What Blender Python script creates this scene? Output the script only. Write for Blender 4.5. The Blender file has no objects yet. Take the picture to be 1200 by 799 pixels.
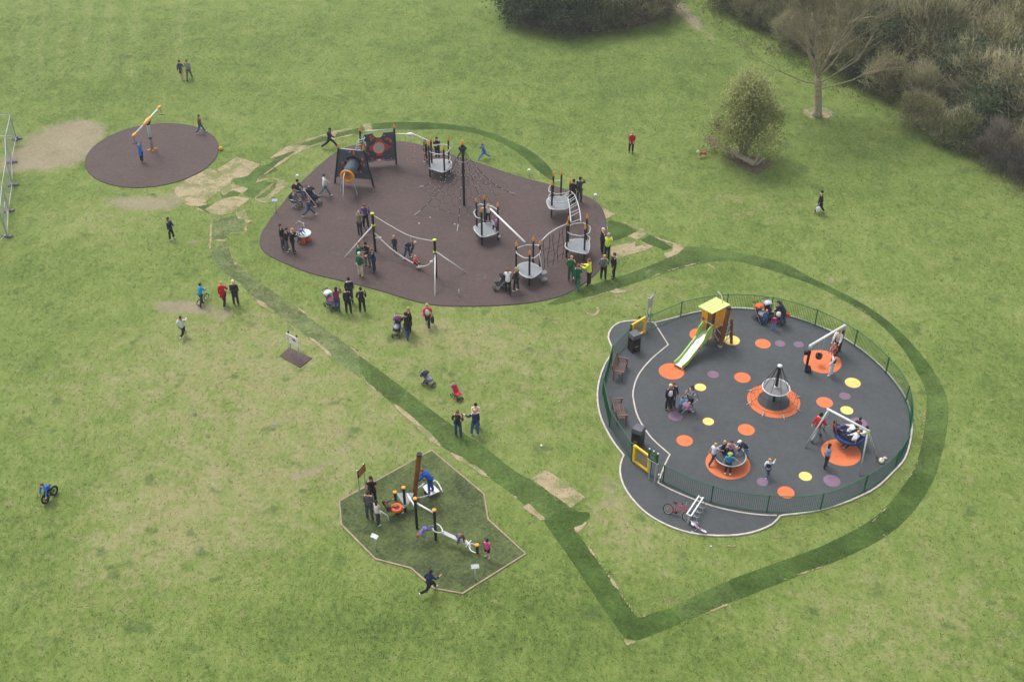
import bpy, bmesh, math, random
import numpy as np
from mathutils import Vector, Matrix, Euler
random.seed(7); rng = np.random.default_rng(11)
R = math.radians
S = bpy.context.scene
COL = S.collection

# ---------------------------------------------------------------- camera (a low flight over the park)
FPX, TILT, CAMH = 1400.0, R(38), 42.0          # focal length in photo pixels, downward tilt, height in metres
cam_d = bpy.data.cameras.new('camera'); cam = bpy.data.objects.new('camera', cam_d); COL.objects.link(cam)
cam_d.sensor_width = 36; cam_d.sensor_fit = 'HORIZONTAL'; cam_d.lens = FPX / 1200 * 36
cam_d.clip_end = 3000; cam_d.clip_start = 0.5
cam.location = (0, 0, CAMH); cam.rotation_euler = (R(90) - TILT, 0, 0)
S.camera = cam

# ---------------------------------------------------------------- sky: bright overcast
SUN_EL, SUN_AZ = R(58), R(-35)
w = bpy.data.worlds.new('World'); S.world = w; w.use_nodes = True
nt = w.node_tree; nt.nodes.clear()
sky = nt.nodes.new('ShaderNodeTexSky'); sky.sky_type = 'NISHITA'; sky.sun_disc = False
sky.sun_elevation = SUN_EL; sky.sun_rotation = SUN_AZ; sky.air_density = 1.0; sky.dust_density = 4.0; sky.ozone_density = 1.0
hs = nt.nodes.new('ShaderNodeHueSaturation'); hs.inputs['Saturation'].default_value = 0.22
bg = nt.nodes.new('ShaderNodeBackground'); bg.inputs['Strength'].default_value = 0.15
wo = nt.nodes.new('ShaderNodeOutputWorld')
nt.links.new(sky.outputs[0], hs.inputs['Color']); nt.links.new(hs.outputs[0], bg.inputs['Color']); nt.links.new(bg.outputs[0], wo.inputs['Surface'])
sun_d = bpy.data.lights.new('sun', 'SUN'); sun_d.energy = 1.05; sun_d.angle = R(22); sun_d.color = (1, .96, .9)
sun = bpy.data.objects.new('sun', sun_d); COL.objects.link(sun)
sd = Vector((math.sin(SUN_AZ) * math.cos(SUN_EL), math.cos(SUN_AZ) * math.cos(SUN_EL), math.sin(SUN_EL)))
sun.rotation_euler = sd.to_track_quat('Z', 'Y').to_euler(); sun.location = (0, 60, 80)
S.view_settings.view_transform = 'Standard'; S.view_settings.look = 'None'
S.cycles.diffuse_bounces = 6; S.cycles.max_bounces = 12
S.view_settings.exposure = 0.66; S.view_settings.gamma = 1; S.view_settings.use_curve_mapping = False

# ---------------------------------------------------------------- measuring: photo pixel -> point on the ground (or at height z)
CT, ST = math.cos(TILT), math.sin(TILT)
def G(u, v, z=0.0):
    a = (u - 600) / FPX; b = (v - 399.5) / FPX
    d = (a, CT - b * ST, -ST - b * CT); t = (z - CAMH) / d[2]
    return Vector((d[0] * t, d[1] * t, z))
def Hgt(u, v, vt):
    P = G(u, v); t = (399.5 - vt) / FPX
    dep = P.y * CT + CAMH * ST; yu = P.y * ST - CAMH * CT
    return (t * dep - yu) / (CT + t * ST)

# ---------------------------------------------------------------- materials
def lin(h):
    h = h.lstrip('#'); r = [int(h[i:i + 2], 16) / 255 for i in (0, 2, 4)]
    return tuple((x / 12.92 if x <= .04045 else ((x + .055) / 1.055) ** 2.4) for x in r)
class NB:
    """small node helper"""
    def __init__(s, name):
        s.m = bpy.data.materials.new(name); s.m.use_nodes = True; s.t = s.m.node_tree; s.n = s.t.nodes; s.n.clear()
        s.out = s.n.new('ShaderNodeOutputMaterial'); s.p = s.n.new('ShaderNodeBsdfPrincipled'); s.link(s.p.outputs[0], s.out.inputs[0])
        s.geo = None
    def link(s, a, b): s.t.links.new(a, b)
    def pos(s, scale=(1, 1, 1), rot=(0, 0, 0), obj=False):
        if obj: src = s.n.new('ShaderNodeTexCoord').outputs['Object']
        else: src = s.n.new('ShaderNodeNewGeometry').outputs['Position']
        mp = s.n.new('ShaderNodeMapping'); mp.inputs['Scale'].default_value = scale; mp.inputs['Rotation'].default_value = rot
        s.link(src, mp.inputs['Vector']); return mp.outputs[0]
    def noise(s, scale, detail=4, rough=.55, vec=None, dist=0):
        x = s.n.new('ShaderNodeTexNoise'); x.inputs['Scale'].default_value = scale; x.inputs['Detail'].default_value = detail
        x.inputs['Roughness'].default_value = rough; x.inputs['Distortion'].default_value = dist
        s.link(vec if vec is not None else s.pos(), x.inputs['Vector']); return x.outputs[0]
    def ramp(s, f, stops):
        x = s.n.new('ShaderNodeValToRGB'); e = x.color_ramp.elements
        while len(e) < len(stops): e.new(.5)
        for q, (p, c) in zip(e, stops): q.position = p; q.color = (*c, 1) if not isinstance(c, float) else (c, c, c, 1)
        s.link(f, x.inputs[0]); return x.outputs[0]
    def mix(s, f, a, b, mode='MIX'):
        x = s.n.new('ShaderNodeMix'); x.data_type = 'RGBA'; x.blend_type = mode
        for v, i in ((f, 0), (a, 6), (b, 7)):
            if isinstance(v, (int, float)): x.inputs[i].default_value = v
            elif isinstance(v, tuple): x.inputs[i].default_value = (*v, 1)
            else: s.link(v, x.inputs[i])
        return x.outputs[2]
    def math(s, op, a, b=None, c=None):
        x = s.n.new('ShaderNodeMath'); x.operation = op
        for i, v in enumerate((a, b, c)):
            if v is None: continue
            if isinstance(v, (int, float)): x.inputs[i].default_value = v
            else: s.link(v, x.inputs[i])
        return x.outputs[0]
    def attr(s, name):
        x = s.n.new('ShaderNodeAttribute'); x.attribute_name = name; return x.outputs['Fac']
    def bump(s, h, strength, dist):
        x = s.n.new('ShaderNodeBump'); x.inputs['Strength'].default_value = strength; x.inputs['Distance'].default_value = dist
        s.link(h, x.inputs['Height']); s.link(x.outputs[0], s.p.inputs['Normal'])
    def fin(s, color, rough=.8, metal=0, spec=.3):
        if isinstance(color, tuple): s.p.inputs['Base Color'].default_value = (*color, 1)
        else: s.link(color, s.p.inputs['Base Color'])
        if isinstance(rough, (int, float)): s.p.inputs['Roughness'].default_value = rough
        else: s.link(rough, s.p.inputs['Roughness'])
        s.p.inputs['Metallic'].default_value = metal; s.p.inputs['Specular IOR Level'].default_value = spec
        return s.m
_mc = {}
def M(hexc, rough=.7, var=.18, scale=6, metal=0, name=None, spec=.3, bump=0):
    """worn, slightly uneven surface of one colour"""
    k = (hexc, rough, var, scale, metal, bump)
    if k in _mc: return _mc[k]
    b = NB(name or 'surface_' + hexc.strip('#')); c = lin(hexc)
    n = b.noise(scale, 5, .6, b.pos(obj=True))
    lo = tuple(x * (1 - var) for x in c); hi = tuple(min(1, x * (1 + var)) for x in c)
    col = b.ramp(n, [(.3, lo), (.7, hi)])
    if bump: b.bump(b.noise(scale * 6, 4, .6, b.pos(obj=True)), .5, bump)
    _mc[k] = b.fin(col, rough, metal, spec); return _mc[k]

GREENS = [(.070, .112, .025), (.124, .180, .038), (.178, .230, .060), (.255, .268, .112)]
def grass_mat():
    b = NB('meadow_grass')
    dry = b.attr('dry'); bare = b.attr('bare'); lush = b.attr('lush')
    big = b.noise(.11, 5, .6); mid = b.noise(.55, 6, .65, dist=.5)
    fine = b.noise(4.5, 6, .74, b.pos((1, .7, 1), (0, 0, R(25)))); blade = b.noise(16, 3, .7)
    streak = b.noise(1.9, 6, .72, b.pos((1, .45, 1), (0, 0, R(-32))), .6)
    f = b.math('MULTIPLY_ADD', big, .34, b.math('MULTIPLY', mid, .42))
    f = b.math('ADD', f, b.math('MULTIPLY', fine, .62))
    f = b.math('ADD', f, b.math('MULTIPLY', blade, .42))
    f = b.math('ADD', f, b.math('MULTIPLY', streak, .42))
    f = b.math('SUBTRACT', f, .43)
    f = b.math('ADD', f, b.math('MULTIPLY', dry, .12)); f = b.math('SUBTRACT', f, b.math('MULTIPLY', lush, .085))
    col = b.ramp(f, [(.46, GREENS[0]), (.62, GREENS[1]), (.76, GREENS[2]), (.93, GREENS[3])])
    # straw-coloured thin patches, broken up finely
    sn = b.math('ADD', b.noise(.9, 7, .75), b.math('MULTIPLY', b.noise(5, 5, .75), .42))
    d = b.math('ADD', sn, b.math('MULTIPLY', dry, .26))
    df = b.ramp(d, [(.80, 0.0), (1.0, 1.0)])
    col = b.mix(b.math('MULTIPLY', df, .72), col, b.ramp(fine, [(.3, (.225, .205, .095)), (.7, (.35, .305, .175))]))
    # dark clover clumps
    cl = b.ramp(b.math('ADD', b.noise(.8, 3, .5, b.pos((1, 1, 1), (0, 0, 1))), b.math('MULTIPLY', b.math('SUBTRACT', fine, .5), .25)), [(.62, 0.0), (.70, 1.0)])
    col = b.mix(b.math('MULTIPLY', cl, .62), col, (.062, .108, .030))
    # bare worn earth
    bf = b.ramp(b.math('ADD', b.math('MULTIPLY', bare, 1.0), b.math('MULTIPLY', b.math('ADD', sn, -.70), .9)), [(.34, 0.0), (.62, 1.0)])
    col = b.mix(b.math('MULTIPLY', bf, .88), col, b.ramp(b.math('ADD', b.math('MULTIPLY', fine, .6), b.math('MULTIPLY', mid, .4)), [(.35, (.21, .175, .115)), (.62, (.32, .27, .19))]))
    b.bump(b.math('ADD', b.math('MULTIPLY', fine, .7), b.math('MULTIPLY', blade, .5)), .8, .10)
    return b.fin(col, .9, 0, .15)
def ragged(b, amount):
    """let the sheet's border break up into the grass below"""
    e = b.attr('edge'); n = b.math('ADD', b.math('MULTIPLY', b.noise(5, 6, .75), .65), b.math('MULTIPLY', b.noise(1.1, 5, .6), .35))
    a = b.math('ADD', e, b.math('MULTIPLY', b.math('SUBTRACT', n, .5), amount)); a = b.ramp(a, [(.44, 0.0), (.56, 1.0)])
    tr = b.n.new('ShaderNodeBsdfTransparent'); mx = b.n.new('ShaderNodeMixShader'); b.link(a, mx.inputs[0]); b.link(tr.outputs[0], mx.inputs[1]); b.link(b.p.outputs[0], mx.inputs[2]); b.link(mx.outputs[0], b.out.inputs[0])
def turf_mat(name, tone, dryness):
    b = NB(name)
    fine = b.noise(5, 6, .72); mid = b.noise(.5, 5, .6); blade = b.noise(16, 3, .7)
    f = b.math('ADD', b.math('MULTIPLY', mid, .62), b.math('ADD', b.math('MULTIPLY', fine, .55), b.math('MULTIPLY', blade, .35)))
    f = b.math('ADD', b.math('SUBTRACT', f, .37), b.math('MULTIPLY', b.noise(.16, 3, .6), .30))
    col = b.ramp(f, [(.36, tuple(x * .5 for x in tone)), (.54, tone), (.74, tuple(x * 1.7 for x in tone))])
    sf = b.ramp(b.math('ADD', b.noise(.8, 6, .7), b.math('MULTIPLY', fine, .35)), [(.86 - dryness, 0.0), (1.08 - dryness, 1.0)])
    col = b.mix(b.math('MULTIPLY', sf, .6), col, (.29, .26, .15))
    b.bump(b.math('ADD', fine, blade), .8, .08); ragged(b, .9)
    return b.fin(col, .9, 0, .15)
def straw_mat(name='dry_straw_turf', amount=1.5):
    b = NB(name); fine = b.noise(6, 6, .72); mid = b.noise(.9, 6, .7)
    col = b.ramp(b.math('ADD', b.math('MULTIPLY', fine, .6), b.math('MULTIPLY', mid, .45)), [(.3, (.21, .17, .10)), (.52, (.345, .285, .175)), (.75, (.46, .39, .26))])
    gf = b.ramp(b.math('ADD', b.noise(.75, 6, .7), b.math('MULTIPLY', fine, .3)), [(.635, 0.0), (.70, 1.0)])
    col = b.mix(b.math('MULTIPLY', gf, .78), col, (.150, .180, .062))
    b.bump(fine, .7, .06); ragged(b, amount); return b.fin(col, .95, 0, .1)
def rubber_mat(name, base, speck, sc=55, var=.12):
    b = NB(name); g = b.noise(sc, 3, .7); m = b.noise(.5, 6, .65); s = b.noise(3.5, 5, .7)
    c = b.ramp(b.math('ADD', b.math('MULTIPLY', g, .75), b.math('MULTIPLY', s, .25)), [(.36, tuple(x * .7 for x in base)), (.5, base), (.68, speck)])
    c = b.mix(b.ramp(m, [(.35, 0.0), (.75, 1.0)]), c, b.mix(.5, c, tuple(min(1, x * 1.5) for x in base)))
    # scuffed, dusty traces
    d = b.ramp(b.noise(1.3, 8, .78, dist=1.2), [(.60, 0.0), (.74, 1.0)])
    c = b.mix(b.math('MULTIPLY', d, var), c, (.30, .28, .25))
    b.bump(g, .5, .012); return b.fin(c, .85, 0, .25)
GRASS = grass_mat(); STRAW = straw_mat(); SEAM = straw_mat('dry_turf_seam', 1.5)
TURF_DARK = turf_mat('new_dark_turf', (.056, .100, .020), .0)
TURF_MID = turf_mat('laid_green_turf', (.078, .126, .030), .08)
TURF_FADED = turf_mat('faded_laid_turf', (.118, .158, .056), .20)
BROWN_RUBBER = rubber_mat('brown_rubber_surface', (.070, .049, .046), (.150, .112, .106), 30, .26)
BLACK_RUBBER = rubber_mat('dark_grey_rubber_surface', (.060, .067, .071), (.104, .112, .117), 55, .2)
ORANGE_R = rubber_mat('orange_rubber', (.60, .155, .058), (.70, .24, .11), 60, .26)
YELLOW_R = rubber_mat('yellow_rubber', (.68, .52, .15), (.80, .68, .30), 60, .26)
PURPLE_R = rubber_mat('purple_rubber', (.175, .112, .165), (.27, .19, .26), 60, .28)
KERB = M('#bdb6ad', .9, .22, 3, name='pale_concrete_edging', bump=.01)
TIMBER = M('#978672', .9, .25, 2.5, name='weathered_edging_board', bump=.01)
def soil_mat():
    b = NB('bare_soil'); n = b.noise(3, 6, .7); ragged(b, 2.2); b.bump(n, .6, .04)
    return b.fin(b.ramp(n, [(.3, (.075, .058, .042)), (.55, (.16, .125, .09)), (.75, (.25, .20, .14))]), 1, 0, .1)
SOIL = soil_mat()
BLACK = M('#1b1c1e', .45, .25, 3, name='black_powder_coat'); STEEL = M('#b9bcbe', .42, .12, 4, .3, name='galvanised_steel')
WHITE = M('#d9dad8', .45, .1, 3, name='white_powder_coat'); GREYPANEL = M('#82878b', .6, .14, 9, name='grey_plastic_deck')
ORANGE = M('#ea9a38', .5, .14, 5, name='orange_plastic'); LIME = M('#b6d334', .5, .12, 4, name='lime_plastic')
FGREEN = M('#1c5a41', .5, .2, 3, name='green_powder_coat'); YELLOW = M('#f4c812', .45, .12, 3, name='yellow_powder_coat')
ROPE = M('#23211f', .9, .25, 8, name='black_rope'); PALEROPE = M('#b9b3ad', .9, .2, 8, name='pale_rope')
WOOD = M('#7d4d20', .75, .3, 2.2, name='brown_stained_timber', bump=.01); BENCHW = M('#6d5750', .8, .25, 3, name='weathered_bench_wood')
SLATE = M('#45525c', .6, .2, 5, name='slate_panel'); REDORANGE = M('#d2502c', .6, .15, 7, name='red_orange_hold')

# ---------------------------------------------------------------- mesh builder
class MB:
    def __init__(s): s.v = []; s.f = []; s.mi = []; s.cur = 0
    def add(s, vs, fs):
        o = len(s.v); s.v += [tuple(p) for p in vs]; s.f += [tuple(i + o for i in f) for f in fs]; s.mi += [s.cur] * len(fs); return s
    def box(s, c, size, rot=None, taper=1):
        hx, hy, hz = (q / 2 for q in size); vs = []
        for z, k in ((-hz, 1), (hz, taper)):
            for x, y in ((-hx, -hy), (hx, -hy), (hx, hy), (-hx, hy)): vs.append(Vector((x * k, y * k, z)))
        if rot is not None: vs = [rot @ p for p in vs]
        c = Vector(c)
        return s.add([p + c for p in vs], [(3, 2, 1, 0), (4, 5, 6, 7), (0, 1, 5, 4), (1, 2, 6, 5), (2, 3, 7, 6), (3, 0, 4, 7)])
    def bar(s, a, b, wd, ht, up=Vector((0, 0, 1))):
        """rectangular bar from a to b"""
        a, b = Vector(a), Vector(b); d = (b - a); L = d.length; d.normalize()
        y = up.cross(d)
        if y.length < 1e-4: y = Vector((0, 1, 0)).cross(d)
        y.normalize(); z = d.cross(y)
        m = Matrix((d, y, z)).transposed(); return s.box((a + b) / 2, (L, wd, ht), m)
    def tube(s, pts, r, n=8, r2=None, cap=True, closed=False):
        pts = [Vector(p) for p in pts]; N = len(pts); rings = []; prev = None
        for i, p in enumerate(pts):
            if closed: t = pts[(i + 1) % N] - pts[i - 1]
            else: t = pts[min(i + 1, N - 1)] - pts[max(i - 1, 0)]
            t.normalize()
            if prev is None:
                x = t.orthogonal().normalized()
            else:
                x = prev - t * prev.dot(t)
                x = x.normalized() if x.length > 1e-6 else t.orthogonal().normalized()
            prev = x; y = t.cross(x)
            if isinstance(r, (list, tuple)): rr = r[i]
            else: rr = r if r2 is None else r + (r2 - r) * i / max(1, N - 1)
            rings.append([p + (x * math.cos(k * 2 * math.pi / n) + y * math.sin(k * 2 * math.pi / n)) * rr for k in range(n)])
        vs = [q for g in rings for q in g]; fs = []
        for i in range(N if closed else N - 1):
            j = (i + 1) % N
            for k in range(n): k2 = (k + 1) % n; fs.append((i * n + k, i * n + k2, j * n + k2, j * n + k))
        if cap and not closed: fs += [tuple(range(n))[::-1], tuple((N - 1) * n + k for k in range(n))]
        return s.add(vs, fs)
    def lathe(s, prof, c=(0, 0, 0), n=16, rot=None):
        c = Vector(c); vs = []; fs = []
        for r, z in prof:
            for k in range(n):
                p = Vector((r * math.cos(2 * math.pi * k / n), r * math.sin(2 * math.pi * k / n), z))
                if rot is not None: p = rot @ p
                vs.append(p + c)
        for i in range(len(prof) - 1):
            for k in range(n): k2 = (k + 1) % n; fs.append((i * n + k, i * n + k2, (i + 1) * n + k2, (i + 1) * n + k))
        fs += [tuple(range(n))[::-1], tuple((len(prof) - 1) * n + k for k in range(n))]
        return s.add(vs, fs)
    def ball(s, c, rad, n=10, m=7, rot=None):
        if not isinstance(rad, (tuple, list)): rad = (rad,) * 3
        vs = []; fs = []; c = Vector(c)
        for i in range(m + 1):
            th = math.pi * i / m
            for k in range(n):
                a = 2 * math.pi * k / n; st = max(math.sin(th), .02)
                p = Vector((rad[0] * st * math.cos(a), rad[1] * st * math.sin(a), rad[2] * math.cos(th)))
                if rot is not None: p = rot @ p
                vs.append(p + c)
        for i in range(m):
            for k in range(n): k2 = (k + 1) % n; fs.append((i * n + k, (i + 1) * n + k, (i + 1) * n + k2, i * n + k2))
        fs += [tuple(range(n)), tuple(m * n + k for k in range(n))[::-1]]
        return s.add(vs, fs)
    def prism(s, poly, z0, z1):
        """vertical-sided slab over an xy polygon"""
        n = len(poly); vs = [Vector((p[0], p[1], z0)) for p in poly] + [Vector((p[0], p[1], z1)) for p in poly]
        area = sum(poly[i][0] * poly[(i + 1) % n][1] - poly[(i + 1) % n][0] * poly[i][1] for i in range(n))
        up = list(range(n, 2 * n)); fs = [tuple(up if area > 0 else up[::-1])]
        for i in range(n):
            j = (i + 1) % n; fs.append((i, j, n + j, n + i) if area > 0 else (j, i, n + i, n + j))
        fs.append(tuple(range(n))[::-1] if area > 0 else tuple(range(n)))
        return s.add(vs, fs)
    def plate(s, poly, thick, o, ex, ey):
        """polygon given in the plane o + a*ex + b*ey, thickened along its normal"""
        ex, ey = Vector(ex), Vector(ey); nn = ex.cross(ey).normalized() * thick / 2; o = Vector(o); n = len(poly)
        vs = [o + ex * a + ey * b - nn for a, b in poly] + [o + ex * a + ey * b + nn for a, b in poly]
        fs = [tuple(range(n))[::-1], tuple(range(n, 2 * n))]
        for i in range(n): j = (i + 1) % n; fs.append((i, j, n + j, n + i))
        return s.add(vs, fs)
    def build(s, name, mat, parent=None, smooth=False, tri=False):
        me = bpy.data.meshes.new(name); me.from_pydata(s.v, [], s.f); me.update()
        for m in (mat if isinstance(mat, (list, tuple)) else [mat]): me.materials.append(m)
        if any(s.mi): me.polygons.foreach_set('material_index', s.mi)
        if tri or any(len(f) > 4 for f in s.f):
            bm = bmesh.new(); bm.from_mesh(me); bmesh.ops.triangulate(bm, faces=[f for f in bm.faces if len(f.verts) > 4]); bm.to_mesh(me); bm.free()
        if smooth: me.shade_smooth()
        o = bpy.data.objects.new(name, me); COL.objects.link(o)
        if parent is not None: o.parent = parent
        return o
def tag(o, label=None, cat=None, group=None, kind=None):
    if label: o['label'] = label
    if cat: o['category'] = cat
    if group: o['group'] = group
    if kind: o['kind'] = kind
    return o
def thing(name, label, cat, loc=(0, 0, 0), rz=0, group=None, rot=None):
    o = bpy.data.objects.new(name, None); COL.objects.link(o); o.empty_display_size = .3
    o.location = loc; o.rotation_euler = rot if rot else (0, 0, rz); return tag(o, label, cat, group)
def struct(o): o['kind'] = 'structure'; return o
def copy_tree(o, parent=None):
    c = o.copy(); COL.objects.link(c)
    if parent is not None: c.parent = parent
    for ch in o.children: copy_tree(ch, c)
    return c
def smooth_line(pts, closed=False, step=.5):
    """Catmull-Rom through the points"""
    P = [Vector(p) for p in pts]; n = len(P); out = []
    for i in range(n if closed else n - 1):
        p0 = P[(i - 1) % n] if closed or i > 0 else P[0]; p1 = P[i]; p2 = P[(i + 1) % n]; p3 = P[(i + 2) % n] if closed or i + 2 < n else P[-1]
        k = max(2, int((p2 - p1).length / step))
        for j in range(k):
            t = j / k
            out.append(.5 * ((2 * p1) + (p2 - p0) * t + (2 * p0 - 5 * p1 + 4 * p2 - p3) * t * t + (3 * p1 - p0 - 3 * p2 + p3) * t ** 3))
    if not closed: out.append(P[-1])
    return out
def round_corners(P, it=2, lim=.80):
    """soften gentle bends of an outline, keep its sharp corners"""
    P = [Vector(p) for p in P]
    for _ in range(it):
        out = []; n = len(P)
        for i in range(n):
            a, b, c = P[i - 1], P[i], P[(i + 1) % n]; d1, d2 = (b - a), (c - b)
            if d1.length < 1e-5 or d2.length < 1e-5: continue
            if d1.normalized().dot(d2.normalized()) > lim and min(d1.length, d2.length) > .25: out += [b - d1 * .25, b + d2 * .25]
            else: out.append(b)
        P = out
    return P
def px(pts, z=0): return [G(u, v, z) for u, v in pts]
def inside(poly, X, Y):
    X = np.asarray(X); Y = np.asarray(Y); r = np.zeros(X.shape, bool); n = len(poly)
    for i in range(n):
        x1, y1 = poly[i][0], poly[i][1]; x2, y2 = poly[(i + 1) % n][0], poly[(i + 1) % n][1]
        c = ((y1 > Y) != (y2 > Y)) & (X < (x2 - x1) * (Y - y1) / (y2 - y1 + 1e-12) + x1); r ^= c
    return r
def rough_edge(poly, step=.22, amp=.06):
    out = []; n = len(poly)
    for i in range(n):
        a, b = Vector(poly[i]), Vector(poly[(i + 1) % n]); L = (b - a).length; k = max(1, int(L / step)); nrm = Vector((-(b - a).y, (b - a).x, 0)).normalized()
        for j in range(k): out.append(a + (b - a) * j / k + nrm * random.gauss(0, amp) * (1 if j else .4))
    return out
_zc = {}
def sheet(name, pts, z, mat, reach=.10, cell=.15, kind='structure'):
    """thin ground sheet over a polygon; 'edge' runs from 0 outside to 1 inside so the material can break up its border"""
    P = np.array([(p[0], p[1]) for p in pts]); _zc[z] = _zc.get(z, 0) + 1; zz = z + .00025 * _zc[z]
    lo, hi = P.min(0) - reach * 1.6, P.max(0) + reach * 1.6
    nx, ny = max(2, int((hi[0] - lo[0]) / cell)), max(2, int((hi[1] - lo[1]) / cell)); X, Y = np.meshgrid(np.linspace(lo[0], hi[0], nx + 1), np.linspace(lo[1], hi[1], ny + 1))
    d = np.full(X.shape, 1e9)
    for k in range(len(P)):
        a, b = P[k], P[(k + 1) % len(P)]; ab = b - a; L2 = max(ab @ ab, 1e-9)
        t = np.clip(((X - a[0]) * ab[0] + (Y - a[1]) * ab[1]) / L2, 0, 1); d = np.minimum(d, np.hypot(X - a[0] - t * ab[0], Y - a[1] - t * ab[1]))
    d = np.where(inside([tuple(q_) for q_ in P], X, Y), d, -d); e = .5 + .5 * np.clip(d / reach, -2, 2)
    idx = np.arange(X.size).reshape(X.shape); f = np.stack([idx[:-1, :-1], idx[:-1, 1:], idx[1:, 1:], idx[1:, :-1]], -1).reshape(-1, 4)
    f = f[(d.ravel()[f] > -reach * 1.5).any(1)]; use = np.unique(f); mp = np.full(X.size, -1); mp[use] = np.arange(len(use)); f = mp[f]
    me = bpy.data.meshes.new(name); v = np.stack([X.ravel()[use], Y.ravel()[use], np.full(len(use), zz)], 1); me.vertices.add(len(v)); me.vertices.foreach_set('co', v.ravel())
    me.loops.add(f.size); me.loops.foreach_set('vertex_index', f.ravel().astype(np.int32)); me.polygons.add(len(f)); me.polygons.foreach_set('loop_start', np.arange(0, f.size, 4, dtype=np.int32)); me.update()
    at_ = me.attributes.new('edge', 'FLOAT', 'POINT'); at_.data.foreach_set('value', e.ravel()[use].astype(np.float32)); me.materials.append(mat)
    o = bpy.data.objects.new(name, me); COL.objects.link(o); return tag(o, kind=kind)
def ribbon(name, pts, width, z0, z1, mat, closed=False, parent=None):
    """low edging strip along a line"""
    P = [Vector((p[0], p[1], 0)) for p in pts]; n = len(P); vs = []; fs = []
    for i, p in enumerate(P):
        if closed: t = P[(i + 1) % n] - P[i - 1]
        else: t = P[min(i + 1, n - 1)] - P[max(i - 1, 0)]
        s = Vector((-t.y, t.x, 0)).normalized() * width / 2
        vs += [p + s + Vector((0, 0, z0)), p + s + Vector((0, 0, z1)), p - s + Vector((0, 0, z1)), p - s + Vector((0, 0, z0))]
    for i in range(n if closed else n - 1):
        j = (i + 1) % n
        for k in range(3): fs.append((i * 4 + k, i * 4 + k + 1, j * 4 + k + 1, j * 4 + k))
    m = MB(); m.add(vs, fs); o = m.build(name, mat, parent)
    bm = bmesh.new(); bm.from_mesh(o.data); bmesh.ops.recalc_face_normals(bm, faces=bm.faces); bm.to_mesh(o.data); bm.free()
    return o
# ================================================================ GROUND
PADC = G(179, 181.2); PADR = 4.57
BIG = [(315,262),(323,250),(345,223),(367,201.5),(380,190),(393,180),(412,172),(438,168),(465,166.5),(482,168),(498,172.5),(530,182.5),(567,194),(602,206),(643,217),(665,223.5),(687,231),(699,238),(705,245),(709,256),(711,270),(711,285),(708,305),(698,321),(680,335),(660,346),(633,353),(606,356.5),(575,358.5),(540,359),(515,358),(490,354),(453,343),(417,333),(387,326),(360,319),(333,308),(316,300),(307,291.5),(305,283),(308,272)]
BIGW = smooth_line(px(BIG), True, .6)
DISC = [(767,379),(798,371),(823,365),(855,361.5),(884,363),(910,367.5),(927,371.5),(952,380),(977,390),(1002,405),(1027,425),(1043,441),(1056,458),(1063.5,472),(1068,490),(1068.5,503),(1066,520),(1060,538),(1047,553),(1027,571.5),(1005,583),(985,591),(950,600),(910,604.2),(877,602),(843,595.5),(817,587),(788,575),(771,566),(779,545),(785,533),(763,513),(748,490),(742.5,470),(742,458),(748,440),(762.5,422),(783,404.5)]
OUTER = [(767,379),(752,376.5),(738,376.8),(725,379),(716,386),(712.7,396),(716.5,406),(717.3,414),(710,425),(703,443),(700,463),(702.7,485),(710.5,504),(720,520),(731,534),(727,545),(727.5,560),(735,577),(752,597),(773,611.5),(800,622.5),(827,627.3),(853,628),(873,626),(890,621.5),(905,614.5),(914,605)]
corner = {(767,379),(783,404.5),(785,533),(771,566),(731,534),(914,605)}
def chain(lst, closed=False):
    """smooth line that keeps the real corners"""
    segs = []; cur = []
    L = lst + [lst[0]] if closed else lst
    for i, p in enumerate(L):
        cur.append(G(*p))
        if p in corner and 0 < i < len(L) - 1: segs.append(cur); cur = [G(*p)]
    segs.append(cur); out = []
    for s_ in segs:
        if len(s_) < 2: continue
        q = smooth_line(s_, False, .35); out += q[:-1]
    out.append(G(*L[-1]))
    return out
DISC_W = chain(DISC, True)[:-1]; OUT_W = chain(OUTER)
split = min(range(len(DISC_W)), key=lambda i: (DISC_W[i] - G(914, 604)).length)
FENCED_POLY = OUT_W + DISC_W[split::-1][1:-1]       # whole dark surface: outer apron, then back along the disc's far edge
MAT = [(505.8,527.8),(567,579),(572,608.7),(616,649),(542,695.5),(509,689.6),(481.6,665.8),(440,655),(400,614.7),(398,587.3)]
MATW = px(MAT)

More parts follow.
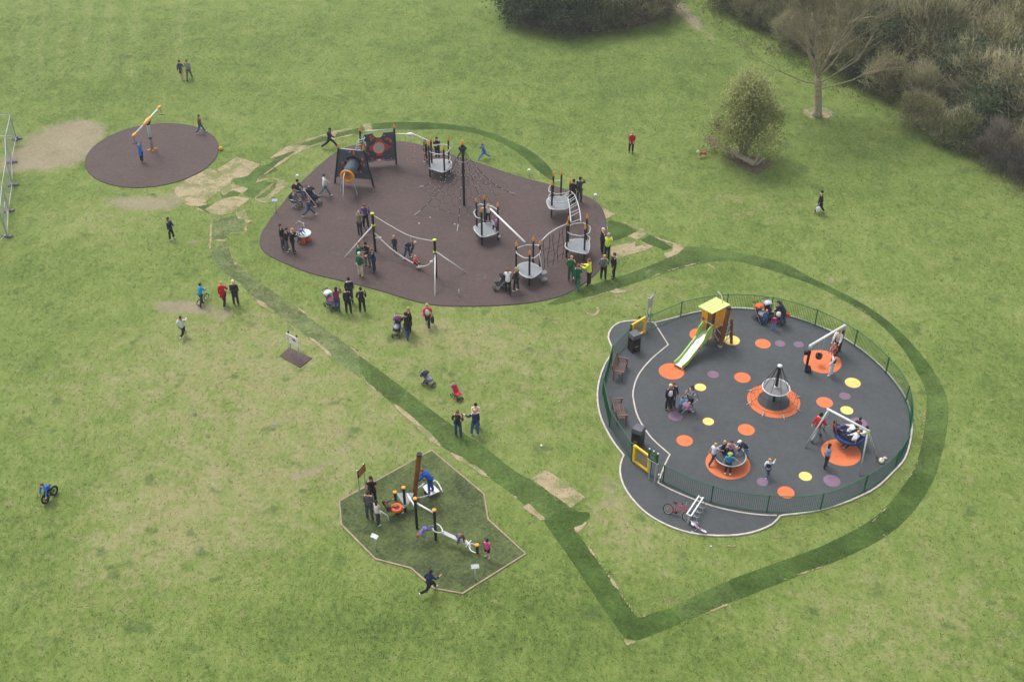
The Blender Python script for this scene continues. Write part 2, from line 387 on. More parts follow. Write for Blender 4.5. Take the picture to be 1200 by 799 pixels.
PADS = [[(p.x, p.y) for p in BIGW], [(p.x, p.y) for p in FENCED_POLY], [(p.x, p.y) for p in MATW], [(PADC.x + PADR * math.cos(a), PADC.y + PADR * math.sin(a)) for a in np.linspace(0, 6.28, 40)]]
def floor_z(x, y): return .04 if any(inside(P, np.array([x]), np.array([y]))[0] for P in PADS) else 0.0
def ground_sheet():
    xs = np.unique(np.concatenate([np.linspace(-900, -62, 14), np.arange(-62, 62.01, .5), np.linspace(62, 900, 14)]))
    ys = np.unique(np.concatenate([np.linspace(-400, 22, 8), np.arange(22, 125.01, .5), np.linspace(125, 1500, 14)]))
    X, Y = np.meshgrid(xs, ys); nx, ny = len(xs), len(ys)
    Zg = np.zeros_like(X)
    dry = np.zeros_like(X); bare = np.zeros_like(X); lush = np.zeros_like(X)
    def blob(A, u, v, ru, rv, amt, ang=0):
        c = G(u, v); sx = ru * math.hypot(c.y, CAMH) / FPX; th = math.atan2(CAMH, c.y); sy = rv * math.hypot(c.y, CAMH) / FPX / math.sin(th)
        dx, dy = X - c.x, Y - c.y; ca, sa = math.cos(ang), math.sin(ang); a = (dx * ca + dy * sa) / sx; b_ = (-dx * sa + dy * ca) / sy
        A += amt * np.exp(-(a * a + b_ * b_) * .9)
    def line(A, pts, wpx, amt):
        for (u1, v1), (u2, v2) in zip(pts[:-1], pts[1:]):
            k = max(1, int(math.hypot(u2 - u1, v2 - v1) / (wpx * .8)))
            for j in range(k): blob(A, u1 + (u2 - u1) * j / k, v1 + (v2 - v1) * j / k, wpx, wpx * .7, amt)
    # worn earth
    for q in [(72,170,44,24,1.15),(45,185,28,12,.5),(14,193,16,10,.6),(95,152,22,9,.5),(8,232,8,8,.5),(6,285,10,6,.5),(140,236,40,10,.45),(180,240,40,12,.5),(215,228,22,10,.4),
              (228,362,46,10,.62),(200,356,22,8,.4),(263,372,20,8,.4),(190,395,18,6,.3),(222,283,13,5,.55),(12,590,16,7,.5),(265,625,24,9,.45),(10,765,14,6,.3),
              (713,570,10,18,.6),(708,520,5,22,.35),(703,420,6,16,.45),(712,590,14,10,.35),(640,590,12,8,.4),(830,365,10,3,.5),(905,355,30,5,.35),(955,372,20,4,.3),
              (795,5,22,11,.4),(815,25,12,6,.3),(1010,135,1,1,0),(975,329,8,4,.7),(838,327,9,4,.35),(612,22,1,1,0),(800,332,34,7,.3),(700,355,12,8,.3)]: blob(bare, *q)
    for q in [(210,560,30,13,.42),(320,500,28,10,.40),(150,605,28,10,.38),(262,545,26,9,.44),(185,690,14,7,.32),(245,712,30,11,.34),(330,585,26,9,.3),(120,530,20,7,.28),(390,470,22,8,.28),(470,395,24,7,.26),(230,640,24,9,.34),(990,752,30,10,.26),(1030,770,26,9,.26),(640,455,26,9,.25),(690,380,18,5,.3),(300,455,30,9,.28)]: blob(bare, *q)
    for u in (30, 52, 78, 104, 131, 160, 215): line(dry, [(u, 0), (u - 4, 45), (u - 7, 95)], 5, .28)
    line(bare, [(414,516),(395,536),(368,552),(330,560)], 9, .30); line(bare, [(780,3),(800,14),(822,36),(845,50)], 7, .25)
    line(bare, [(600,14),(612,26),(640,34),(690,36),(740,32)], 5, .3)
    # yellow, thin grass on the left and around the play areas
    for q in [(330,470,150,90,.55),(180,440,130,60,.48),(240,600,140,80,.66),(420,520,90,60,.3),(300,380,90,40,.35),(480,385,90,40,.35),(620,470,110,90,.38),(640,400,90,40,.3),
              (640,650,90,60,-.05),(770,640,50,60,.5),(760,345,60,22,.5),(990,360,60,30,.35),(150,640,90,60,.3),(860,240,80,22,.45),(1000,740,120,60,.45),(1120,700,80,90,.35),(1090,500,60,120,.18),
              (860,195,40,10,.2),(720,600,30,40,.6),(130,260,80,30,.4),(540,400,60,30,.35),(60,470,60,40,.15),(90,740,60,30,.3),(1080,300,90,60,.12)]: blob(dry, *q)
    # deeper green
    for q in [(120,60,160,60,.5),(340,60,160,50,.35),(700,95,150,50,.75),(560,60,120,40,.45),(1000,200,150,40,.6),(900,130,90,30,.6),(1100,260,100,40,.45),(60,330,80,40,.3),(100,700,120,60,.35),(560,740,180,50,.75),(450,720,120,40,.55),
              (640,700,70,40,.7),(300,740,120,40,.3),(850,760,120,40,.5),(1150,430,50,90,.3),(830,60,60,40,.5),(30,620,50,40,.5),(80,430,60,30,.4),(240,300,50,18,.5),(470,600,1,1,0)]: blob(lush, *q)
    v = np.stack([X, Y, Zg], -1).reshape(-1, 3)
    i = np.arange(nx * ny).reshape(ny, nx); f = np.stack([i[:-1, :-1], i[:-1, 1:], i[1:, 1:], i[1:, :-1]], -1).reshape(-1, 4)
    me = bpy.data.meshes.new('grass_field'); me.vertices.add(len(v)); me.vertices.foreach_set('co', v.ravel())
    me.loops.add(f.size); me.loops.foreach_set('vertex_index', f.ravel()); me.polygons.add(len(f)); me.polygons.foreach_set('loop_start', np.arange(0, f.size, 4)); me.update()
    for n_, A in (('dry', dry), ('bare', bare), ('lush', lush)):
        a = me.attributes.new(n_, 'FLOAT', 'POINT'); a.data.foreach_set('value', np.clip(A, -.5, 1.6).ravel().astype(np.float32))
    global GFIELD; GFIELD = (xs, ys, dry, bare, lush)
    me.materials.append(GRASS); o = bpy.data.objects.new('grass_field', me); COL.objects.link(o); struct(o)
ground_sheet()

# laid turf strips (darker) and the dry straw-coloured seams beside them
def turf(pts, mat, z=.004, amp=.05): return sheet('turf_strip', round_corners(px(pts)), .004, mat, .07 if amp < .1 else .3)
def straw(pts, z=.012, amp=.07): return sheet('straw_patch', px(pts), z if z != .008 else .012, STRAW if amp > .06 else SEAM, .12 if amp > .06 else .08, .10)
def seam(pts, wpx, z=.019):
    """thin dry line between two turf edges, its width in photo pixels"""
    W = px(pts); L = []; Rr = []
    line = smooth_line(W, False, .4)
    for i, p in enumerate(line):
        t = line[min(i + 1, len(line) - 1)] - line[max(i - 1, 0)]; n = Vector((-t.y, t.x, 0)).normalized()
        e = min(1, .25 + min(i, len(line) - 1 - i) * .4); hw = wpx * math.hypot(p.y, CAMH) / FPX * .5 * e * random.uniform(.45, 1.35)
        L.append(p + n * hw); Rr.append(p - n * hw * random.uniform(.6, 1.2))
    return sheet('straw_seam', L + Rr[::-1], z, SEAM, .09, .09)
turf([(437,145),(465,143),(500,143.7),(530,146),(560,151),(590,161),(620,175),(640,191),(648,201),(648,213),(632,202),(617,187),(597,172),(572,161),(550,155),(520,151),(490,152.5),(465,152),(437,152)], TURF_DARK)
turf([(318,189),(338,174),(380,160),(420,151),(437,146),(437,153),(420,158),(392,163),(360,172),(344,181),(322,197),(308,205)], TURF_MID)
turf([(246,296),(266,282),(270,302),(298,328),(342,356),(364,374),(404,402),(420,415),(424,444),(388,418),(360,394),(324,368),(296,348),(278,328),(252,314)], TURF_FADED)
turf([(420,415),(465,449),(500,476),(532,500),(570,525),(600,550),(627,565),(669,595),(692,606),(637,611),(602,580),(574,560),(545,540),(507,517),(462,474),(424,444)], TURF_MID)
turf([(637,611),(655,598),(690,600),(692,606),(675,621),(692,646),(712,671),(730,700),(747,724),(785,712),(800,729),(747,751),(735,750),(721,733),(692,690),(664,648)], TURF_DARK)
turf([(785,712),(852,680),(939,649),(935,675),(865,702),(800,729)], TURF_MID)
turf([(852,680),(939,649),(970,637),(1022,610),(1050,582),(1072,549),(1096,559),(1075,596),(1040,629),(985,656),(925,678),(868,701)], TURF_DARK, .0055)
turf([(1072,549),(1081,520),(1087,475),(1085,455),(1077,440),(1060,410),(1035,382),(1065,397),(1095,435),(1110,463),(1112,487),(1107,520),(1096,559)], TURF_MID)
turf([(917,321),(962,337),(1005,361),(1035,382),(1060,410),(1077,440),(1095,435),(1065,397),(1030,367),(992,345),(950,325),(910,308)], TURF_DARK, .0055)
turf([(680,337),(700,332),(740,320),(780,304),(804,289),(828,290),(854,294),(888,300),(920,308),(950,325),(917,321),(888,312),(860,305),(826,307),(780,320),(750,330),(712,342),(680,350),(655,357),(640,357)], TURF_MID)
turf([(712,258),(726,260),(748,272),(734,278),(718,283),(713,282)], TURF_DARK, .010); turf([(750,282),(762,275),(788,290),(780,294)], TURF_DARK, .010); turf([(722,289),(740,286),(757,288),(742,292)], TURF_MID, .010)
turf([(272,210),(290,207),(302,196),(318,192),(326,200),(306,207),(304,213),(326,214),(312,233),(298,233),(285,229)], TURF_MID, .010)
turf([(222,240),(250,239),(256,245),(247,251)], TURF_MID, .010); turf([(251,258),(284,252),(285,270),(268,273),(264,280),(250,282)], TURF_FADED, .010); turf([(258,228),(268,221),(282,226),(276,233),(262,234)], TURF_MID, .011)
# straw
for q_ in ([(254,199),(277,184),(305.5,192.5),(289,207),(272,210),(262,206)], [(206,219),(221,209),(246,197.5),(272,209),(270,217),(255,226),(240,237),(226,240),(210,232),(204,226)], [(257,224),(272,215),(291,221),(284,227),(273,223),(262,230)],
           [(240,246),(252,238),(262,233),(276,230),(293,233),(276,246),(262,252),(248,251)], [(214,238),(232,235),(244,240),(226,243)]): straw(q_)
seam([(226,242),(240,249),(249,251),(262,243),(276,233)], 4)
straw([(314,187),(330,176),(338,170),(350,170),(366,171),(360,174),(344,181),(352,178),(342,178)])
seam([(338,171),(362,164),(380,158.5),(396,154),(425,149)], 4); seam([(308,206),(322,196),(344,181),(362,173),(392,163),(420,157)], 4); seam([(308,206),(300,214),(318,209),(340,216)], 4)
straw([(325,211),(340,215.5),(326,226),(310,238),(297,234),(311,231),(322,222)]); seam([(297,234),(305,228),(318,217),(325,212)], 4)
straw([(380,158),(396,153),(392,163),(386,164)]); straw([(424,146),(434,145),(437,153),(428,154)])
seam([(247,254),(247,270),(246,292)], 4); seam([(247,254),(268,250),(288,246)], 3.5); seam([(288,246),(288,260),(288,273)], 4); straw([(276,248),(288,246),(288,258),(278,257)]); straw([(287,257),(296,259),(287,264)]); seam([(268,274),(288,272.5)], 4); seam([(266,274),(266,285)], 3); seam([(249,282),(265,282)], 5)
seam([(270,292),(272,303),(280,313)], 3.5); seam([(299,327),(311,336)], 4); seam([(344,356),(352,363),(360,369)], 4); seam([(296,348),(308,357),(323,368)], 6); seam([(360,394),(374,404),(388,418),(398,428)], 4.5)
seam([(404,402),(420,414),(438,430)], 2.5); seam([(420,441),(440,457),(462,474)], 2.5); seam([(462,474),(476,486),(492,500),(508,516),(516,523)], 7); seam([(521,526),(540,538),(556,548),(574,560)], 6.5); seam([(600,579),(608,586)], 4)
straw([(612,594),(620,590),(634,602),(640,609),(634,610)]); straw([(640,549.6),(686.5,582.7),(668.7,594.8),(622.6,561)], .010, .035)
turf([(629,561),(640,559),(652,569),(653,577),(662,581),(660,586),(650,583),(636,572)], TURF_FADED, .012, .12)
straw([(671.5,618),(681,615),(692,607),(677,626)], .008, .04); seam([(677,624),(690,642),(705,663),(720,684),(736,708),(747,724)], 3); seam([(747,724),(757,721),(768,717)], 2.5)
straw([(720,732.5),(732,748),(747,751),(735,757.5)], .008, .03); seam([(800,730),(820,722),(845,711),(868,702)], 3.2); seam([(912,681),(930,675),(955,667),(972,660)], 2.5); seam([(915,656),(925,653)], 3); seam([(1022,612),(1033,600),(1040,594)], 2); seam([(1063,563),(1073,548),(1075,538)], 2.5)
seam([(1030,624),(1044,631)], 3); seam([(1085,468),(1082,500),(1078,530)], 1.5); seam([(985,350),(1010,363),(1020,372)], 1.6)
straw([(705,242),(712,246),(721,251),(710,257),(707,250)]); seam([(708,253),(710,262),(711,274)], 3); seam([(727,259),(740,265),(760,275),(780,283),(803,290)], 3.2); straw([(789,286),(804,289.5),(795,297),(782,303),(777,297),(788,294)])
straw([(735,277),(748,271),(750,267),(759,273),(748,281)]); straw([(714,290),(730,286),(745,283),(744,289),(760,286),(766,290),(745,297),(722,303),(716,300)]); straw([(752,283),(766,289),(760,291)])
seam([(689,350),(700,347),(712,342)], 3.5); straw([(712,342),(722,338),(734,340),(748,334),(740,342),(722,344)]); seam([(680,361),(690,368),(696,370),(702,363),(692,352)], 3.5); seam([(763,326),(775,320)], 4); seam([(782,318),(800,313),(826,307)], 1.8); seam([(732,345),(745,355)], 1.5)
seam([(827,308),(836,314),(842,317)], 3); straw([(968,328),(974,326),(981,330),(975,332.5)]); seam([(790,370),(760,378),(725,377)], 1); seam([(835,639),(860,640),(862,637)], 3); seam([(900,630),(925,629)], 2.5)
seam([(742,560),(752,585),(775,612),(800,625)], 4); seam([(735,608),(745,620),(768,628)], 3)
seam([(1088,645),(1103,655)], 2.2); seam([(1028,681),(1037,692)], 2.5); seam([(1137,553),(1152,560)], 2); seam([(1156,470),(1168,469)], 3)
# soil under bush and tree, dirt at the shrub edge
sheet('soil_patch', px([(848,183),(858,188),(872,199),(888,204),(896,199),(905,190),(880,182),(860,178)]), .015, SOIL, .35)
sheet('soil_patch', px([(940,130),(950,126),(970,127),(979,133),(970,139),(952,139),(942,136)]), .015, STRAW, .35)
sheet('soil_patch', px([(826,160),(838,161),(846,172),(838,174),(830,168)]), .015, SOIL, .35)
sheet('soil_patch', px([(590,8),(600,19),(622,31),(660,38),(700,38),(735,34),(768,26),(780,10),(770,0),(600,0)]), .015, SOIL, .5)

# ---------------------------------------------------------------- play surfaces
def slab(name, poly, z, mat, amp=0):
    m = MB(); m.prism([(p[0], p[1]) for p in poly], -.05, z + .02); o = m.build(name, mat, tri=True); return struct(o)
circ = [PADC + Vector((math.cos(a), math.sin(a), 0)) * PADR for a in np.linspace(0, 2 * math.pi, 72, endpoint=False)]
o = slab('brown_rubber_surface', circ, .02, BROWN_RUBBER); ribbon('edging', [p + (p - PADC) * .008 for p in circ], .07, .0, .046, M('#4b4046', .9, .2, 3), True, o)
o = slab('brown_rubber_surface', BIGW, .02, BROWN_RUBBER); ribbon('edging', BIGW, .07, .0, .046, M('#4b4046', .9, .2, 3), True, o)
o = slab('brown_rubber_surface', px([(339,407.5),(366,420),(351.7,431),(328,417.5)]), .02, BROWN_RUBBER)
fen = slab('dark_rubber_surface', FENCED_POLY, .02, BLACK_RUBBER)
ribbon('kerb_edging', FENCED_POLY, .085, 0, .07, KERB, True, fen)
k0 = min(range(len(DISC_W)), key=lambda i: (DISC_W[i] - G(914, 604)).length)
ribbon('kerb_edging', DISC_W[k0:] + [DISC_W[0]], .075, .0, .054, KERB, False, fen)
def grass_mat_surface():
    b = NB('rubber_matting_with_grass'); fine = b.noise(6, 6, .72); mid = b.noise(.7, 5, .65)
    hole = b.n.new('ShaderNodeTexVoronoi'); hole.inputs['Scale'].default_value = 14; b.link(b.pos(), hole.inputs['Vector'])
    g = b.ramp(b.math('ADD', b.math('MULTIPLY', fine, .6), b.math('MULTIPLY', mid, .5)), [(.40, (.022, .034, .010)), (.53, (.080, .115, .028)), (.66, (.155, .195, .055))])
    c = b.mix(b.ramp(hole.outputs[0], [(.1, 0.0), (.6, .45)]), g, (.040, .048, .036))
    wear = b.ramp(b.noise(.33, 6, .7), [(.52, 0.0), (.70, .5)]); c = b.mix(wear, c, b.ramp(fine, [(.35, (.030, .036, .020)), (.65, (.085, .100, .048))]))
    b.bump(fine, .7, .05); return b.fin(c, .9, 0, .2)
mato = slab('rubber_grass_matting', MATW, .015, grass_mat_surface()); mb_ = ribbon('edging_board', [MATW[0]] + MATW[1:] , .085, 0, .05, TIMBER, True, mato)

# coloured spots let into the dark surface: centre and half width in the photo
SPOTS = [('orange',787,435.3,15),('orange',870,442.7,9.5),('orange',894,403,9),('orange',802.3,516.5,9.5),('orange',874.5,503.7,9.8),('orange',966.3,471.8,9.6),('orange',921,577,9.8),('orange',963.7,424,21.8),('orange',985.5,530.3,22.8),('orange',853,543.5,26),('orange',821,392.5,13),
    ('yellow',857.5,399,9.4),('yellow',820.7,454,6.7),('yellow',830,494,6.6),('yellow',999.2,448.8,9.1),('yellow',992.3,481,7.4),('yellow',943.7,558.2,7.5),
    ('purple',835.7,439,6.8),('purple',914,402.8,5.9),('purple',935.8,404,5.9),('purple',990,464.3,6.5),('purple',974.8,563.5,9.8),('purple',893.5,564.8,6.8),('purple',791.5,487.7,8.6),('purple',1006,496,10)]
for c_, u, v, hw in SPOTS:
    p = G(u, v, .02); r = hw * math.hypot(p.y, CAMH) / FPX
    m = MB(); m.lathe([(r, -.01), (r, .006)], (0, 0, 0), 40); o = m.build('rubber_spot', {'orange': ORANGE_R, 'yellow': YELLOW_R, 'purple': PURPLE_R}[c_], fen); o.location = (p.x, p.y, .04); o['label'] = c_ + ' round spot let into the dark surface'
RINGC = G(906.6, 469.6, .02); RR = 30.6 * math.hypot(RINGC.y, CAMH) / FPX
m = MB(); n = 64; ri = RR * .61
vs = []; fs = []
for k in range(n):
    a = 2 * math.pi * k / n
    for r_, z_ in ((RR, -.01), (RR, .006), (ri, .006), (ri, -.01)): vs.append((r_ * math.cos(a), r_ * math.sin(a), z_))
for k in range(n):
    k2 = (k + 1) % n
    for q in range(3): fs.append((k * 4 + q, k2 * 4 + q, k2 * 4 + q + 1, k * 4 + q + 1))
m.add(vs, fs); o = m.build('rubber_ring', ORANGE_R, fen); o.location = RINGC + Vector((0, 0, .02)); o['label'] = 'orange rubber ring round the net roundabout'
# ================================================================ PEOPLE
SKINJOBS = []
def skin_obj(name, verts, edges, rad, mat, parent, sub=1, root=0, mats=None, face_fn=None):
    me = bpy.data.meshes.new(name); me.from_pydata([tuple(v) for v in verts], edges, []); me.update()
    o = bpy.data.objects.new(name, me); COL.objects.link(o); o.parent = parent
    md = o.modifiers.new('skin', 'SKIN'); md.use_smooth_shade = True; md.branch_smoothing = .4
    sv = me.skin_vertices[0].data
    for i, r in enumerate(rad):
        sv[i].radius = r if isinstance(r, tuple) else (r, r); sv[i].use_root = (i == root)
    if sub:
        sm = o.modifiers.new('sub', 'SUBSURF'); sm.levels = sub; sm.render_levels = sub
    SKINJOBS.append((o, mats or [mat], face_fn)); return o
def finish_skins():
    dg = bpy.context.evaluated_depsgraph_get(); dg.update(); done = []
    for o, mats, fn in SKINJOBS:
        me = bpy.data.meshes.new_from_object(o.evaluated_get(dg), depsgraph=dg); done.append((o, mats, fn, me))
    for o, mats, fn, me in done:
        old = o.data; o.modifiers.clear(); o.data = me; me.name = o.name; bpy.data.meshes.remove(old)
        me.materials.clear()
        for m in mats: me.materials.append(m)
        me.polygons.foreach_set('material_index', [0] * len(me.polygons))
        me.shade_smooth()
        if fn: fn(me)
    SKINJOBS.clear()
EYE = M('#1b1512', .3, .1, 5, name='dark_eye'); LIPS = M('#9c4f45', .6, .1, 5, name='lips')
def cloth(h):
    r = [min(255, int(int(h[i:i + 2], 16) * .94 + 12)) for i in (1, 3, 5)]; h = '#%02x%02x%02x' % tuple(r)
    return M(h, .9, .22, 9, name='cloth_' + h.strip('#'), spec=.15)
POSE = {
 'stand':  dict(lean=3, la=(4, 8, 12, 0), ra=(6, 8, 14, 0), ll=(2, 4, 2), rl=(-2, 4, 2)),
 'shift':  dict(lean=2, la=(12, 10, 25, 10), ra=(-2, 9, 10, 0), ll=(9, 6, 8), rl=(-5, 3, 2)),
 'walk':   dict(lean=6, la=(-24, 7, 18, 0), ra=(26, 7, 26, 0), ll=(27, 2, 6), rl=(-20, 2, 24)),
 'walk2':  dict(lean=6, la=(24, 7, 24, 0), ra=(-22, 7, 18, 0), ll=(-18, 2, 26), rl=(26, 2, 6)),
 'run':    dict(lean=18, la=(-46, 10, 80, 0), ra=(50, 10, 85, 0), ll=(52, 2, 38), rl=(-32, 2, 62)),
 'stride': dict(lean=14, la=(-30, 10, 50, 0), ra=(38, 10, 50, 0), ll=(44, 2, 14), rl=(-38, 2, 20)),
 'hold':   dict(lean=6, la=(32, 6, 78, 28), ra=(34, 6, 80, 28), ll=(3, 4, 3), rl=(-3, 4, 2), head=18),
 'photo':  dict(lean=3, la=(62, 12, 110, 25), ra=(62, 12, 110, 25), ll=(2, 4, 2), rl=(-2, 4, 2)),
 'pocket': dict(lean=2, la=(-8, 20, 48, 30), ra=(-8, 20, 48, 30), ll=(2, 6, 2), rl=(-2, 5, 3)),
 'phone':  dict(lean=3, la=(4, 8, 12, 0), ra=(50, 20, 140, 15), ll=(2, 4, 2), rl=(-2, 4, 2)),
 'up':     dict(lean=0, la=(168, 10, 8, 0), ra=(166, 10, 8, 0), ll=(4, 4, 6), rl=(-4, 3, 6), head=-15),
 'push':   dict(lean=14, la=(48, 4, 28, 8), ra=(50, 4, 26, 8), ll=(14, 3, 8), rl=(-14, 3, 14), head=6),
 'bend':   dict(lean=72, la=(70, 6, 15, 10), ra=(66, 6, 20, 10), ll=(14, 6, 14), rl=(-12, 5, 8), head=-10),
 'stoop':  dict(lean=44, la=(60, 6, 30, 12), ra=(56, 6, 30, 12), ll=(6, 5, 10), rl=(-6, 5, 8), head=10),
 'sit':    dict(lean=6, la=(25, 6, 50, 20), ra=(28, 6, 50, 20), ll=(84, 8, 78), rl=(82, 8, 82), head=12, seat=.45),
 'perch':  dict(lean=12, la=(10, 22, 14, 0), ra=(12, 22, 14, 0), ll=(76, 8, 66), rl=(74, 8, 74), seat=.5),
 'sprawl': dict(lean=-28, la=(38, 14, 40, 10), ra=(32, 14, 45, 10), ll=(78, 12, 24), rl=(86, 10, 42), seat=.4),
 'slouch': dict(lean=-20, la=(25, 14, 50, 10), ra=(25, 14, 40, 10), ll=(74, 10, 18), rl=(70, 10, 24), seat=.4, head=25),
 'ride':   dict(lean=40, la=(66, 12, 12, 0), ra=(66, 12, 12, 0), ll=(72, 5, 62), rl=(38, 5, 44), head=-25, seat=.8),
 'squat':  dict(lean=30, la=(50, 8, 40, 10), ra=(54, 8, 30, 10), ll=(108, 12, 118), rl=(104, 12, 122), head=0),
 'crouch': dict(lean=46, la=(80, 16, 16, 0), ra=(76, 16, 16, 0), ll=(46, 8, 52), rl=(36, 8, 52), head=-20),
 'climb':  dict(lean=10, la=(130, 10, 40, 0), ra=(110, 10, 60, 0), ll=(70, 8, 78), rl=(14, 6, 18), head=-10),
 'hang':   dict(lean=100, la=(86, 10, 10, 0), ra=(80, 14, 14, 0), ll=(-12, 5, 30), rl=(-6, 5, 26), head=0),
 'carry':  dict(lean=-2, la=(30, 12, 100, 45), ra=(34, 12, 95, 45), ll=(3, 4, 2), rl=(-3, 4, 2), head=8),
 'bags':   dict(lean=5, la=(6, 8, 6, 0), ra=(8, 8, 6, 0), ll=(20, 2, 5), rl=(-16, 2, 18)),
}
SK = ['#d9a98b', '#c9967a', '#e0b598', '#b98568']
HAIRC = dict(dark='#1f1814', brown='#4a3324', blond='#c2a067', ginger='#8a5633', grey='#a7a29a', white='#d8d4cc', black='#121012', bald='#c9967a')
def person(label, u, v, face, H=1.7, pose='stand', top='#22242a', bot='#15161a', shoe='#1b1a1a', hair='dark', z=0.0, at=None, mirror=False, coat=0, skirt=0, shorts=False, long=False, sleeve=1.0, hat=None,
           hood=None, vest=None, tee=None, boots=None, pants=True, roll=0, P=None, group='visitors in the park', skin=None, noshoe=False, scarf=None):
    """one person standing at photo pixel (u, v); face: 0 right, 90 away, 180 left, 270 towards the camera"""
    p = dict(POSE[pose]); p.update(P or {})
    child = H < 1.45
    s = H / 1.72; hd = s * (1.0 + .30 * max(0, min(1, (1.5 - H) / .6)))         # children have larger heads
    jj = lambda t, a=4: tuple(q + random.uniform(-a, a) for q in t)
    la, ra, ll, rl = jj(p['la']), jj(p['ra']), jj(p['ll'], 2), jj(p['rl'], 2)
    if mirror: la, ra, ll, rl = ra, la, rl, ll
    X, Y, Z = Vector((1, 0, 0)), Vector((0, 1, 0)), Vector((0, 0, 1))
    L = R(p['lean']); U = X * math.sin(L) + Z * math.cos(L); Fw = X * math.cos(L) - Z * math.sin(L)
    pel = Vector((0, 0, 0))
    low = min(1.0, max(.35, 1 - abs(p['lean']) / 160))
    Um = (Z * (1 - .35) + U * .35).normalized() if abs(p['lean']) < 90 else U
    waist = pel + Um * .16 * s; chest = waist + U * .20 * s; upch = chest + U * .13 * s; nb = upch + U * .07 * s
    hl = R(p['lean'] * .55 + p.get('head', 0)); Uh = X * math.sin(hl) + Z * math.cos(hl); Fh = X * math.cos(hl) - Z * math.sin(hl)
    if abs(p['lean']) >= 90: Uh, Fh = U, Fw
    hb = nb + Uh * .075 * s; hm = hb + Uh * .075 * hd; hf = hm + Fh * .02 * hd; ht = hm + Uh * .085 * hd
    V = []; E = []; Rd = []
    def add(pt, r, par=None):
        V.append(Vector(pt)); Rd.append(r); i = len(V) - 1
        if par is not None: E.append((par, i))
        return i
    ip = add(pel, .09 * s); iw = add(waist, .088 * s, ip); ic = add(chest, .10 * s, iw); iu = add(upch, .075 * s, ic); ib = add(nb, .05 * s, iu)
    ih = add(hb, .058 * hd, ib); im = add(hm + Fh * .005, .088 * hd, ih); it = add(ht, .062 * hd, im)
    add(hm + Fh * .108 * hd - Uh * .018 * hd, .013 * hd, im)                                   # nose
    for sd_ in (1, -1): add(hm + Y * sd_ * .097 * hd - Uh * .01 * hd, .018 * hd, im)             # ears
    J = {}
    for sd_, A, nm in ((1, la, 'l'), (-1, ra, 'r')):
        f, ab, el, inw = (R(q) for q in A); side = Y * sd_
        sh = upch + side * .165 * s + U * .015 * s
        d = (-U * math.cos(f) + Fw * math.sin(f)); pr = (U * math.sin(f) + Fw * math.cos(f))
        d = (d * math.cos(ab) + side * math.sin(ab)).normalized()
        pr = (pr * math.cos(inw) - side * math.sin(inw)); pr = (pr - d * pr.dot(d)).normalized()
        elb = sh + d * .28 * s; fd = (d * math.cos(el) + pr * math.sin(el)).normalized(); wr = elb + fd * .245 * s
        i1 = add(sh, .056 * s, iu); i2 = add(elb, .04 * s, i1); i3 = add(wr, .027 * s, i2)
        pn = pr * math.cos(el) - d * math.sin(el); pn = (pn - fd * pn.dot(fd)).normalized(); wd = fd.cross(pn).normalized()
        palm = wr + fd * .07 * s; i4 = add(palm, (.034 * s, .022 * s), i3)
        for k, ln in enumerate((.074, .084, .078, .06)):
            off = (k - 1.5) * .021 * s; b1 = palm + fd * .028 * s + wd * off; e1 = b1 + fd * ln * .55 * s; e2 = e1 + (fd * .75 + pn * .6).normalized() * ln * .5 * s
            a1 = add(b1, .0095 * s, i4); a2 = add(e1, .0085 * s, a1); add(e2, .0065 * s, a2)
        th = wr + fd * .035 * s; tsd = wd * -1 if sd_ > 0 else wd * -1
        t1 = th + tsd * .036 * s + fd * .012 * s; a1 = add(t1, .011 * s, i4); add(t1 + (fd + tsd * .5 + pn * .4).normalized() * .045 * s, .008 * s, a1)
        J[nm + 'sh'], J[nm + 'el'], J[nm + 'wr'], J[nm + 'fd'] = sh, elb, wr, fd; J[nm + 'hand'] = palm + fd * .05 * s
    for sd_, A, nm in ((1, ll, 'l'), (-1, rl, 'r')):
        h, ab, kn = (R(q) for q in A); side = Y * sd_; hip = pel + side * .085 * s - Z * .05 * s
        th = (-Z * math.cos(h) + X * math.sin(h)); th = (th * math.cos(ab) + side * math.sin(ab)).normalized()
        g = h - kn; shn = (-Z * math.cos(g) + X * math.sin(g)); shn = (shn * math.cos(ab * .5) + side * math.sin(ab * .5)).normalized()
        knee = hip + th * .42 * s; ank = knee + shn * .40 * s; fw = (X * math.cos(g * .5) + Z * math.sin(g * .5)).normalized()
        i1 = add(hip, .075 * s, ip); i2 = add(knee, .05 * s, i1); i3 = add(ank, .036 * s, i2); add(ank + fw * .12 * s - Z * .045 * s, .03 * s, i3)
        J[nm + 'hip'], J[nm + 'kn'], J[nm + 'an'], J[nm + 'fw'], J[nm + 'shn'] = hip, knee, ank, fw, shn
    # place: lowest sole on the ground, or pelvis at the seat
    soles = [min(J[q + 'an'].z, (J[q + 'an'] + J[q + 'fw'] * .14 * s).z) - .085 * s for q in 'lr']
    if 'seat' in p and p.get('on'): lift = p['on'] + .10 * s
    elif 'seat' in p: lift = max(p['seat'] * s / 1 * 1.0 + .08 * s, -min(soles))
    else: lift = -min(soles)
    base = at if at is not None else G(u, v, z)
    if at is None and z == 0: base = Vector((base.x, base.y, floor_z(base.x, base.y)))
    root = thing('person', label, 'person', (base[0], base[1], base[2]), R(face), group, rot=(R(roll), 0, R(face)))
    off = Vector((0, 0, lift))
    if 'seat' not in p:                                   # centre the feet on the spot
        mid = (J['lan'] + J['ran']) / 2; off -= Vector((mid.x, mid.y, 0))
    V = [q + off for q in V]; J = {k_: (q + off if k_[1:] not in ('fd', 'fw', 'shn') else q) for k_, q in J.items()}
    pel, waist, chest, upch, nb, hb, hm, ht = (q + off for q in (pel, waist, chest, upch, nb, hb, hm, ht))
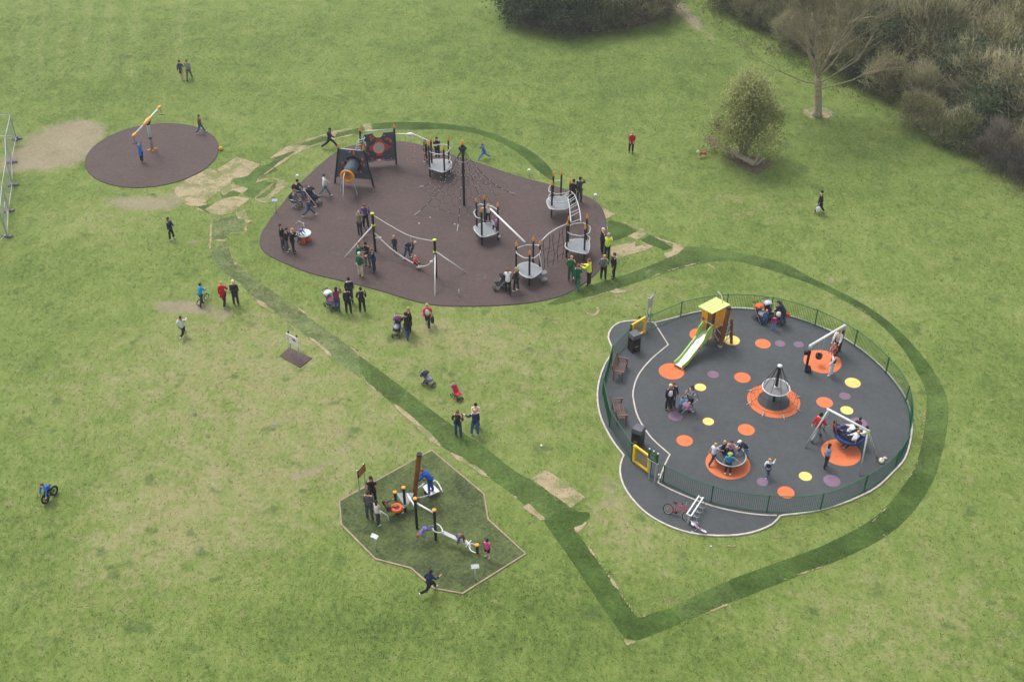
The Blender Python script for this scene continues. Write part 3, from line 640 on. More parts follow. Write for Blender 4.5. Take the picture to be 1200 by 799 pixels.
    smat = M(skin or random.choice(SK), .6, .08, 8, name='skin', spec=.3)
    eyes = [hm + Fh * .085 * hd + Uh * .015 * hd + Y * sd_ * .034 * hd for sd_ in (1, -1)]; mouth = hm + Fh * .085 * hd - Uh * .055 * hd
    def face(me):
        cs = np.empty(len(me.polygons) * 3); me.polygons.foreach_get('center', cs); cs = cs.reshape(-1, 3)
        for t_, mi in ((eyes[0], 1), (eyes[1], 1), (mouth, 2)):
            k = int(np.argmin(((cs - np.array(t_)) ** 2).sum(1))); me.polygons[k].material_index = mi
    skin_obj('body', V, E, Rd, smat, root, 1, 0, [smat, EYE, LIPS], face)
    # clothes
    tm = cloth(top); v2 = []; e2 = []; r2 = []
    def a2(pt, r, par=None):
        v2.append(Vector(pt)); r2.append(r); i = len(v2) - 1
        if par is not None: e2.append((par, i))
        return i
    q00 = a2(pel - (waist - pel).normalized() * .085 * s, .165 * s); q0 = a2(pel + (waist - pel) * .2, .165 * s, q00); q1 = a2(waist, .155 * s, q0); q2 = a2(chest, .168 * s, q1); q3 = a2(upch, .135 * s, q2); a2(nb - (nb - upch) * .1, .075 * s, q3)
    if coat: a2(pel - Vector((0, 0, .1 * s + coat * .45 * s)), .185 * s, q00); a2(pel - Vector((0, 0, .1 * s + coat * s)), .195 * s, len(v2) - 1)
    for nm in 'lr':
        sh, el, wr = J[nm + 'sh'], J[nm + 'el'], J[nm + 'wr']
        b1 = a2(sh, .088 * s, q3)
        if sleeve >= .9: b2 = a2(el, .07 * s, b1); a2(el + (wr - el) * 1.02, .055 * s, b2)
        elif sleeve > .1: a2(sh + (el - sh) * .8, .072 * s, b1)
    skin_obj('jacket' if sleeve > .9 else 'shirt', v2, e2, r2, tm, root, 1, 0)
    if vest or tee:
        v3 = [pel + (waist - pel) * .3 + (Fw * .035 * s if tee else 0 * Fw), waist + (Fw * .05 * s if tee else 0 * Fw), chest + (Fw * .055 * s if tee else 0 * Fw), upch + (Fw * .03 * s if tee else 0 * Fw)]
        r3 = [.15 * s, .145 * s, .15 * s, .115 * s] if tee else [.182 * s, .176 * s, .188 * s, .152 * s]
        skin_obj('vest' if vest else 'shirt_front', v3, [(0, 1), (1, 2), (2, 3)], r3, cloth(vest or tee), root, 1, 0)
    if pants:
        bm_ = cloth(bot); v4 = [pel + (waist - pel) * .25]; r4 = [.15 * s]; e4 = []
        for nm in 'lr':
            hp, kn_, an = J[nm + 'hip'], J[nm + 'kn'], J[nm + 'an']; i = len(v4)
            v4.append(hp); r4.append(.118 * s); e4.append((0, i))
            if shorts: v4.append(hp + (kn_ - hp) * .8); r4.append(.10 * s); e4.append((i, i + 1))
            else:
                v4 += [kn_, kn_ + (an - kn_) * 1.06]; r4 += [.085 * s, .072 * s]; e4 += [(i, i + 1), (i + 1, i + 2)]
        skin_obj('shorts' if shorts else 'trousers', v4, e4, r4, bm_, root, 1, 0)
    if skirt:
        mid = (J['lkn'] + J['rkn']) / 2; dn = (mid - pel) * skirt
        skin_obj('skirt', [pel + dn * .02, pel + dn * .5, pel + dn], [(0, 1), (1, 2)], [.125 * s, .16 * s, .19 * s], cloth(bot), root, 1, 0)
    if not noshoe:
        for nm in 'lr':
            an, fw, shn = J[nm + 'an'], J[nm + 'fw'], J[nm + 'shn']; dn = Vector((0, 0, -.045 * s)) if abs(shn.z) > .3 else shn * .03 * s
            vs_ = [an - fw * .035 * s + dn, an + fw * .06 * s + dn, an + fw * .145 * s + dn * 1.15]; rs_ = [.056 * s, .056 * s, .044 * s]; es_ = [(0, 1), (1, 2)]
            if boots: kn_ = J[nm + 'kn']; vs_.append(an + (kn_ - an) * .75); rs_.append(.062 * s); es_.append((0, 3))
            skin_obj('boot' if boots else 'shoe', vs_, es_, rs_, cloth(boots or shoe), root, 1, 0)
    # hair
    m = MB(); rot = Matrix((Fh, Y, Uh)).transposed()
    hc = HAIRC.get(hair, hair)
    if hair != 'bald':
        m.ball(hm - Fh * .022 * hd + Uh * .032 * hd, (.102 * hd, .096 * hd, .095 * hd), 14, 9, rot)
        if long: m.ball(hm - Fh * .055 * hd - Uh * .09 * hd, (.062 * hd, .095 * hd, .15 * hd), 12, 8, rot)
        else: m.ball(hm - Fh * .05 * hd - Uh * .015 * hd, (.07 * hd, .088 * hd, .075 * hd), 10, 7, rot)
        for i in range(len(m.v)): m.v[i] = tuple(c_ + random.uniform(-.006, .006) * hd for c_ in m.v[i])
        m.build('hair', M(hc, .75, .3, 14, name='hair_' + str(hair).strip('#')), root, True)
    if hat:
        m = MB(); m.ball(hm - Fh * .01 * hd + Uh * .045 * hd, (.115 * hd, .108 * hd, .098 * hd), 14, 8, rot); m.ball(hm + Fh * .09 * hd + Uh * .05 * hd, (.07 * hd, .075 * hd, .012 * hd), 10, 6, rot)
        m.build('cap', cloth(hat), root, True)
    if hood:
        m = MB(); m.ball(nb - Fw * .06 * s + U * .01 * s, (.085 * s, .115 * s, .07 * s), 12, 8, Matrix((Fw, Y, U)).transposed()); m.build('hood', cloth(hood), root, True)
    if scarf:
        m = MB(); m.ball(nb + Fw * .01 * s + U * .015 * s, (.072 * s, .078 * s, .045 * s), 12, 8, Matrix((Fw, Y, U)).transposed()); m.build('scarf', cloth(scarf), root, True)
    root['_j'] = 1; del root['_j']
    return root, J
def world_pt(root, q):
    return Matrix.Translation(root.location) @ root.rotation_euler.to_matrix().to_4x4() @ Vector(q)
def bag(label, root, hand, color, size=(.26, .12, .32), cat='bag', name='bag', group=None):
    """soft bag hanging from a hand, a thing of its own"""
    w_ = world_pt(root, hand); o = thing(name, label, cat, (w_.x, w_.y, w_.z), root.rotation_euler.z, group)
    m = MB(); m.ball((0, 0, -size[2] * .5 - .14), (size[0] / 2, size[1] / 2, size[2] / 2), 12, 8); b_ = m.build('body', cloth(color), o, True)
    m = MB(); m.tube([(-.05, 0, -.22), (-.03, 0, -.06), (0, 0, .0), (.03, 0, -.06), (.05, 0, -.22)], .009, 5); m.build('handle', cloth(color), o, True)
    return o
# ---------------------------------------------------------------- who is where
PP = person
PP('person in dark blue jacket and skirt walking away at the far left of the lawn', 213.6, 93, 92, 1.62, 'walk', '#3c4456', '#2d3038', '#c9b7a5', 'brown', skirt=.9, pants=False)
PP('person in grey shirt and grey trousers walking away beside one in a skirt', 222.3, 93.3, 88, 1.7, 'walk2', '#83867f', '#5c5e60', '#22211f', 'ginger')
PP('child in long bright blue shirt hanging on the spinning swing bar', 166.8, 190.5, 75, 1.4, 'up', '#2f6fd0', '#15161a', '#a8a8a8', 'blond', coat=.28)
PP('boy in brown patterned shirt and jeans on the round brown surface edge', 235.3, 156.6, 20, 1.5, 'walk', '#6d5148', '#3b5c80', '#d5d5d2', 'brown', sleeve=.5)
PP('person with long dark hair and navy jacket on the grass below the bare earth', 201.6, 280.5, -12, 1.6, 'shift', '#1f2a48', '#15161a', '#e5e2e0', 'dark', long=True)
PP('man in dark navy striding across the grass above the climbing panels', 386, 173.5, 5, 1.72, 'stride', '#242a36', '#181c26', '#c6cbd2', 'dark')
PP('man in white jacket and jeans walking near the tunnel climbing panel', 380.8, 230.5, 20, 1.7, 'walk', '#dcdfe3', '#56718c', '#e2e2e0', 'brown', mirror=True)
PP('child in blue denim outfit and white shoes leaning on a black buggy', 362, 254, 10, 1.4, 'stride', '#24406c', '#2d4a70', '#e8e6e6', 'ginger')
PP('man in black jacket and brown boots, leftmost beside the white play table', 332, 291, 10, 1.74, 'shift', '#15171a', '#36475c', '#5a3f2e', 'brown')
PP('person in black jacket and white shoes second from left at the play table', 337, 295, 15, 1.66, 'hold', '#1a1b1e', '#4b4e52', '#e6e6e6', 'dark')
PP('fair haired person in black coat with hands up front at the play table', 344.5, 296.8, 25, 1.74, 'hold', '#141518', '#101114', '#16171a', 'blond')
PP('child in denim blue top leaning on the white play table', 350.5, 285, -5, 1.3, 'stoop', '#5674a0', '#3d506c', '#8d8d8d', 'ginger')
PP('man in purple jumper and dark trousers by the left rope walk post', 429.3, 267.5, 95, 1.76, 'pocket', '#4d3a78', '#20222c', '#1b1a1a', 'ginger')
PP('person in khaki jacket taking a picture by the left rope walk post', 422.2, 275.5, 80, 1.68, 'photo', '#736a5c', '#2a2b2c', '#3a3230', 'grey')
PP('white haired man in green blazer and beige trousers holding blue papers', 423.3, 325, 60, 1.76, 'stand', '#0f5a40', '#c9bda2', '#4a4038', 'white')
PP('man in green jacket standing behind the man in beige trousers', 421, 313.5, 15, 1.76, 'hold', '#155c44', '#454a50', '#26221f', 'ginger')
PP('dark haired man in dark suit reading a paper, facing the camera', 431.5, 312, 250, 1.75, 'hold', '#202228', '#5d605c', '#1b1a1a', 'black')
PP('person in navy jumper and navy trousers by the green jacketed men', 439.3, 319.5, 185, 1.7, 'hold', '#1b2a48', '#1a2234', '#3a2f2a', 'ginger')
PP('small boy in dark coat standing behind the rope walk', 463.2, 296, 265, 1.2, 'stand', '#363e46', '#222a44', '#22211f', 'blond')
PP('adult in black hoodie bending over to help a girl on the rope walk', 476.5, 303.5, -8, 1.7, 'bend', '#1d1e22', '#364f78', '#e6e3e6', 'blond', P=dict(lean=85))
PP('small girl in coral pink jacket sitting on the slack rope walk', 486.5, 314, 330, 1.05, 'sit', '#e04860', '#2c2630', '#2c2630', 'blond', P=dict(on=.33), long=True)
r_, j_ = PP('woman in magenta jacket and jeans taking a picture by a pushchair', 396, 365, 75, 1.66, 'photo', '#7a2258', '#2c456c', '#3a4a62', 'dark', long=True, P=dict(la=(5, 8, 14, 0)))
PP('man in navy suit with white collar, the farther of the suited three on grass', 411, 355, 100, 1.76, 'stand', '#1c2434', '#1a2030', '#141414', 'black', scarf='#d8d8dc')
PP('man in black suit with back turned, middle of the suited three on grass', 409, 367, 92, 1.74, 'stand', '#171a22', '#15171c', '#121212', 'black', scarf='#c8c8cc')
PP('man in navy jumper and black trousers with hands in front, right of two suits', 425, 365.3, 95, 1.7, 'pocket', '#18202e', '#121317', '#111111', 'black', scarf='#d0d2d6')
PP('blond woman in long black coat standing behind a purple hooded pushchair', 481, 388, 190, 1.68, 'stand', '#1d1d20', '#1b1c22', '#151515', 'blond', coat=.5, long=True)
PP('person in black coat and jeans standing beside a purple hooded pushchair', 478.6, 396.6, 120, 1.7, 'push', '#151517', '#2e4680', '#25303f', 'dark', coat=.25, mirror=True)
r_, j_ = PP('person in pink top and white waistcoat carrying a dark bag', 501.5, 382, 268, 1.68, 'walk', '#d8345c', '#1b2030', '#b8b8bd', 'blond', vest='#e6e3dc', tee='#e8872a')
bag('black and red bag carried by the person in the white waistcoat', r_, j_['lhand'], '#23272b', (.34, .22, .5))
PP('man in black jacket and jeans with his back turned near two buggies', 537.3, 511, 82, 1.74, 'pocket', '#1f2224', '#2c4668', '#232b36', 'ginger')
PP('dark haired person in cream cardigan facing the camera beside two men', 558, 500, 275, 1.66, 'hold', '#d9c9b4', '#3a4658', '#55504c', 'dark')
PP('fair haired man in navy jumper and jeans holding something white', 556.5, 510, 108, 1.74, 'shift', '#1b3058', '#3a5c90', '#e2e2e6', 'blond', P=dict(la=(30, 26, 50, -20)))
PP('person in bright blue jacket holding a small bicycle on worn grass', 236.3, 358.2, 55, 1.5, 'push', '#1f9ad8', '#26343e', '#22262c', 'dark')
PP('person in bright red coat walking away with one in black', 263, 358, 85, 1.68, 'walk', '#b8161c', '#17191c', '#c8c6c2', 'blond', coat=.12)
PP('white haired person in black coat walking away beside a red coat', 277, 357, 95, 1.68, 'stand', '#1b1c1f', '#24262a', '#5a4340', 'white', coat=.28)
PP('boy in pale grey top with orange hood running away over the grass', 214.7, 394.5, 80, 1.5, 'run', '#c9ccd2', '#15161c', '#d8d8e0', 'brown', hood='#e8742a', P=dict(lean=8))
PP('red haired woman in white top with a buggy near the platform tower', 595.4, 345, 95, 1.7, 'push', '#e0e2e8', '#17181a', '#141414', 'ginger', sleeve=.5)
PP('fair haired woman in dark jacket beside the woman in white top', 605, 341.8, 150, 1.66, 'shift', '#26262a', '#2e2c2c', '#e0ded8', 'blond', long=True)
PP('bald man in bottle green jacket and trousers by the brown surface edge', 668.8, 330, 75, 1.8, 'pocket', '#11603a', '#155440', '#6a5148', 'bald')
PP('person in green overalls walking next to the bald man in green', 676.5, 338, 80, 1.74, 'walk', '#10562f', '#0f6a4a', '#5a4a44', 'ginger')
PP('officer in yellow high visibility jacket standing alone by the surface edge', 690, 334, 160, 1.85, 'hold', '#d6ee3a', '#14161a', '#121212', 'ginger', P=dict(head=0))
PP('person in patterned black and white fleece with back turned', 706.8, 327, 85, 1.7, 'pocket', '#59626c', '#121316', '#141414', 'blond')
PP('man in black suit at the right end of the group on the turf', 719, 325.7, 190, 1.78, 'stand', '#15161a', '#16171c', '#101010', 'brown')
PP('officer in yellow high visibility jacket beside a person in black', 711, 303, 60, 1.78, 'hold', '#d2ee3c', '#15171a', '#121212', 'grey')
PP('person in black coat at the surface edge behind a yellow jacket', 705, 296.5, 20, 1.76, 'stand', '#1b1d22', '#16181c', '#1a1212', 'white')
PP('man in black suit at the foot of the arched ladder', 671.5, 238.5, 60, 1.76, 'stand', '#15161a', '#14151a', '#101010', 'dark')
PP('man in charcoal suit holding a phone beside the arched ladder', 678.7, 236.8, 70, 1.8, 'phone', '#363a40', '#34383e', '#141414', 'black')
PP('boy in bright blue clothes running on the grass beyond the net pyramid', 568, 186.8, 185, 1.35, 'stride', '#2d63b8', '#3c70c0', '#9bb0d0', 'ginger', P=dict(la=(-30, 30, 10, 0), ra=(45, 30, 5, 0)))
PP('person in black jacket by the hanging steps behind the far tower', 499.5, 189.5, 200, 1.72, 'shift', '#18191c', '#1b1c20', '#dcdcdc', 'ginger')
PP('person in dark jacket with a black bag behind the far tower', 513, 186.5, 260, 1.72, 'hold', '#191c28', '#1c1d22', '#141414', 'brown')
PP('man in red jumper and black trousers alone on the wide lawn', 739.2, 178.8, 265, 1.66, 'hold', '#c01c2a', '#16171b', '#131313', 'grey', P=dict(la=(10, 6, 40, 40), ra=(12, 6, 40, 40)))
r_, j_ = PP('person in black coat and white scarf carrying two white bags', 960, 249.5, 165, 1.68, 'bags', '#15161a', '#23262c', '#b8a8a8', 'dark', coat=.28, scarf='#e8e8ee')
bag('white carrier bag in the nearer hand of the person in black coat', r_, j_['lhand'], '#e9e9ec', (.3, .16, .46)); bag('pale carrier bag in the farther hand of the person in black coat', r_, j_['rhand'], '#ccd4c8', (.3, .16, .44))
PP('person in navy hooded top running beside the green matting corner', 501.5, 694.5, 35, 1.5, 'run', '#1d2a48', '#181a20', '#e0e2e8', 'dark', hood='#1d2a48')
PP('woman in black T-shirt and trousers facing the camera by the wooden sign', 437.5, 589.5, 268, 1.72, 'stand', '#131418', '#131417', '#141414', 'dark', long=True, sleeve=.5)
PP('man in grey jumper with his back turned at the matting edge', 433.5, 608, 78, 1.76, 'stand', '#53525a', '#444a54', '#2a2a2a', 'brown')
r_, j_ = PP('person in white jacket and jeans watching a child in the spinner', 443, 615, 40, 1.55, 'shift', '#e2ded8', '#24304e', '#e6e6e6', 'dark', long=True)
PP('child in brown jacket lying back in the orange spinner cup', 0, 0, 20, 1.4, 'sprawl', '#54423c', '#5a4b48', '#e6e6ea', 'brown', at=G(456.5, 604), P=dict(on=.38), long=True)
PP('person in blue overalls leaning on the white rocking platform', 505.5, 577.3, 170, 1.62, 'stoop', '#1c52b0', '#1c4a9c', '#2a3a60', 'ginger', at=G(505.5, 577.3, .32), P=dict(la=(76, 6, 8, 0), ra=(70, 6, 12, 0)))
PP('small girl in lilac hanging over the low pipe bar', 509, 617, 215, 1.1, 'hang', '#7a68a8', '#6b6a9c', '#e2e2e6', 'ginger', P=dict(lean=125, ll=(-60, 6, 20), rl=(-55, 6, 30)), at=G(508.5, 619, .55))
PP('child in grey top lying along the balance plank', 540.5, 632, 300, 1.2, 'squat', '#5a6066', '#39404c', '#6a5c58', 'ginger', at=G(540, 636, .42), P=dict(lean=62, on=.2))
PP('girl in bright pink top and dark skirt beside the balance plank', 570.7, 654.5, 70, 1.25, 'shift', '#e0489c', '#1d2030', '#c8c0c8', 'dark', shorts=True, sleeve=.5)
# fenced playground
PP('woman in navy coat, white scarf and tall brown boots near two children', 783.3, 480.5, 280, 1.7, 'stand', '#1f2436', '#1c2232', '#6a3c24', '#d8c8b0', boots='#6a3a22', tee='#e4e2ea', coat=.15, long=True)
PP('brown haired woman standing close behind the one in tall boots', 786.8, 477.5, 285, 1.7, 'stand', '#22283a', '#1d2434', '#7a4a28', '#7a4f33', long=True, boots='#74442a')
PP('toddler in light blue top reaching up to a woman with a buggy', 796, 484, 30, 1.05, 'push', '#6aa8e0', '#3d4a66', '#b8a0b8', 'ginger', P=dict(la=(90, 4, 10, 0), ra=(86, 4, 10, 0)), vest=None)
PP('woman in grey top carrying a toddler in purple', 808, 481.5, 200, 1.66, 'carry', '#777a80', '#17181b', '#141414', 'brown', long=True)
PP('toddler in purple top held up by a woman in grey', 0, 0, 20, .82, 'sit', '#9c5cb0', '#8a90a0', '#c8c0c8', 'blond', at=G(806, 483, .78), P=dict(on=.22))
PP('boy in white T-shirt pushing the roundabout disc from its left', 834, 543.5, 35, 1.35, 'walk', '#d8dde6', '#2d3a52', '#8fb0d0', 'blond', sleeve=.5, P=dict(ra=(50, 10, 20, 0), lean=12))
PP('boy in turquoise T-shirt and green cap sitting on the roundabout rim', 0, 0, 262, 1.3, 'perch', '#1f90cc', '#26282e', '#eef0ee', 'blond', at=G(852.3, 551), hat='#9cb83a', sleeve=.5, P=dict(on=.52, la=(20, 60, 20, 0)))
PP('child in white cap bending over the roundabout from its right', 873.5, 538, 178, 1.35, 'bend', '#23263a', '#5c7aa0', '#6a86a8', 'blond', hat='#e6e6e8', P=dict(lean=60))
PP('child in navy top sitting on the far left of the roundabout', 0, 0, 320, 1.25, 'perch', '#20243a', '#23263a', '#2a2a2a', 'blond', at=G(845.5, 536), P=dict(on=.52, ll=(70, 12, 95), rl=(66, 12, 95)))
PP('girl in pale pink top sitting on the far side of the roundabout', 0, 0, 265, 1.25, 'perch', '#c890a0', '#1d1d24', '#2a2a2a', 'brown', at=G(854.5, 535.5), P=dict(on=.52, ll=(78, 12, 95), rl=(74, 12, 95), la=(70, 40, 90, 30), ra=(70, 40, 90, 30)), long=True)
PP('blond boy in navy waistcoat running near a purple spot', 897.8, 560, 60, 1.25, 'run', '#c8ccd8', '#2b3a50', '#b8c8d8', 'blond', vest='#262c40', P=dict(lean=8))
PP('man in red jumper and grey trousers behind the basket swing leg', 955.3, 515, 30, 1.74, 'walk', '#c0202c', '#8a8d92', '#26262a', 'black')
PP('person with long dark hair in grey blue top watching the basket swing', 966, 548, 10, 1.55, 'shift', '#8090b0', '#1d2434', '#3c3c42', '#2a2220', long=True)
PP('man in white jacket pushing a toddler in the baby swing', 979.8, 413.5, 235, 1.72, 'push', '#dcd8d0', '#1d2230', '#151515', 'blond', vest='#cfc9be')
PP('toddler in coral top sitting in the baby swing seat', 0, 0, 215, .85, 'sit', '#d88070', '#a06a70', '#e8d8d8', 'blond', at=G(975.2, 419.5), P=dict(on=.62, ll=(76, 8, 50), rl=(76, 8, 40)))
PP('boy in white top and trousers with black waistcoat by the baby swing', 973.3, 440.5, 165, 1.45, 'shift', '#e4e6ee', '#d2d4dc', '#e6e6ea', 'black', vest='#20222c')
r_, j_ = PP('woman in navy coat stooping over buggies by the far fence', 917, 382, 150, 1.7, 'stoop', '#232c40', '#2b4464', '#6b5a44', 'brown', long=True)
bag('red bag hanging from the woman stooping over the buggies', r_, Vector((-.12, -.2, .95)), '#c23a34', (.34, .18, .3))
PP('small child in blue and red by the orange hooded buggy', 895.8, 380.8, 80, 1.0, 'stand', '#3a66a0', '#3f6ca8', '#5a7aa8', 'blond', hood='#c0303a')
PP('small girl in magenta jacket and jeans facing the buggies', 905.7, 387.4, 85, 1.0, 'stand', '#b8206a', '#5a80c0', '#6a88b8', 'brown', hood='#e8e0e4')
PP('child in dark clothes sitting at the top of the slide', 0, 0, 225, 1.15, 'sit', '#2f2a2e', '#3a3a44', '#4a4a50', 'brown', at=G(836.5, 391.5), P=dict(on=1.1, ll=(84, 6, 30), rl=(84, 6, 40)), long=True)
PP('girl in white top and black leggings standing on the tower platform', 0, 0, 100, 1.25, 'shift', '#ddd3d2', '#141418', '#c8b0b0', 'blond', at=G(572, 259.5, .78), long=True, P=dict(la=(40, 50, 20, 0)))
PP('girl in bright lilac jacket climbing off the tower platform', 0, 0, 110, 1.15, 'climb', '#a868b8', '#1b1a22', '#26222a', '#d890c0', at=G(580.2, 273.5, .45), P=dict(lean=-12))
PP('man in black jacket sitting on a folding chair at the surface edge', 0, 0, -15, 1.76, 'sit', '#1a1b1f', '#3a4c74', '#3c3a3c', 'dark', at=G(349.5, 231), P=dict(on=.44))
PP('man in grey top sitting on a folding chair nearest the buggy', 0, 0, -20, 1.7, 'sit', '#62686c', '#5a5f68', '#3c3a3c', 'ginger', at=G(346.2, 242.5), P=dict(on=.44))
PP('rider in bright blue top leaning over a fat wheeled bicycle', 0, 0, 248, 1.4, 'ride', '#2472d0', '#1a1c24', '#26262c', '#6a3a28', at=G(60.5, 584.5), P=dict(on=.66, lean=48))
# children crowded in the basket swing
BS = G(993.6, 520)
for lab, dx, dy, fc, ps, tp, bt, hr, xk in [
    ('child in maroon top sitting up at the left of the basket swing', -.72, .25, -10, 'slouch', '#6a1730', '#1b1c24', 'dark', {}),
    ('child in white shirt lying across the middle of the basket swing', -.05, .15, 190, 'slouch', '#e6e4ea', '#23304c', 'brown', dict(lean=-50)),
    ('child in black and white top leaning at the front of the basket swing', .05, -.5, 200, 'slouch', '#d8d4da', '#16171d', 'blond', dict(lean=-35)),
    ('child in white sleeves at the right front of the basket swing', .62, -.12, 170, 'slouch', '#e2e2ec', '#16171d', 'dark', dict(lean=-20)),
    ('child in plum top at the far right of the basket swing', .45, .45, 215, 'slouch', '#4a2740', '#1d1d26', 'dark', {})]:
    q = BS + Vector((dx, dy, 0)); PP(lab, 0, 0, fc, 1.3, ps, tp, bt, '#26262c', hr, at=(q.x, q.y, .0), P=dict(on=.66, **xk))
# ================================================================ PLAY EQUIPMENT
def z7(sc, ox, oy, pts, z=0): return [G(ox + a / sc, oy + b / sc, z) for a, b in pts]
def root_at(name, label, cat, pts, group=None):
    c = sum((Vector((p[0], p[1], 0)) for p in pts), Vector()) / len(pts)
    o = thing(name, label, cat, (c.x, c.y, .02), 0, group); o['c'] = 0; del o['c']
    return o, Vector((c.x, c.y, .02))
def post(root, c, base, h, mat=BLACK, w_=.055, cap=ORANGE, top=None, capn=None, square=True):
    b = base - c; b.z = 0; t = Vector((b.x, b.y, h)) if top is None else top - c
    m = MB(); m.tube([b - Vector((0, 0, .02)), t], w_ * 1.15, 10); o = m.build('post', mat, root)
    if cap:
        d = (t - b).normalized(); q = Matrix.Translation(t)
        m = MB(); m.lathe([(w_ * 1.32, -.05), (w_ * 1.32, .08), (w_ * 1.05, .16), (w_ * .35, .27), (w_ * .1, .30)] if capn != 'flat' else [(w_ * 1.7, -.05), (w_ * 1.75, .0), (w_ * 1.3, .02), (.01, .025)], t, 12)
        k = m.build('cap', cap, o, True)
    return t
def tubes(name, root, c, lines, r, mat, n=6, kind=None):
    m = MB()
    for L in lines: m.tube([Vector(p) - c for p in L], r, n)
    o = m.build(name, mat, root, True)
    if kind: o['kind'] = kind
    return o

# ---- spinning swing on the round surface
c = G(178.7, 176); rt = thing('spinning_swing', 'grey leaning mast with a tilted white spinning bar on the round brown surface', 'spinning swing', c)
hub = G(172.6, 142, 2.62); ea = G(156.3, 159.2, 2.25); eb = G(187.5, 125.3, 2.98)
m = MB(); m.tube([Vector((0, 0, 0)), (hub - c) * .97], [.13, .10], 12); m.build('mast', STEEL, rt, True)
m = MB(); m.tube([(hub - c) * .42, (hub - c) * .46], .135, 12); m.build('collar', BLACK, rt, True)
m = MB(); m.tube([(hub - c) * .90, (hub - c) * .985], [.16, .24], 12); m.build('bearing', BLACK, rt, True)
ax = (eb - ea).normalized()
m = MB(); m.tube([ea - c, eb - c], .062, 10); m.build('bar', WHITE, rt, True)
m = MB(); m.tube([hub - c - ax * .5, hub - c - ax * .25, hub - c, hub - c + ax * .25, hub - c + ax * .5], [.08, .13, .155, .13, .08], 12); m.build('hub_cover', M('#e2b062', .5, .12, 4), rt, True)
for e, s_ in ((ea, 1), (eb, -1)):
    m = MB(); m.tube([e - c - ax * .12 * s_, e - c + ax * .05 * s_, e - c + ax * .3 * s_], [.06, .125, .08], 10); q = m.build('end_cover', M('#e6a850', .5, .12, 4), rt, True)
    m = MB(); m.tube([e - c, e - c - Vector((0, 0, .62))], .014, 6); m.tube([e - c + Vector((-.2, 0, -.62)), e - c + Vector((.2, 0, -.62))], .022, 6); m.build('hand_grip', BLACK, rt)
m = MB()
for k in range(4): a = k * math.pi / 2 + .5; m.tube([Vector((0, 0, .05)), Vector((math.cos(a) * .36, math.sin(a) * .36, .05))], [.10, .06], 8)
m.build('foot_plate', ORANGE, rt, True)

# ---- platform towers
def platform(root, c, poly, z):
    P = smooth_line([Vector((p.x, p.y, 0)) - Vector((c.x, c.y, 0)) for p in poly], True, .25)
    m = MB(); m.prism(P, z - c.z - .06, z - c.z); o = m.build('platform', GREYPANEL, root, tri=True)
    m = MB(); m.tube([Vector((p.x, p.y, z - c.z - .02)) for p in P], .035, 7, closed=True); m.build('platform_rim', STEEL, o, True)
    return o
def rail_ring(root, c, bases, z, bulge=.28, skip=(), dz=.0):
    n = len(bases); cc = sum(bases, Vector()) / n
    for i in range(n):
        if i in skip: continue
        a, b = bases[i], bases[(i + 1) % n]; mid = (a + b) / 2; out = (mid - cc); out.z = 0; out.normalize()
        pts = [a, a + (b - a) * .2 + out * bulge * .9, mid + out * bulge, a + (b - a) * .8 + out * bulge * .9, b]
        m = MB(); m.tube([Vector((p.x - c.x, p.y - c.y, z + dz - c.z)) for p in smooth_line(pts, False, .2)], .03, 7); m.build('hand_rail', STEEL, root, True)
def tower_posts(root, c, px_list):
    bs = []; tops = []
    for (u, v, vt) in px_list:
        b = G(u, v); h = Hgt(u, v, vt) - .28; bs.append(b); tops.append(post(root, c, b, h)); 
    return bs, tops
def conv(sc, ox, oy, L): return [(ox + a / sc, oy + b / sc, oy + t / sc) for a, b, t in L]
T2p = conv(7.5, 520, 200, [(293, 570, 240), (337, 655, 325), (478, 615, 280), (363, 540, 215)])
T3p = conv(7.5, 580, 190, [(497, 495, 165), (652, 475, 150), (577, 397, 75), (507, 415, 85)])
T4p = conv(7.5, 580, 250, [(627, 390, 70), (782, 420, 100), (797, 330, 10), (640, 345, 25)])
T5p = conv(7.5, 580, 250, [(187, 565, 250), (302, 635, 325), (392, 560, 240), (335, 520, 205)])
allb = [G(a, b) for T in (T2p, T3p, T4p, T5p) for a, b, t in T]
cf, cc_ = root_at('climbing_frame', 'four linked platform towers of black posts with orange tips on the brown surface', 'climbing frame', allb)
B2, t2 = tower_posts(cf, cc_, T2p); B3, t3 = tower_posts(cf, cc_, T3p); B4, t4 = tower_posts(cf, cc_, T4p); B5, t5 = tower_posts(cf, cc_, T5p)
platform(cf, cc_, z7(7.5, 520, 200, [(265, 495), (300, 558), (355, 582), (478, 540), (470, 490), (440, 465), (340, 460)], .75), .75)
platform(cf, cc_, z7(7.5, 580, 190, [(463, 320), (470, 390), (510, 415), (640, 405), (645, 320), (575, 300)], 1.0), 1.0)
platform(cf, cc_, z7(7.5, 580, 250, [(630, 310), (640, 240), (780, 225), (830, 255), (820, 340), (775, 352)], .85), .85)
platform(cf, cc_, z7(7.5, 580, 250, [(195, 465), (290, 428), (412, 490), (325, 567), (235, 540)], .8), .8)
rail_ring(cf, cc_, B2, 2.0, .3, (1,)); rail_ring(cf, cc_, B3, 1.95, .25, (1,)); rail_ring(cf, cc_, B4, 1.95, .25, (3,)); rail_ring(cf, cc_, B5, 2.0, .22); rail_ring(cf, cc_, B4, 1.2, .25, (0, 2, 3)); rail_ring(cf, cc_, B3, 1.3, .25, (1, 2))
tubes('overhead_beam', cf, cc_, [[G(574.7, 244.9, 2.1), G(615, 283.7, 2.3)]], .06, WHITE, 8)
pipe = smooth_line([G(634.5, 282.5, 2.5), G(643, 274, 2.6), G(654, 267, 2.58), G(664, 262.7, 2.5)], False, .3)
tubes('overhead_pipe', cf, cc_, [pipe], .04, STEEL, 7)
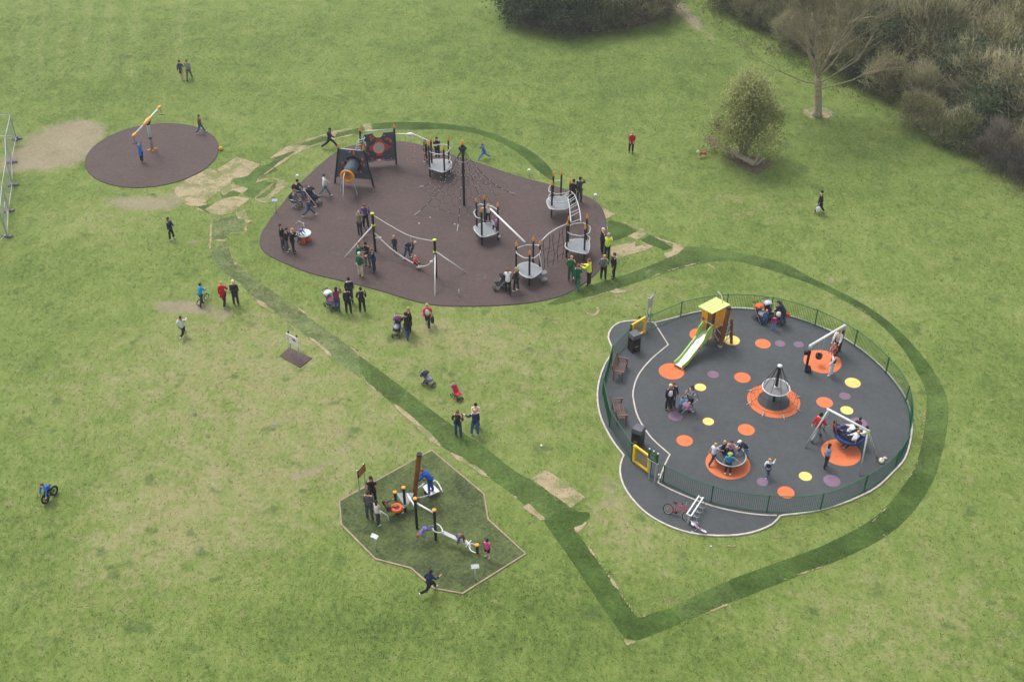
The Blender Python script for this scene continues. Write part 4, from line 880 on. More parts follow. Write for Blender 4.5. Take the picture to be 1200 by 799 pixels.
lad = [(G(660.5, 230, 1.5), G(668, 224, 1.5)), (G(664.5, 232, 1.85), G(673, 228, 1.85)), (G(667, 240, 2.15), G(676.5, 236.5, 2.15)), (G(668, 250, 2.3), G(679.5, 248, 2.3)), (G(669.3, 261, 2.3), G(680.7, 259.7, 2.3))]
LA = smooth_line([a for a, b in lad], False, .3); LB = smooth_line([b for a, b in lad], False, .3)
tubes('ladder_rail', cf, cc_, [LA], .035, STEEL, 7); tubes('ladder_rail', cf, cc_, [LB], .035, STEEL, 7)
for k in range(10):
    i = int(k / 9 * (min(len(LA), len(LB)) - 1)); tubes('rung', cf, cc_, [[LA[i], LB[i]]], .024, STEEL, 6)
# rope net under the curved pipe
A_, B_ = G(634, 322), G(662, 304); net = MB(); kn = MB(); NU, NV = 5, 6
pt = lambda i, j: Vector(((A_ + (B_ - A_) * (i + .5) / NU).x + .06 * math.sin(i * 3 + j), (A_ + (B_ - A_) * (i + .5) / NU).y + .05 * math.cos(j * 2 + i), .15 + 2.3 * j / NV)) - cc_
for i in range(NU):
    net.tube([pt(i, j) for j in range(NV + 1)], .016, 5)
    for j in range(1, NV): kn.ball(pt(i, j), .045, 6, 4)
for j in range(1, NV, 1):
    for i in range(NU - 1):
        if (i + j) % 2 == 0: net.tube([pt(i, j), pt(i + 1, j)], .016, 5)
net.build('rope_net', ROPE, cf); kn.build('net_joint', BLACK, cf)['kind'] = 'stuff'
# stepping pole beside the near tower
p0 = G(635, 331); tubes('step_pole', cf, cc_, [[p0, p0 + Vector((0, 0, .9)), G(632, 297, 1.9)]], .03, STEEL, 7)
for dx, z_ in ((.12, .25), (-.05, .5), (.1, .75)):
    m = MB(); m.lathe([(.20, -.02), (.2, .02)], p0 + Vector((dx, .0, z_)) - cc_, 14); m.build('step', GREYPANEL, cf)
m = MB(); m.ball(G(585, 277, .35) - cc_, .09, 8, 6); m.build('rail_end_ball', WHITE, cf, True)

# ---- climbing wall with tunnel, hanging steps and the far tower
T1p = conv(6, 460, 130, [(265, 465, 215), (368, 487, 245), (400, 430, 180), (280, 432, 185)])
wallb = [G(392.5, 215), G(438, 219), G(464.5, 193), G(423, 193)] + [G(a, b) for a, b, t in T1p]
cw, cwc = root_at('climbing_wall', 'dark climbing panels with orange holds, a tunnel and hanging steps to a far tower', 'climbing wall', wallb)
hA = Hgt(392.5, 215, 171); 
PA0, PA1 = G(392.5, 215), G(396.7, 172.5, hA * .97); PB0, PB1 = G(438, 219), G(426, 175, hA * .97); PD0, PD1 = G(464.5, 193), G(461.8, 149.5, Hgt(464.5, 193, 150)); PC0, PC1 = G(423, 196), G(422, 153, Hgt(423, 196, 153))
for b_, t_ in ((PA0, PA1), (PB0, PB1), (PC0, PC1), (PD0, PD1)): post(cw, cwc, b_, 0, top=t_, w_=.06)
def along(a, b, z): t = (z - a.z) / (b.z - a.z); return a + (b - a) * t
def arc(cx, cy, r, a0, a1, n=10, ar=1.0): return [(cx + r * math.cos(R(a0 + (a1 - a0) * k / n)), cy + r * ar * math.sin(R(a0 + (a1 - a0) * k / n))) for k in range(n + 1)]
def panel(a0, a1, b0, b1, z0, z1, hole=None, nh=16, cut=True, name='climbing_panel', top2=None):
    o = along(a0, a1, z0) - cwc; ex = along(b0, b1, z0) - cwc - o; ey = along(a0, a1, z1) - cwc - o
    ar = ex.length / ey.length; sk = (along(b0, b1, z1) - cwc - o - ey - ex)         # the panel narrows towards its top
    def sx(poly): return [(q[0] + (sk.dot(ex.normalized()) / ex.length) * q[0] * q[1], q[1]) for q in poly]
    if hole:
        hx, hy, hr = hole
        left = [(.02, 0), (hx - .16, 0)] + [(hx - .16, .02)] + [(hx, .1)][:1] + arc(hx, hy, hr, 270, 90, 12, ar) + [(hx, .86)] + arc(hx, 1.0, .15, 270, 180, 6, ar)[1:] + [(.10, .97 if not top2 else .86)] + arc(.02, .62, .16, 70, -60, 8, ar)
        right = [(hx, .1), (hx + .16, .02), (hx + .16, 0), (.98, 0), (.98, 1), (hx + .16, 1)] + arc(hx, 1.0, .15, 360, 270, 6, ar) + arc(hx, hy, hr, 90, -90, 12, ar)
        polys = [left, right]
    else: polys = [[(.03, 0), (.97, 0), (.97, .5), (.97, 1), (.03, 1), (.03, .5)]]
    for pl in polys:
        m = MB(); m.plate(sx(pl), .05, o, ex, ey); po = m.build(name, SLATE, cw, tri=True)
    nn = ex.cross(ey).normalized()
    if nn.y > 0: nn = -nn
    for k in range(nh):
        for tr in range(30):
            a, b = random.uniform(.08, .92), random.uniform(.06, .94)
            if not hole or math.hypot((a - hole[0]) , (b - hole[1]) / ar) > hole[2] + .16: break
        a, b = sx([(a, b)])[0]; m = MB(); q = o + ex * a + ey * b + nn * .04; rot = Euler((random.random() * 3, random.random() * 3, random.random() * 3)).to_matrix()
        m.ball((0, 0, 0), (.11, .075, .045), 7, 4, rot); m.ball(rot @ Vector((.07, .03, 0)), (.06, .05, .05), 6, 4)
        h_ = m.build('hold', REDORANGE, cw, True); h_.location = q
    return o, ex, ey, nn
o_, ex_, ey_, nn_ = panel(PA0, PA1, PB0, PB1, .55, hA * .93, None, 16)
o2, ex2, ey2, nn2 = panel(PC0, PC1, PD0, PD1, .35, PD1.z - .30, (.52, .50, .17), 24)
m = MB(); ar2 = ex2.length / ey2.length; star = []
for k in range(24): a = 2 * math.pi * k / 24; r_ = .20 if k % 6 in (2, 3, 4) else .27; star.append((.52 + r_ * math.cos(a), .50 + r_ * ar2 * math.sin(a)))
hl = arc(.52, .50, .172, 0, 345, 23, ar2)
for k in range(24):
    k2 = (k + 1) % 24; m.plate([hl[k], star[k], star[k2], hl[k2]], .03, o2 + nn2 * .045, ex2, ey2)
m.build('hole_surround', REDORANGE, cw)
panel(PC0, PC1, PB0 + (PC0 - PB0) * .35, PB1 + (PC1 - PB1) * .35, .8, hA * .85, None, 8)
for a, b in ((PA1, PB1), (PC1, PD1)):
    q1, q2 = a - Vector((0, 0, .12)), b - Vector((0, 0, .12)); tubes('top_rail', cw, cwc, [[q1, q2]], .035, STEEL, 7)
tubes('bottom_rail', cw, cwc, [[along(PC0, PC1, .42), along(PD0, PD1, .42)]], .035, STEEL, 7)
# inclined ladder on the back
L0, L1 = G(412, 188, .6), G(421, 163, 2.6); off = Vector((.35, .25, 0))
tubes('ladder_rail', cw, cwc, [[L0, L1]], .03, WHITE); tubes('ladder_rail', cw, cwc, [[L0 + off, L1 + off]], .03, WHITE)
for k in range(8): q = L0 + (L1 - L0) * (k + .5) / 8; tubes('rung', cw, cwc, [[q, q + off]], .022, WHITE)
# tunnel
F0 = o_ + ex_ * .45 + ey_ * .52; F1 = G(407, 206.5, 1.55) - cwc; ax = (F1 - F0).normalized(); rot = ax.to_track_quat('Z', 'Y').to_matrix(); Lt = (F1 - F0).length
m = MB(); m.lathe([(.41, -.1), (.43, .1), (.41, .12), (.41, Lt * .5), (.43, Lt * .52), (.41, Lt * .56), (.41, Lt), (.37, Lt), (.37, 0)], F0, 22, rot); m.build('tunnel', SLATE, cw, True)
m = MB(); m.lathe([(.50, 0), (.50, .06), (.34, .06), (.34, 0)], F1, 22, rot); m.build('tunnel_ring', ORANGE, cw, True)
m = MB(); m.lathe([(.60, -.05), (.60, .07), (.42, .08)], F0, 8, rot); m.build('tunnel_flange', BLACK, cw)
m = MB(); m.lathe([(.36, 0), (.36, .02)], F1 - ax * .75, 18, rot); m.build('tunnel_window', M('#4a5290', .5, .3, 5), cw)
W1 = F1 + cwc
tubes('support_leg', cw, cwc, [smooth_line([W1 + Vector((-.1, 0, .35)), W1 + Vector((-.18, -.5, .2)), G(402.3, 228, .9), G(402.5, 239, 0)], False, .2)], .03, STEEL)
tubes('support_leg', cw, cwc, [smooth_line([W1 + Vector((.25, 0, -.35)), G(416, 219, .6), G(419, 229, 0)], False, .2)], .03, STEEL)
tubes('support_leg', cw, cwc, [smooth_line([W1 + Vector((-.25, .1, -.35)), G(399.5, 216, .6), G(399, 227, 0)], False, .2)], .03, STEEL)
# hanging steps to the far tower
B1, t1 = tower_posts(cw, cwc, T1p)
platform(cw, cwc, z7(6, 460, 130, [(258, 402), (300, 415), (350, 432), (405, 405), (416, 372), (395, 345), (278, 345)], .75), .75)
rail_ring(cw, cwc, B1, 2.05, .2, (3,)); rail_ring(cw, cwc, B1, 1.3, .2, (0, 3))
rail = smooth_line([PD1 - Vector((0, 0, .5)), G(481, 157.5, 2.75), G(488, 159, 2.7), B1[3] + Vector((0, 0, 2.35))], False, .4)
tubes('overhead_rail', cw, cwc, [rail], .045, WHITE, 8)
m = MB(); m.ball(G(480.8, 157.5, 2.75) - cwc, (.28, .12, .12), 10, 6); m.build('trolley', WHITE, cw, True)
for k in range(5):
    q = rail[int((k + .6) / 5.2 * (len(rail) - 1))] - cwc; zz = q.z; m = MB(); m.tube([q, Vector((q.x, q.y, .5))], .016, 5); ro = m.build('hanging_rope', PALEROPE, cw)
    for j in range(4):
        m = MB(); m.lathe([(.055, -.025), (.055, .025)], Vector((q.x + random.uniform(-.05, .05), q.y, .55 + j * .42)), 10); m.build('rope_step', (M('#a8642c', .7), M('#7f8a4a', .7), REDORANGE)[(k + j) % 3], ro)

# ---- net pyramid
c = G(544, 241); rt = thing('net_pyramid', 'tall black mast with a spread rope climbing net on the brown surface', 'climbing net', (c.x, c.y, .02))
MH = Hgt(544, 241, 164.5)
m = MB(); m.tube([Vector((0, 0, -.02)), Vector((0, 0, MH - .25))], .085, 12); mo = m.build('mast', BLACK, rt)
m = MB(); m.lathe([(.09, MH - .3), (.10, MH - .2), (.05, MH - .02), (.01, MH)], (0, 0, 0), 12); m.build('mast_cap', ORANGE, mo, True)
for k in range(6):
    a = k * math.pi / 3; m = MB(); m.ball((math.cos(a) * .17, math.sin(a) * .17, MH - .62), (.10, .10, .14), 8, 6); m.build('rope_clamp', BLACK, mo, True)
anch = [G(597, 229.5), G(497, 222), G(493, 251), G(537, 267), G(576, 262), G(547, 214)]
anch.sort(key=lambda p: math.atan2((p - c).y, (p - c).x)); top = Vector((0, 0, MH - .6)); lv = [.14, .28, .42, .56, .70, .84]
def sagp(a, t): p = top + (Vector((a.x - c.x, a.y - c.y, .25)) - top) * t; p.z -= .55 * math.sin(math.pi * t); p.z = max(.12, p.z); return p
jn = MB()
for a in anch:
    m = MB(); m.tube([sagp(a, k / 12) for k in range(13)], .015, 5); m.build('corner_rope', ROPE, rt)
    e = a - c; d = Vector((e.x, e.y, 0)).normalized(); m = MB(); m.tube([sagp(a, 1), Vector((e.x, e.y, 0)) + d * .45], .03, 6); m.build('ground_anchor', STEEL, rt)
for t in lv:
    m = MB(); n = len(anch)
    for i in range(n):
        p, q = sagp(anch[i], t), sagp(anch[(i + 1) % n], t); mid = (p + q) / 2 + Vector((0, 0, -.06)); m.tube([p, mid, q], .008, 4); jn.ball(p, .038, 6, 4); 
        for f_ in (.33, .66): jn.ball(p + (q - p) * f_ + Vector((0, 0, -.04)), .034, 6, 4)
    m.build('ring_rope', ROPE, rt)
m = MB(); n = len(anch)
for i in range(n):
    for f_ in (.33, .66):
        L = [sagp(anch[i], t) + (sagp(anch[(i + 1) % n], t) - sagp(anch[i], t)) * f_ for t in [.02] + lv]; m.tube(L, .008, 4)
m.build('infill_rope', ROPE, rt); jn.build('rope_joint', STEEL, rt, True)['kind'] = 'stuff'

# ---- slack rope walk
Ab, Bb = G(440, 295), G(511.2, 324.7); rw, rc = root_at('rope_walk', 'two black posts with lime rings holding a slack white rope walk', 'rope walk', [Ab, Bb])
hA_ = Hgt(440, 295, 248.5); hB_ = Hgt(511.2, 324.7, 279.5); up = Vector((0, 0, 1))
for b_, h_ in ((Ab, hA_), (Bb, hB_)):
    post(rw, rc, b_, h_ - .1, cap=LIME, capn='flat', w_=.07)
    m = MB(); m.lathe([(.10, -.05), (.135, 0), (.10, .06)], b_ + up * (h_ - .95) - rc, 12); m.build('clamp_ring', LIME, rw, True)
tz = [(0, 1.45), (.12, 1.1), (.3, .68), (.5, .42), (.65, .32), (.78, .36), (.9, .75), (1, 1.45)]
SL = smooth_line([Ab + (Bb - Ab) * t + up * z_ for t, z_ in tz], False, .2)
m = MB(); m.tube([p - rc for p in SL], [.045] * len(SL), 7); m.build('walking_rope', PALEROPE, rw, True)
side = Vector((-(Bb - Ab).y, (Bb - Ab).x, 0)).normalized()
for t in (.1, .68, .92): 
    i = int(t * (len(SL) - 1)); m = MB(); m.ball(SL[i] - rc - Vector((0, 0, .06)), (.22, .12, .07), 10, 6); m.build('foot_pad', PALEROPE, rw, True)
HL = smooth_line([Ab + up * (hA_ - .2), Ab + (Bb - Ab) * .3 + up * 2.45, Ab + (Bb - Ab) * .62 + up * 2.28, Bb + up * (hB_ - .2)], False, .3); tubes('hand_rope', rw, rc, [HL], .028, PALEROPE)
q = HL[int(.62 * (len(HL) - 1))]; tubes('pull_rope', rw, rc, [[q, q - up * .85]], .016, PALEROPE)
for a, b in ((Ab + up * (hA_ - .95), G(404, 301.6)), (Bb + up * (hB_ - .9), G(546.7, 319.6)), (Bb + up * (hB_ - 1.05), G(509.6, 347.5))): tubes('stay', rw, rc, [[a, b]], .04, WHITE, 8)

# ---- play table
c = G(357, 283); rt = thing('play_table', 'round white table on orange legs at the left end of the brown surface', 'table', (c.x, c.y, .02))
m = MB(); m.lathe([(.46, .56), (.48, .60), (.46, .64), (.1, .62)], (0, 0, 0), 26); m.build('table_top', M('#cfe0ea', .4, .08, 3), rt, True)
for a in (.3, 2.4, 4.5): m = MB(); m.lathe([(.15, 0), (.17, .1), (.13, .3), (.10, .56)], (math.cos(a) * .24, math.sin(a) * .24, 0), 12); m.build('leg', M('#c85a2c', .5, .2, 4), rt, True)
m = MB(); m.tube([Vector((.0, .35, 0)), Vector((0, .35, 1.15))], .035, 8); m.tube([Vector((0, .35, 1.1)), Vector((-.3, .5, 1.2)), Vector((-.55, .5, 1.0))], .02, 6); m.build('pump_handle', STEEL, rt, True)

# ---- small info posts
for i, (u, v, lab) in enumerate([(324, 250, 'small grey post with blue top at the left rim of the brown surface'), (697, 243, 'small post with white top at the right rim of the brown surface'), (350, 218, 'small post with white top behind the seated men'),
        (620, 207, 'small white topped post on the grass beyond the net'), (441, 645.5, 'small grey T shaped post at the left of the green matting'), (557.2, 680.5, 'small grey T shaped post at the lower right of the green matting'), (538, 348, 'thin grey post at the bottom rim of the brown surface')]):
    c = G(u, v); rt = thing('marker_post', lab, 'post', c, R(random.uniform(-30, 30)), 'marker posts round the play surfaces')
    h_ = (1.0, .95, .8, .5, 1.02, 1.0, .55)[i]; m = MB(); m.tube([Vector((0, 0, 0)), Vector((0, 0, h_))], .035, 8); m.build('pole', STEEL, rt, True)
    if i in (0, 4, 5): m = MB(); m.box((0, -.02, h_ + .01), (.36, .2, .03), Euler((R(25), 0, 0)).to_matrix()); m.build('tilted_plate', M('#8fa0bc', .4, .1, 3) if i == 0 else STEEL, rt)
    elif i < 4: m = MB(); m.ball((0, 0, h_), (.12, .12, .10), 10, 7); m.build('round_top', WHITE, rt, True)
    if i in (4, 5): m = MB(); m.lathe([(.22, 0), (.22, .03)], (0, 0, 0), 16); m.build('foot', M('#2b3328', .9, .2, 4), rt)

# ---- equipment on the green matting
gb = [G(463.6, 586), G(475.2, 600), G(488.8, 619.4), G(510.9, 633), G(559.4, 648)]; gt = [576, 570.5, 583.3, 596.8, 637.7]
gp = [(463.6, 586), (475.2, 600), (488.8, 619.4), (510.9, 633), (559.4, 648)]
ag, ac = root_at('balance_trail', 'black posts with flat orange caps, white pipes and a tall brown pole on green matting', 'balance trail', gb)
for b_, (u, v), vt in zip(gb, gp, gt): post(ag, ac, b_, Hgt(u, v, vt) - .03, cap=ORANGE, capn='flat', w_=.06)
m = MB(); t_ = G(491.3, 533, 3.25); b_ = G(485.3, 585); m.tube([b_ - ac, t_ - ac], .125, 10); po = m.build('tall_pole', WOOD, ag)
m = MB(); m.tube([t_ - ac, t_ - ac + (t_ - b_).normalized() * .08], .13, 10); m.build('pole_end', BLACK, po)
tubes('pipe', ag, ac, [[G(476.7, 578, 1.35), G(487.5, 595, 1.45)]], .045, WHITE, 8); tubes('pipe', ag, ac, [[G(488.7, 589.5, 1.72), G(508, 600.5, 1.8)]], .045, WHITE, 8)
m = MB(); m.plate([(0, 0), (1, 0), (.93, .25), (.56, 1), (.44, 1), (.07, .25)], .03, G(464.8, 577.5, .75) - ac, G(484.9, 577.5, .75) - G(464.8, 577.5, .75), G(465.5, 593, .55) - G(465, 577.5, .75)); m.build('hammock_seat', M('#8d9297', .7, .12, 8), ag)
def lp(pts, z): return smooth_line([G(u, v, z) for u, v in pts], False, .15)
tubes('loop_handle', ag, ac, [lp([(511.5, 613.5), (516, 616), (518.5, 621), (517.5, 623.5), (512, 623.5), (508, 621), (507.5, 619)], .75)], .028, WHITE, 7)
a, b = G(518, 623, .62), G(549, 637.5, .42); m = MB(); m.bar(a - ac, b - ac, .2, .05); m.build('balance_plank', M('#b4b7b8', .5, .1, 6), ag)
m = MB()
for k in range(3): d = Vector((math.cos(k * 1.05), math.sin(k * 1.05), 0)) * .24; m.tube([b - ac - d + up * .04, b - ac + d + up * .04], .03, 6)
m.build('foot_star', WHITE, ag, True); tubes('loop_handle', ag, ac, [lp([(551, 637.5), (559, 637.8)], .42), lp([(549.5, 640), (552, 645), (558, 647.5)], .42)], .028, WHITE, 7)
# rocking platform
c = G(505.5, 578); rp = thing('rocking_platform', 'white standing platform with tube frame beside the tall brown pole', 'rocking platform', (c.x, c.y, .015))
q4 = [G(494.7, 569.5, .3), G(505.3, 565.5, .3), G(515.5, 575.5, .3), G(503, 581, .3)]
m = MB(); m.prism([(p - c).xy for p in q4[::-1]], .26, .30); m.build('deck', M('#d2d1d4', .6, .1, 6), rp)
fr = MB()
for L in (lp([(487.5, 573), (493, 570), (497, 566)], .35), lp([(487.5, 583), (495, 582.6), (503, 579.5)], .32), lp([(505, 566), (509.5, 563), (514, 567), (518.7, 576.5)], .42)): fr.tube([p - c for p in L], .035, 7)
fr.build('tube_frame', STEEL, rp, True)
m = MB(); L = [G(503, 577, .3), G(500, 560, .9), G(497, 563, 1.2), G(489.5, 556, 1.25)]; m.tube([p - c for p in smooth_line(L, False, .15)], .025, 7); m.build('handle_bar', BLACK, rp, True)
for dx in (-.25, .25): m = MB(); m.lathe([(.09, 0), (.09, .26)], (dx, dx * .3, 0), 10); m.build('spring', BLACK, rp)
# spinner cup
c = G(462, 605); sp = thing('spinner', 'orange spinner ring with bent white pole near the short black post', 'spinner', (c.x, c.y, .015))
m = MB(); L = [Vector((.22 * math.cos(a), .22 * math.sin(a), .42)) + (G(465.6, 602.5) - c) for a in np.linspace(0, 2 * math.pi, 22, endpoint=False)]; m.tube(L, .09, 9, closed=True); m.build('ring', M('#dd5a12', .5, .15, 4), sp, True)
m = MB(); q = G(465.6, 602.5) - c; m.lathe([(.07, 0), (.07, .38), (.2, .42)], q, 12); m.build('stem', BLACK, sp)
for u1, v1, u2, v2 in ((461, 593, 466.5, 591), (470, 594, 475, 593.5)): m = MB(); m.bar(G(u1, v1, .4) - c, G(u2, v2, .4) - c, .14, .04); m.build('foot_rest', WHITE, sp)
m = MB(); m.tube([p - c for p in smooth_line([G(444, 597.5, .55), G(449, 601, .5), G(454, 604.5, .35), G(455.5, 610, .02)], False, .1)], .025, 7); m.build('bent_pole', WHITE, sp, True)

# ---- wooden sign by the matting, white sign, green and grey gate signs
def sign(label, p1, p2, ztop, z0, z1, bmat, over=.08, face=None, cat='sign', pmat=STEEL, hp=None):
    a, b = G(*p1), G(*p2); c = (a + b) / 2; ex = (b - a); L = ex.length; rz = math.atan2(ex.y, ex.x)
    rt = thing('sign', label, cat, (c.x, c.y, .0), rz)
    for s_ in (-1, 1): m = MB(); m.tube([Vector((s_ * L / 2, 0, 0)), Vector((s_ * L / 2, 0, ztop))], .035, 8); m.build('post', pmat, rt)
    m = MB(); m.box((0, -.06, (z0 + z1) / 2), (L + over * 2, .035, z1 - z0)); m.build('board', bmat, rt)
    return rt, L
rt, L = sign('small brown board with orange lettering on two grey posts by the green matting', (421.8, 581), (428.7, 573.5), 1.75, 1.28, 1.72, M('#4a2a1c', .7, .25, 4), .06)
for k, z_ in enumerate((1.62, 1.50, 1.38)):
    x = -L / 2
    while x < L / 2 - .05: w_ = random.uniform(.05, .11); m = MB(); m.box((x + w_ / 2, -.084, z_), (w_, .006, .055)); m.build('lettering', ORANGE, rt); x += w_ + .025
rt, L = sign('white sign board with black print on two grey posts over a brown square', (341.7, 416), (351.3, 421), 1.62, .95, 1.55, M('#e4dfe0', .5, .05, 3), .14)
for s_ in (-1, 1): m = MB(); m.lathe([(.05, 1.60), (.055, 1.68), (.02, 1.70)], (s_ * L / 2, 0, 0), 10); m.build('post_cap', BLACK, rt, True)
m = MB()
for z_, x0, n_ in ((1.36, .0, 3), (1.28, .02, 3)):
    for k in range(n_): m = MB(); m.box((x0 + .05 + k * .085, -.081, z_), (.07, .005, .055)); m.build('lettering', M('#1b1b22', .7, .1, 4), rt)
m = MB(); m.box((-L / 2 - .02, -.081, 1.27), (.14, .005, .42)); m.build('print_patch', M('#d6b9ae', .6, .1, 4), rt)
m = MB()
for k in range(3): m = MB(); m.box((-.1 + k * .1, -.081, 1.47), (.07, .005, .03)); m.build('small_print', M('#8a6c6c', .7, .1, 4), rt)
rt, L = sign('green notice board with white lines on grey posts beside the lower yellow gate', (760.2, 562), (766.9, 566), 1.55, 1.45, 2.05, M('#1d4a2c', .5, .15, 4), .12)
m = MB(); m.box((0, -.06, 1.43), (L + .3, .05, .035)); m.build('board_edge', WHITE, rt)
for z_ in (1.95, 1.86, 1.74, 1.66, 1.58): m = MB(); m.box((random.uniform(-.03, .03), -.081, z_), (L * random.uniform(.7, 1.0), .005, .022)); m.build('lettering', M('#9fc0a4', .6, .1, 4), rt)
for k in (-1, 0, 1): m = MB(); m.ball((k * (L / 2 + .08), -.06, 2.09), .05, 8, 5); m.build('finial', WHITE, rt, True)
rt, L = sign('tall grey posts with a grey board behind the upper yellow gate', (756.8, 390), (761, 385.5), Hgt(756.8, 390, 349), 1.75, Hgt(756.8, 390, 349) - .03, STEEL, .02)

# ---- fence round the dark surface
FZ = .02; FH = 1.12
runs = [[(757, 389.5), (797.5, 372), (851, 363.2), (903, 367), (954.7, 381.7), (1001, 406), (1037.5, 438), (1060.8, 472), (1064.5, 511), (1049, 547.5), (1012, 576), (961, 597.5), (898.3, 600), (833, 589), (776.7, 565), (761.8, 558)], [(738.3, 401), (716.5, 424.5), (706, 463), (714, 500.5), (740.6, 541)]]
LINE_CURVE = {}
for ri, run in enumerate(runs):
    P = [G(*p) for p in run]; ft, fc = root_at('fence', ['green vertical bar fence sweeping round the far side of the dark surface', 'short green bar fence between the two yellow gates behind the benches'][ri], 'fence', P)
    for i, p in enumerate(P):
        m = MB(); m.box(p - fc + Vector((0, 0, FH / 2 + .03)), (.06, .06, FH + .06)); m.build('post', FGREEN, ft)
    curve = smooth_line(P, False, 1.2) if ri == 0 else P
    for i in range(len(P) - 1):
        # each bay bends gently with the edge
        p0 = P[max(i - 1, 0)]; p1, p2 = P[i], P[i + 1]; p3 = P[min(i + 2, len(P) - 1)]
        def bay(t): return .5 * ((2 * p1) + (p2 - p0) * t + (2 * p0 - 5 * p1 + 4 * p2 - p3) * t * t + (3 * p1 - p0 - 3 * p2 + p3) * t ** 3) if ri == 0 and 0 < i < len(P) - 2 else p1 + (p2 - p1) * t
        pts = [bay(k / 5) for k in range(6)]
        for nm, z_ in (('top_rail', FH), ('bottom_rail', .10)):
            m = MB()
            for k in range(5): m.bar(pts[k] - fc + Vector((0, 0, z_)), pts[k + 1] - fc + Vector((0, 0, z_)), .04, .022)
            m.build(nm, FGREEN, ft)
        n = max(2, int((p2 - p1).length / .095)); m = MB()
        for k in range(1, n): q = bay(k / n) - fc; m.box(q + Vector((0, 0, FH / 2 + .05)), (.014, .014, FH - .1))
        m.build('bars', FGREEN, ft)['kind'] = 'stuff'
def gate(label, a, b, swing=0):
    a, b = G(*a), G(*b); ex = b - a; L = ex.length; c = a; rt = thing('gate', label, 'gate', (a.x, a.y, .02), math.atan2(ex.y, ex.x), 'yellow gates of the fenced playground')
    m = MB()
    for x in (.05, L - .05): m.box((x, 0, .66), (.10, .10, 1.12))
    for z_ in (.15, 1.17): m.box((L / 2, 0, z_), (L - .205, .085, .10))
    m.build('frame', YELLOW, rt)
    n = int(L / .085)
    for k in range(1, n): m = MB(); m.box((.06 + (L - .12) * k / n, 0, .645), (.018, .018, .92)); m.build('bar', M('#a88a24', .5, .15, 3), rt)
    for x in (-.10, L + .10): m = MB(); m.box((x, 0, .62), (.08, .08, 1.25)); m.build('gate_post', FGREEN if x < 0 else STEEL, rt)
    m = MB(); m.box((.05, -.0, .66), (.13, .14, 1.05)); m.build('hinge_cover', YELLOW, rt)
gate('upper yellow barred gate beside a black bin', (739.2, 400.2), (754.8, 391)); gate('lower yellow barred gate beside the green notice board', (741.8, 541.8), (760, 555.5))
# bins
def bin_(u, v, rz, lab):
    c = G(u, v); rt = thing('litter_bin', lab, 'bin', (c.x, c.y, .02), rz, 'black litter bins by the gates')
    m = MB(); m.box((0, 0, .5), (.52, .52, .98)); m.build('body', M('#141514', .5, .25, 3), rt)
    m = MB(); m.box((0, 0, 1.10), (.58, .58, .22), None, .86); m.build('lid', M('#565a60', .6, .15, 4), rt)
    for k in range(2):
        m = MB(); m.box((-.0 if k else -.262, -.262 if k else 0, .80), ((.36, .012, .16) if k else (.012, .36, .16))); m.build('opening', M('#050505', .8, .1, 3), rt)
    m = MB(); m.box((0, -.264, .42), (.22, .008, .06)); m.build('gold_plate', M('#9a8440', .5, .2, 4), rt)
bin_(742.5, 410.5, R(28), 'black litter bin with grey lid beside the upper yellow gate'); bin_(746.8, 521.5, R(-30), 'black litter bin with grey lid behind the lower yellow gate')
# benches
def bench(nl, nr, fr_, lab):
    a, b, d = G(*nl), G(*nr), G(*fr_); along_ = (d - b); L = along_.length; c = (a + d) / 2; rz = math.atan2(along_.y, along_.x)
    rt = thing('bench', lab, 'bench', (c.x, c.y, .02), rz, 'wooden benches facing the playground')      # local x along the bench, local -y is the front
    W = .62; ys = (-W / 2, W / 2)
    for x in (-L / 2 + .06, L / 2 - .06):
        m = MB(); m.box((x, -W / 2 + .05, .32), (.08, .08, .64)); m.build('leg', BENCHW, rt); m = MB(); m.tube([Vector((x, W / 2 - .1, 0)), Vector((x, W / 2 - .1, .45)), Vector((x, W / 2 + .04, .98))], .045, 6); m.build('leg', BENCHW, rt)
        m = MB(); m.box((x, -.04, .66), (.10, W - .02, .045)); m.build('armrest', BENCHW, rt)
    for k in range(6): m = MB(); m.box((0, -W / 2 + .06 + k * .092, .455 + random.uniform(-.004, .004)), (L - .06, .054, .03)); m.build('slat', BENCHW, rt)
    for k in range(3): m = MB(); t = k / 2; m.box((0, W / 2 - .07 + .10 * t, .60 + .34 * t), (L - .1, .03, .12), Euler((R(-15), 0, 0)).to_matrix()); m.build('back_slat', BENCHW, rt)
bench((717.3, 447), (728.7, 447), (734.6, 429.5), 'weathered wooden bench nearer the upper yellow gate'); bench((720.9, 499), (734.8, 499), (728.6, 477.5), 'weathered wooden bench nearer the lower yellow gate')

# ---- slide tower
zr = 2.4
Lc, Fc, Rc = G(820, 361, zr), G(834.5, 367, zr), G(854, 357, zr); e1 = (Lc - Fc); e2 = (Rc - Fc)
e1n = e1.normalized(); e2n = e2.normalized(); W1, W2 = e1.length, e2.length
c = Vector((Fc.x, Fc.y, .02)); st = thing('slide_tower', 'orange play tower with lime roof, white slide and brown climbing posts', 'slide', c)
def q(a, b, z): return e1n * a + e2n * b + Vector((0, 0, z))
ins = .12; TW1, TW2 = W1 - .12, W2 - .12
WOODL = M('#6f7075', .5, .2, 3)
for a in (ins, TW1):
    for b in (ins, TW2): m = MB(); m.tube([q(a, b, 0), q(a, b, 2.3)], .05, 8); m.build('post', WOODL, st)
m = MB(); n_ = [q(-.05, -.05, 2.34), q(W1 + .05, -.05, 2.44), q(W1 + .05, W2 + .05, 2.44), q(-.05, W2 + .05, 2.34)]
m.add(n_ + [p + Vector((0, 0, .05)) for p in n_], [(3, 2, 1, 0), (4, 5, 6, 7), (0, 1, 5, 4), (1, 2, 6, 5), (2, 3, 7, 6), (3, 0, 4, 7)])
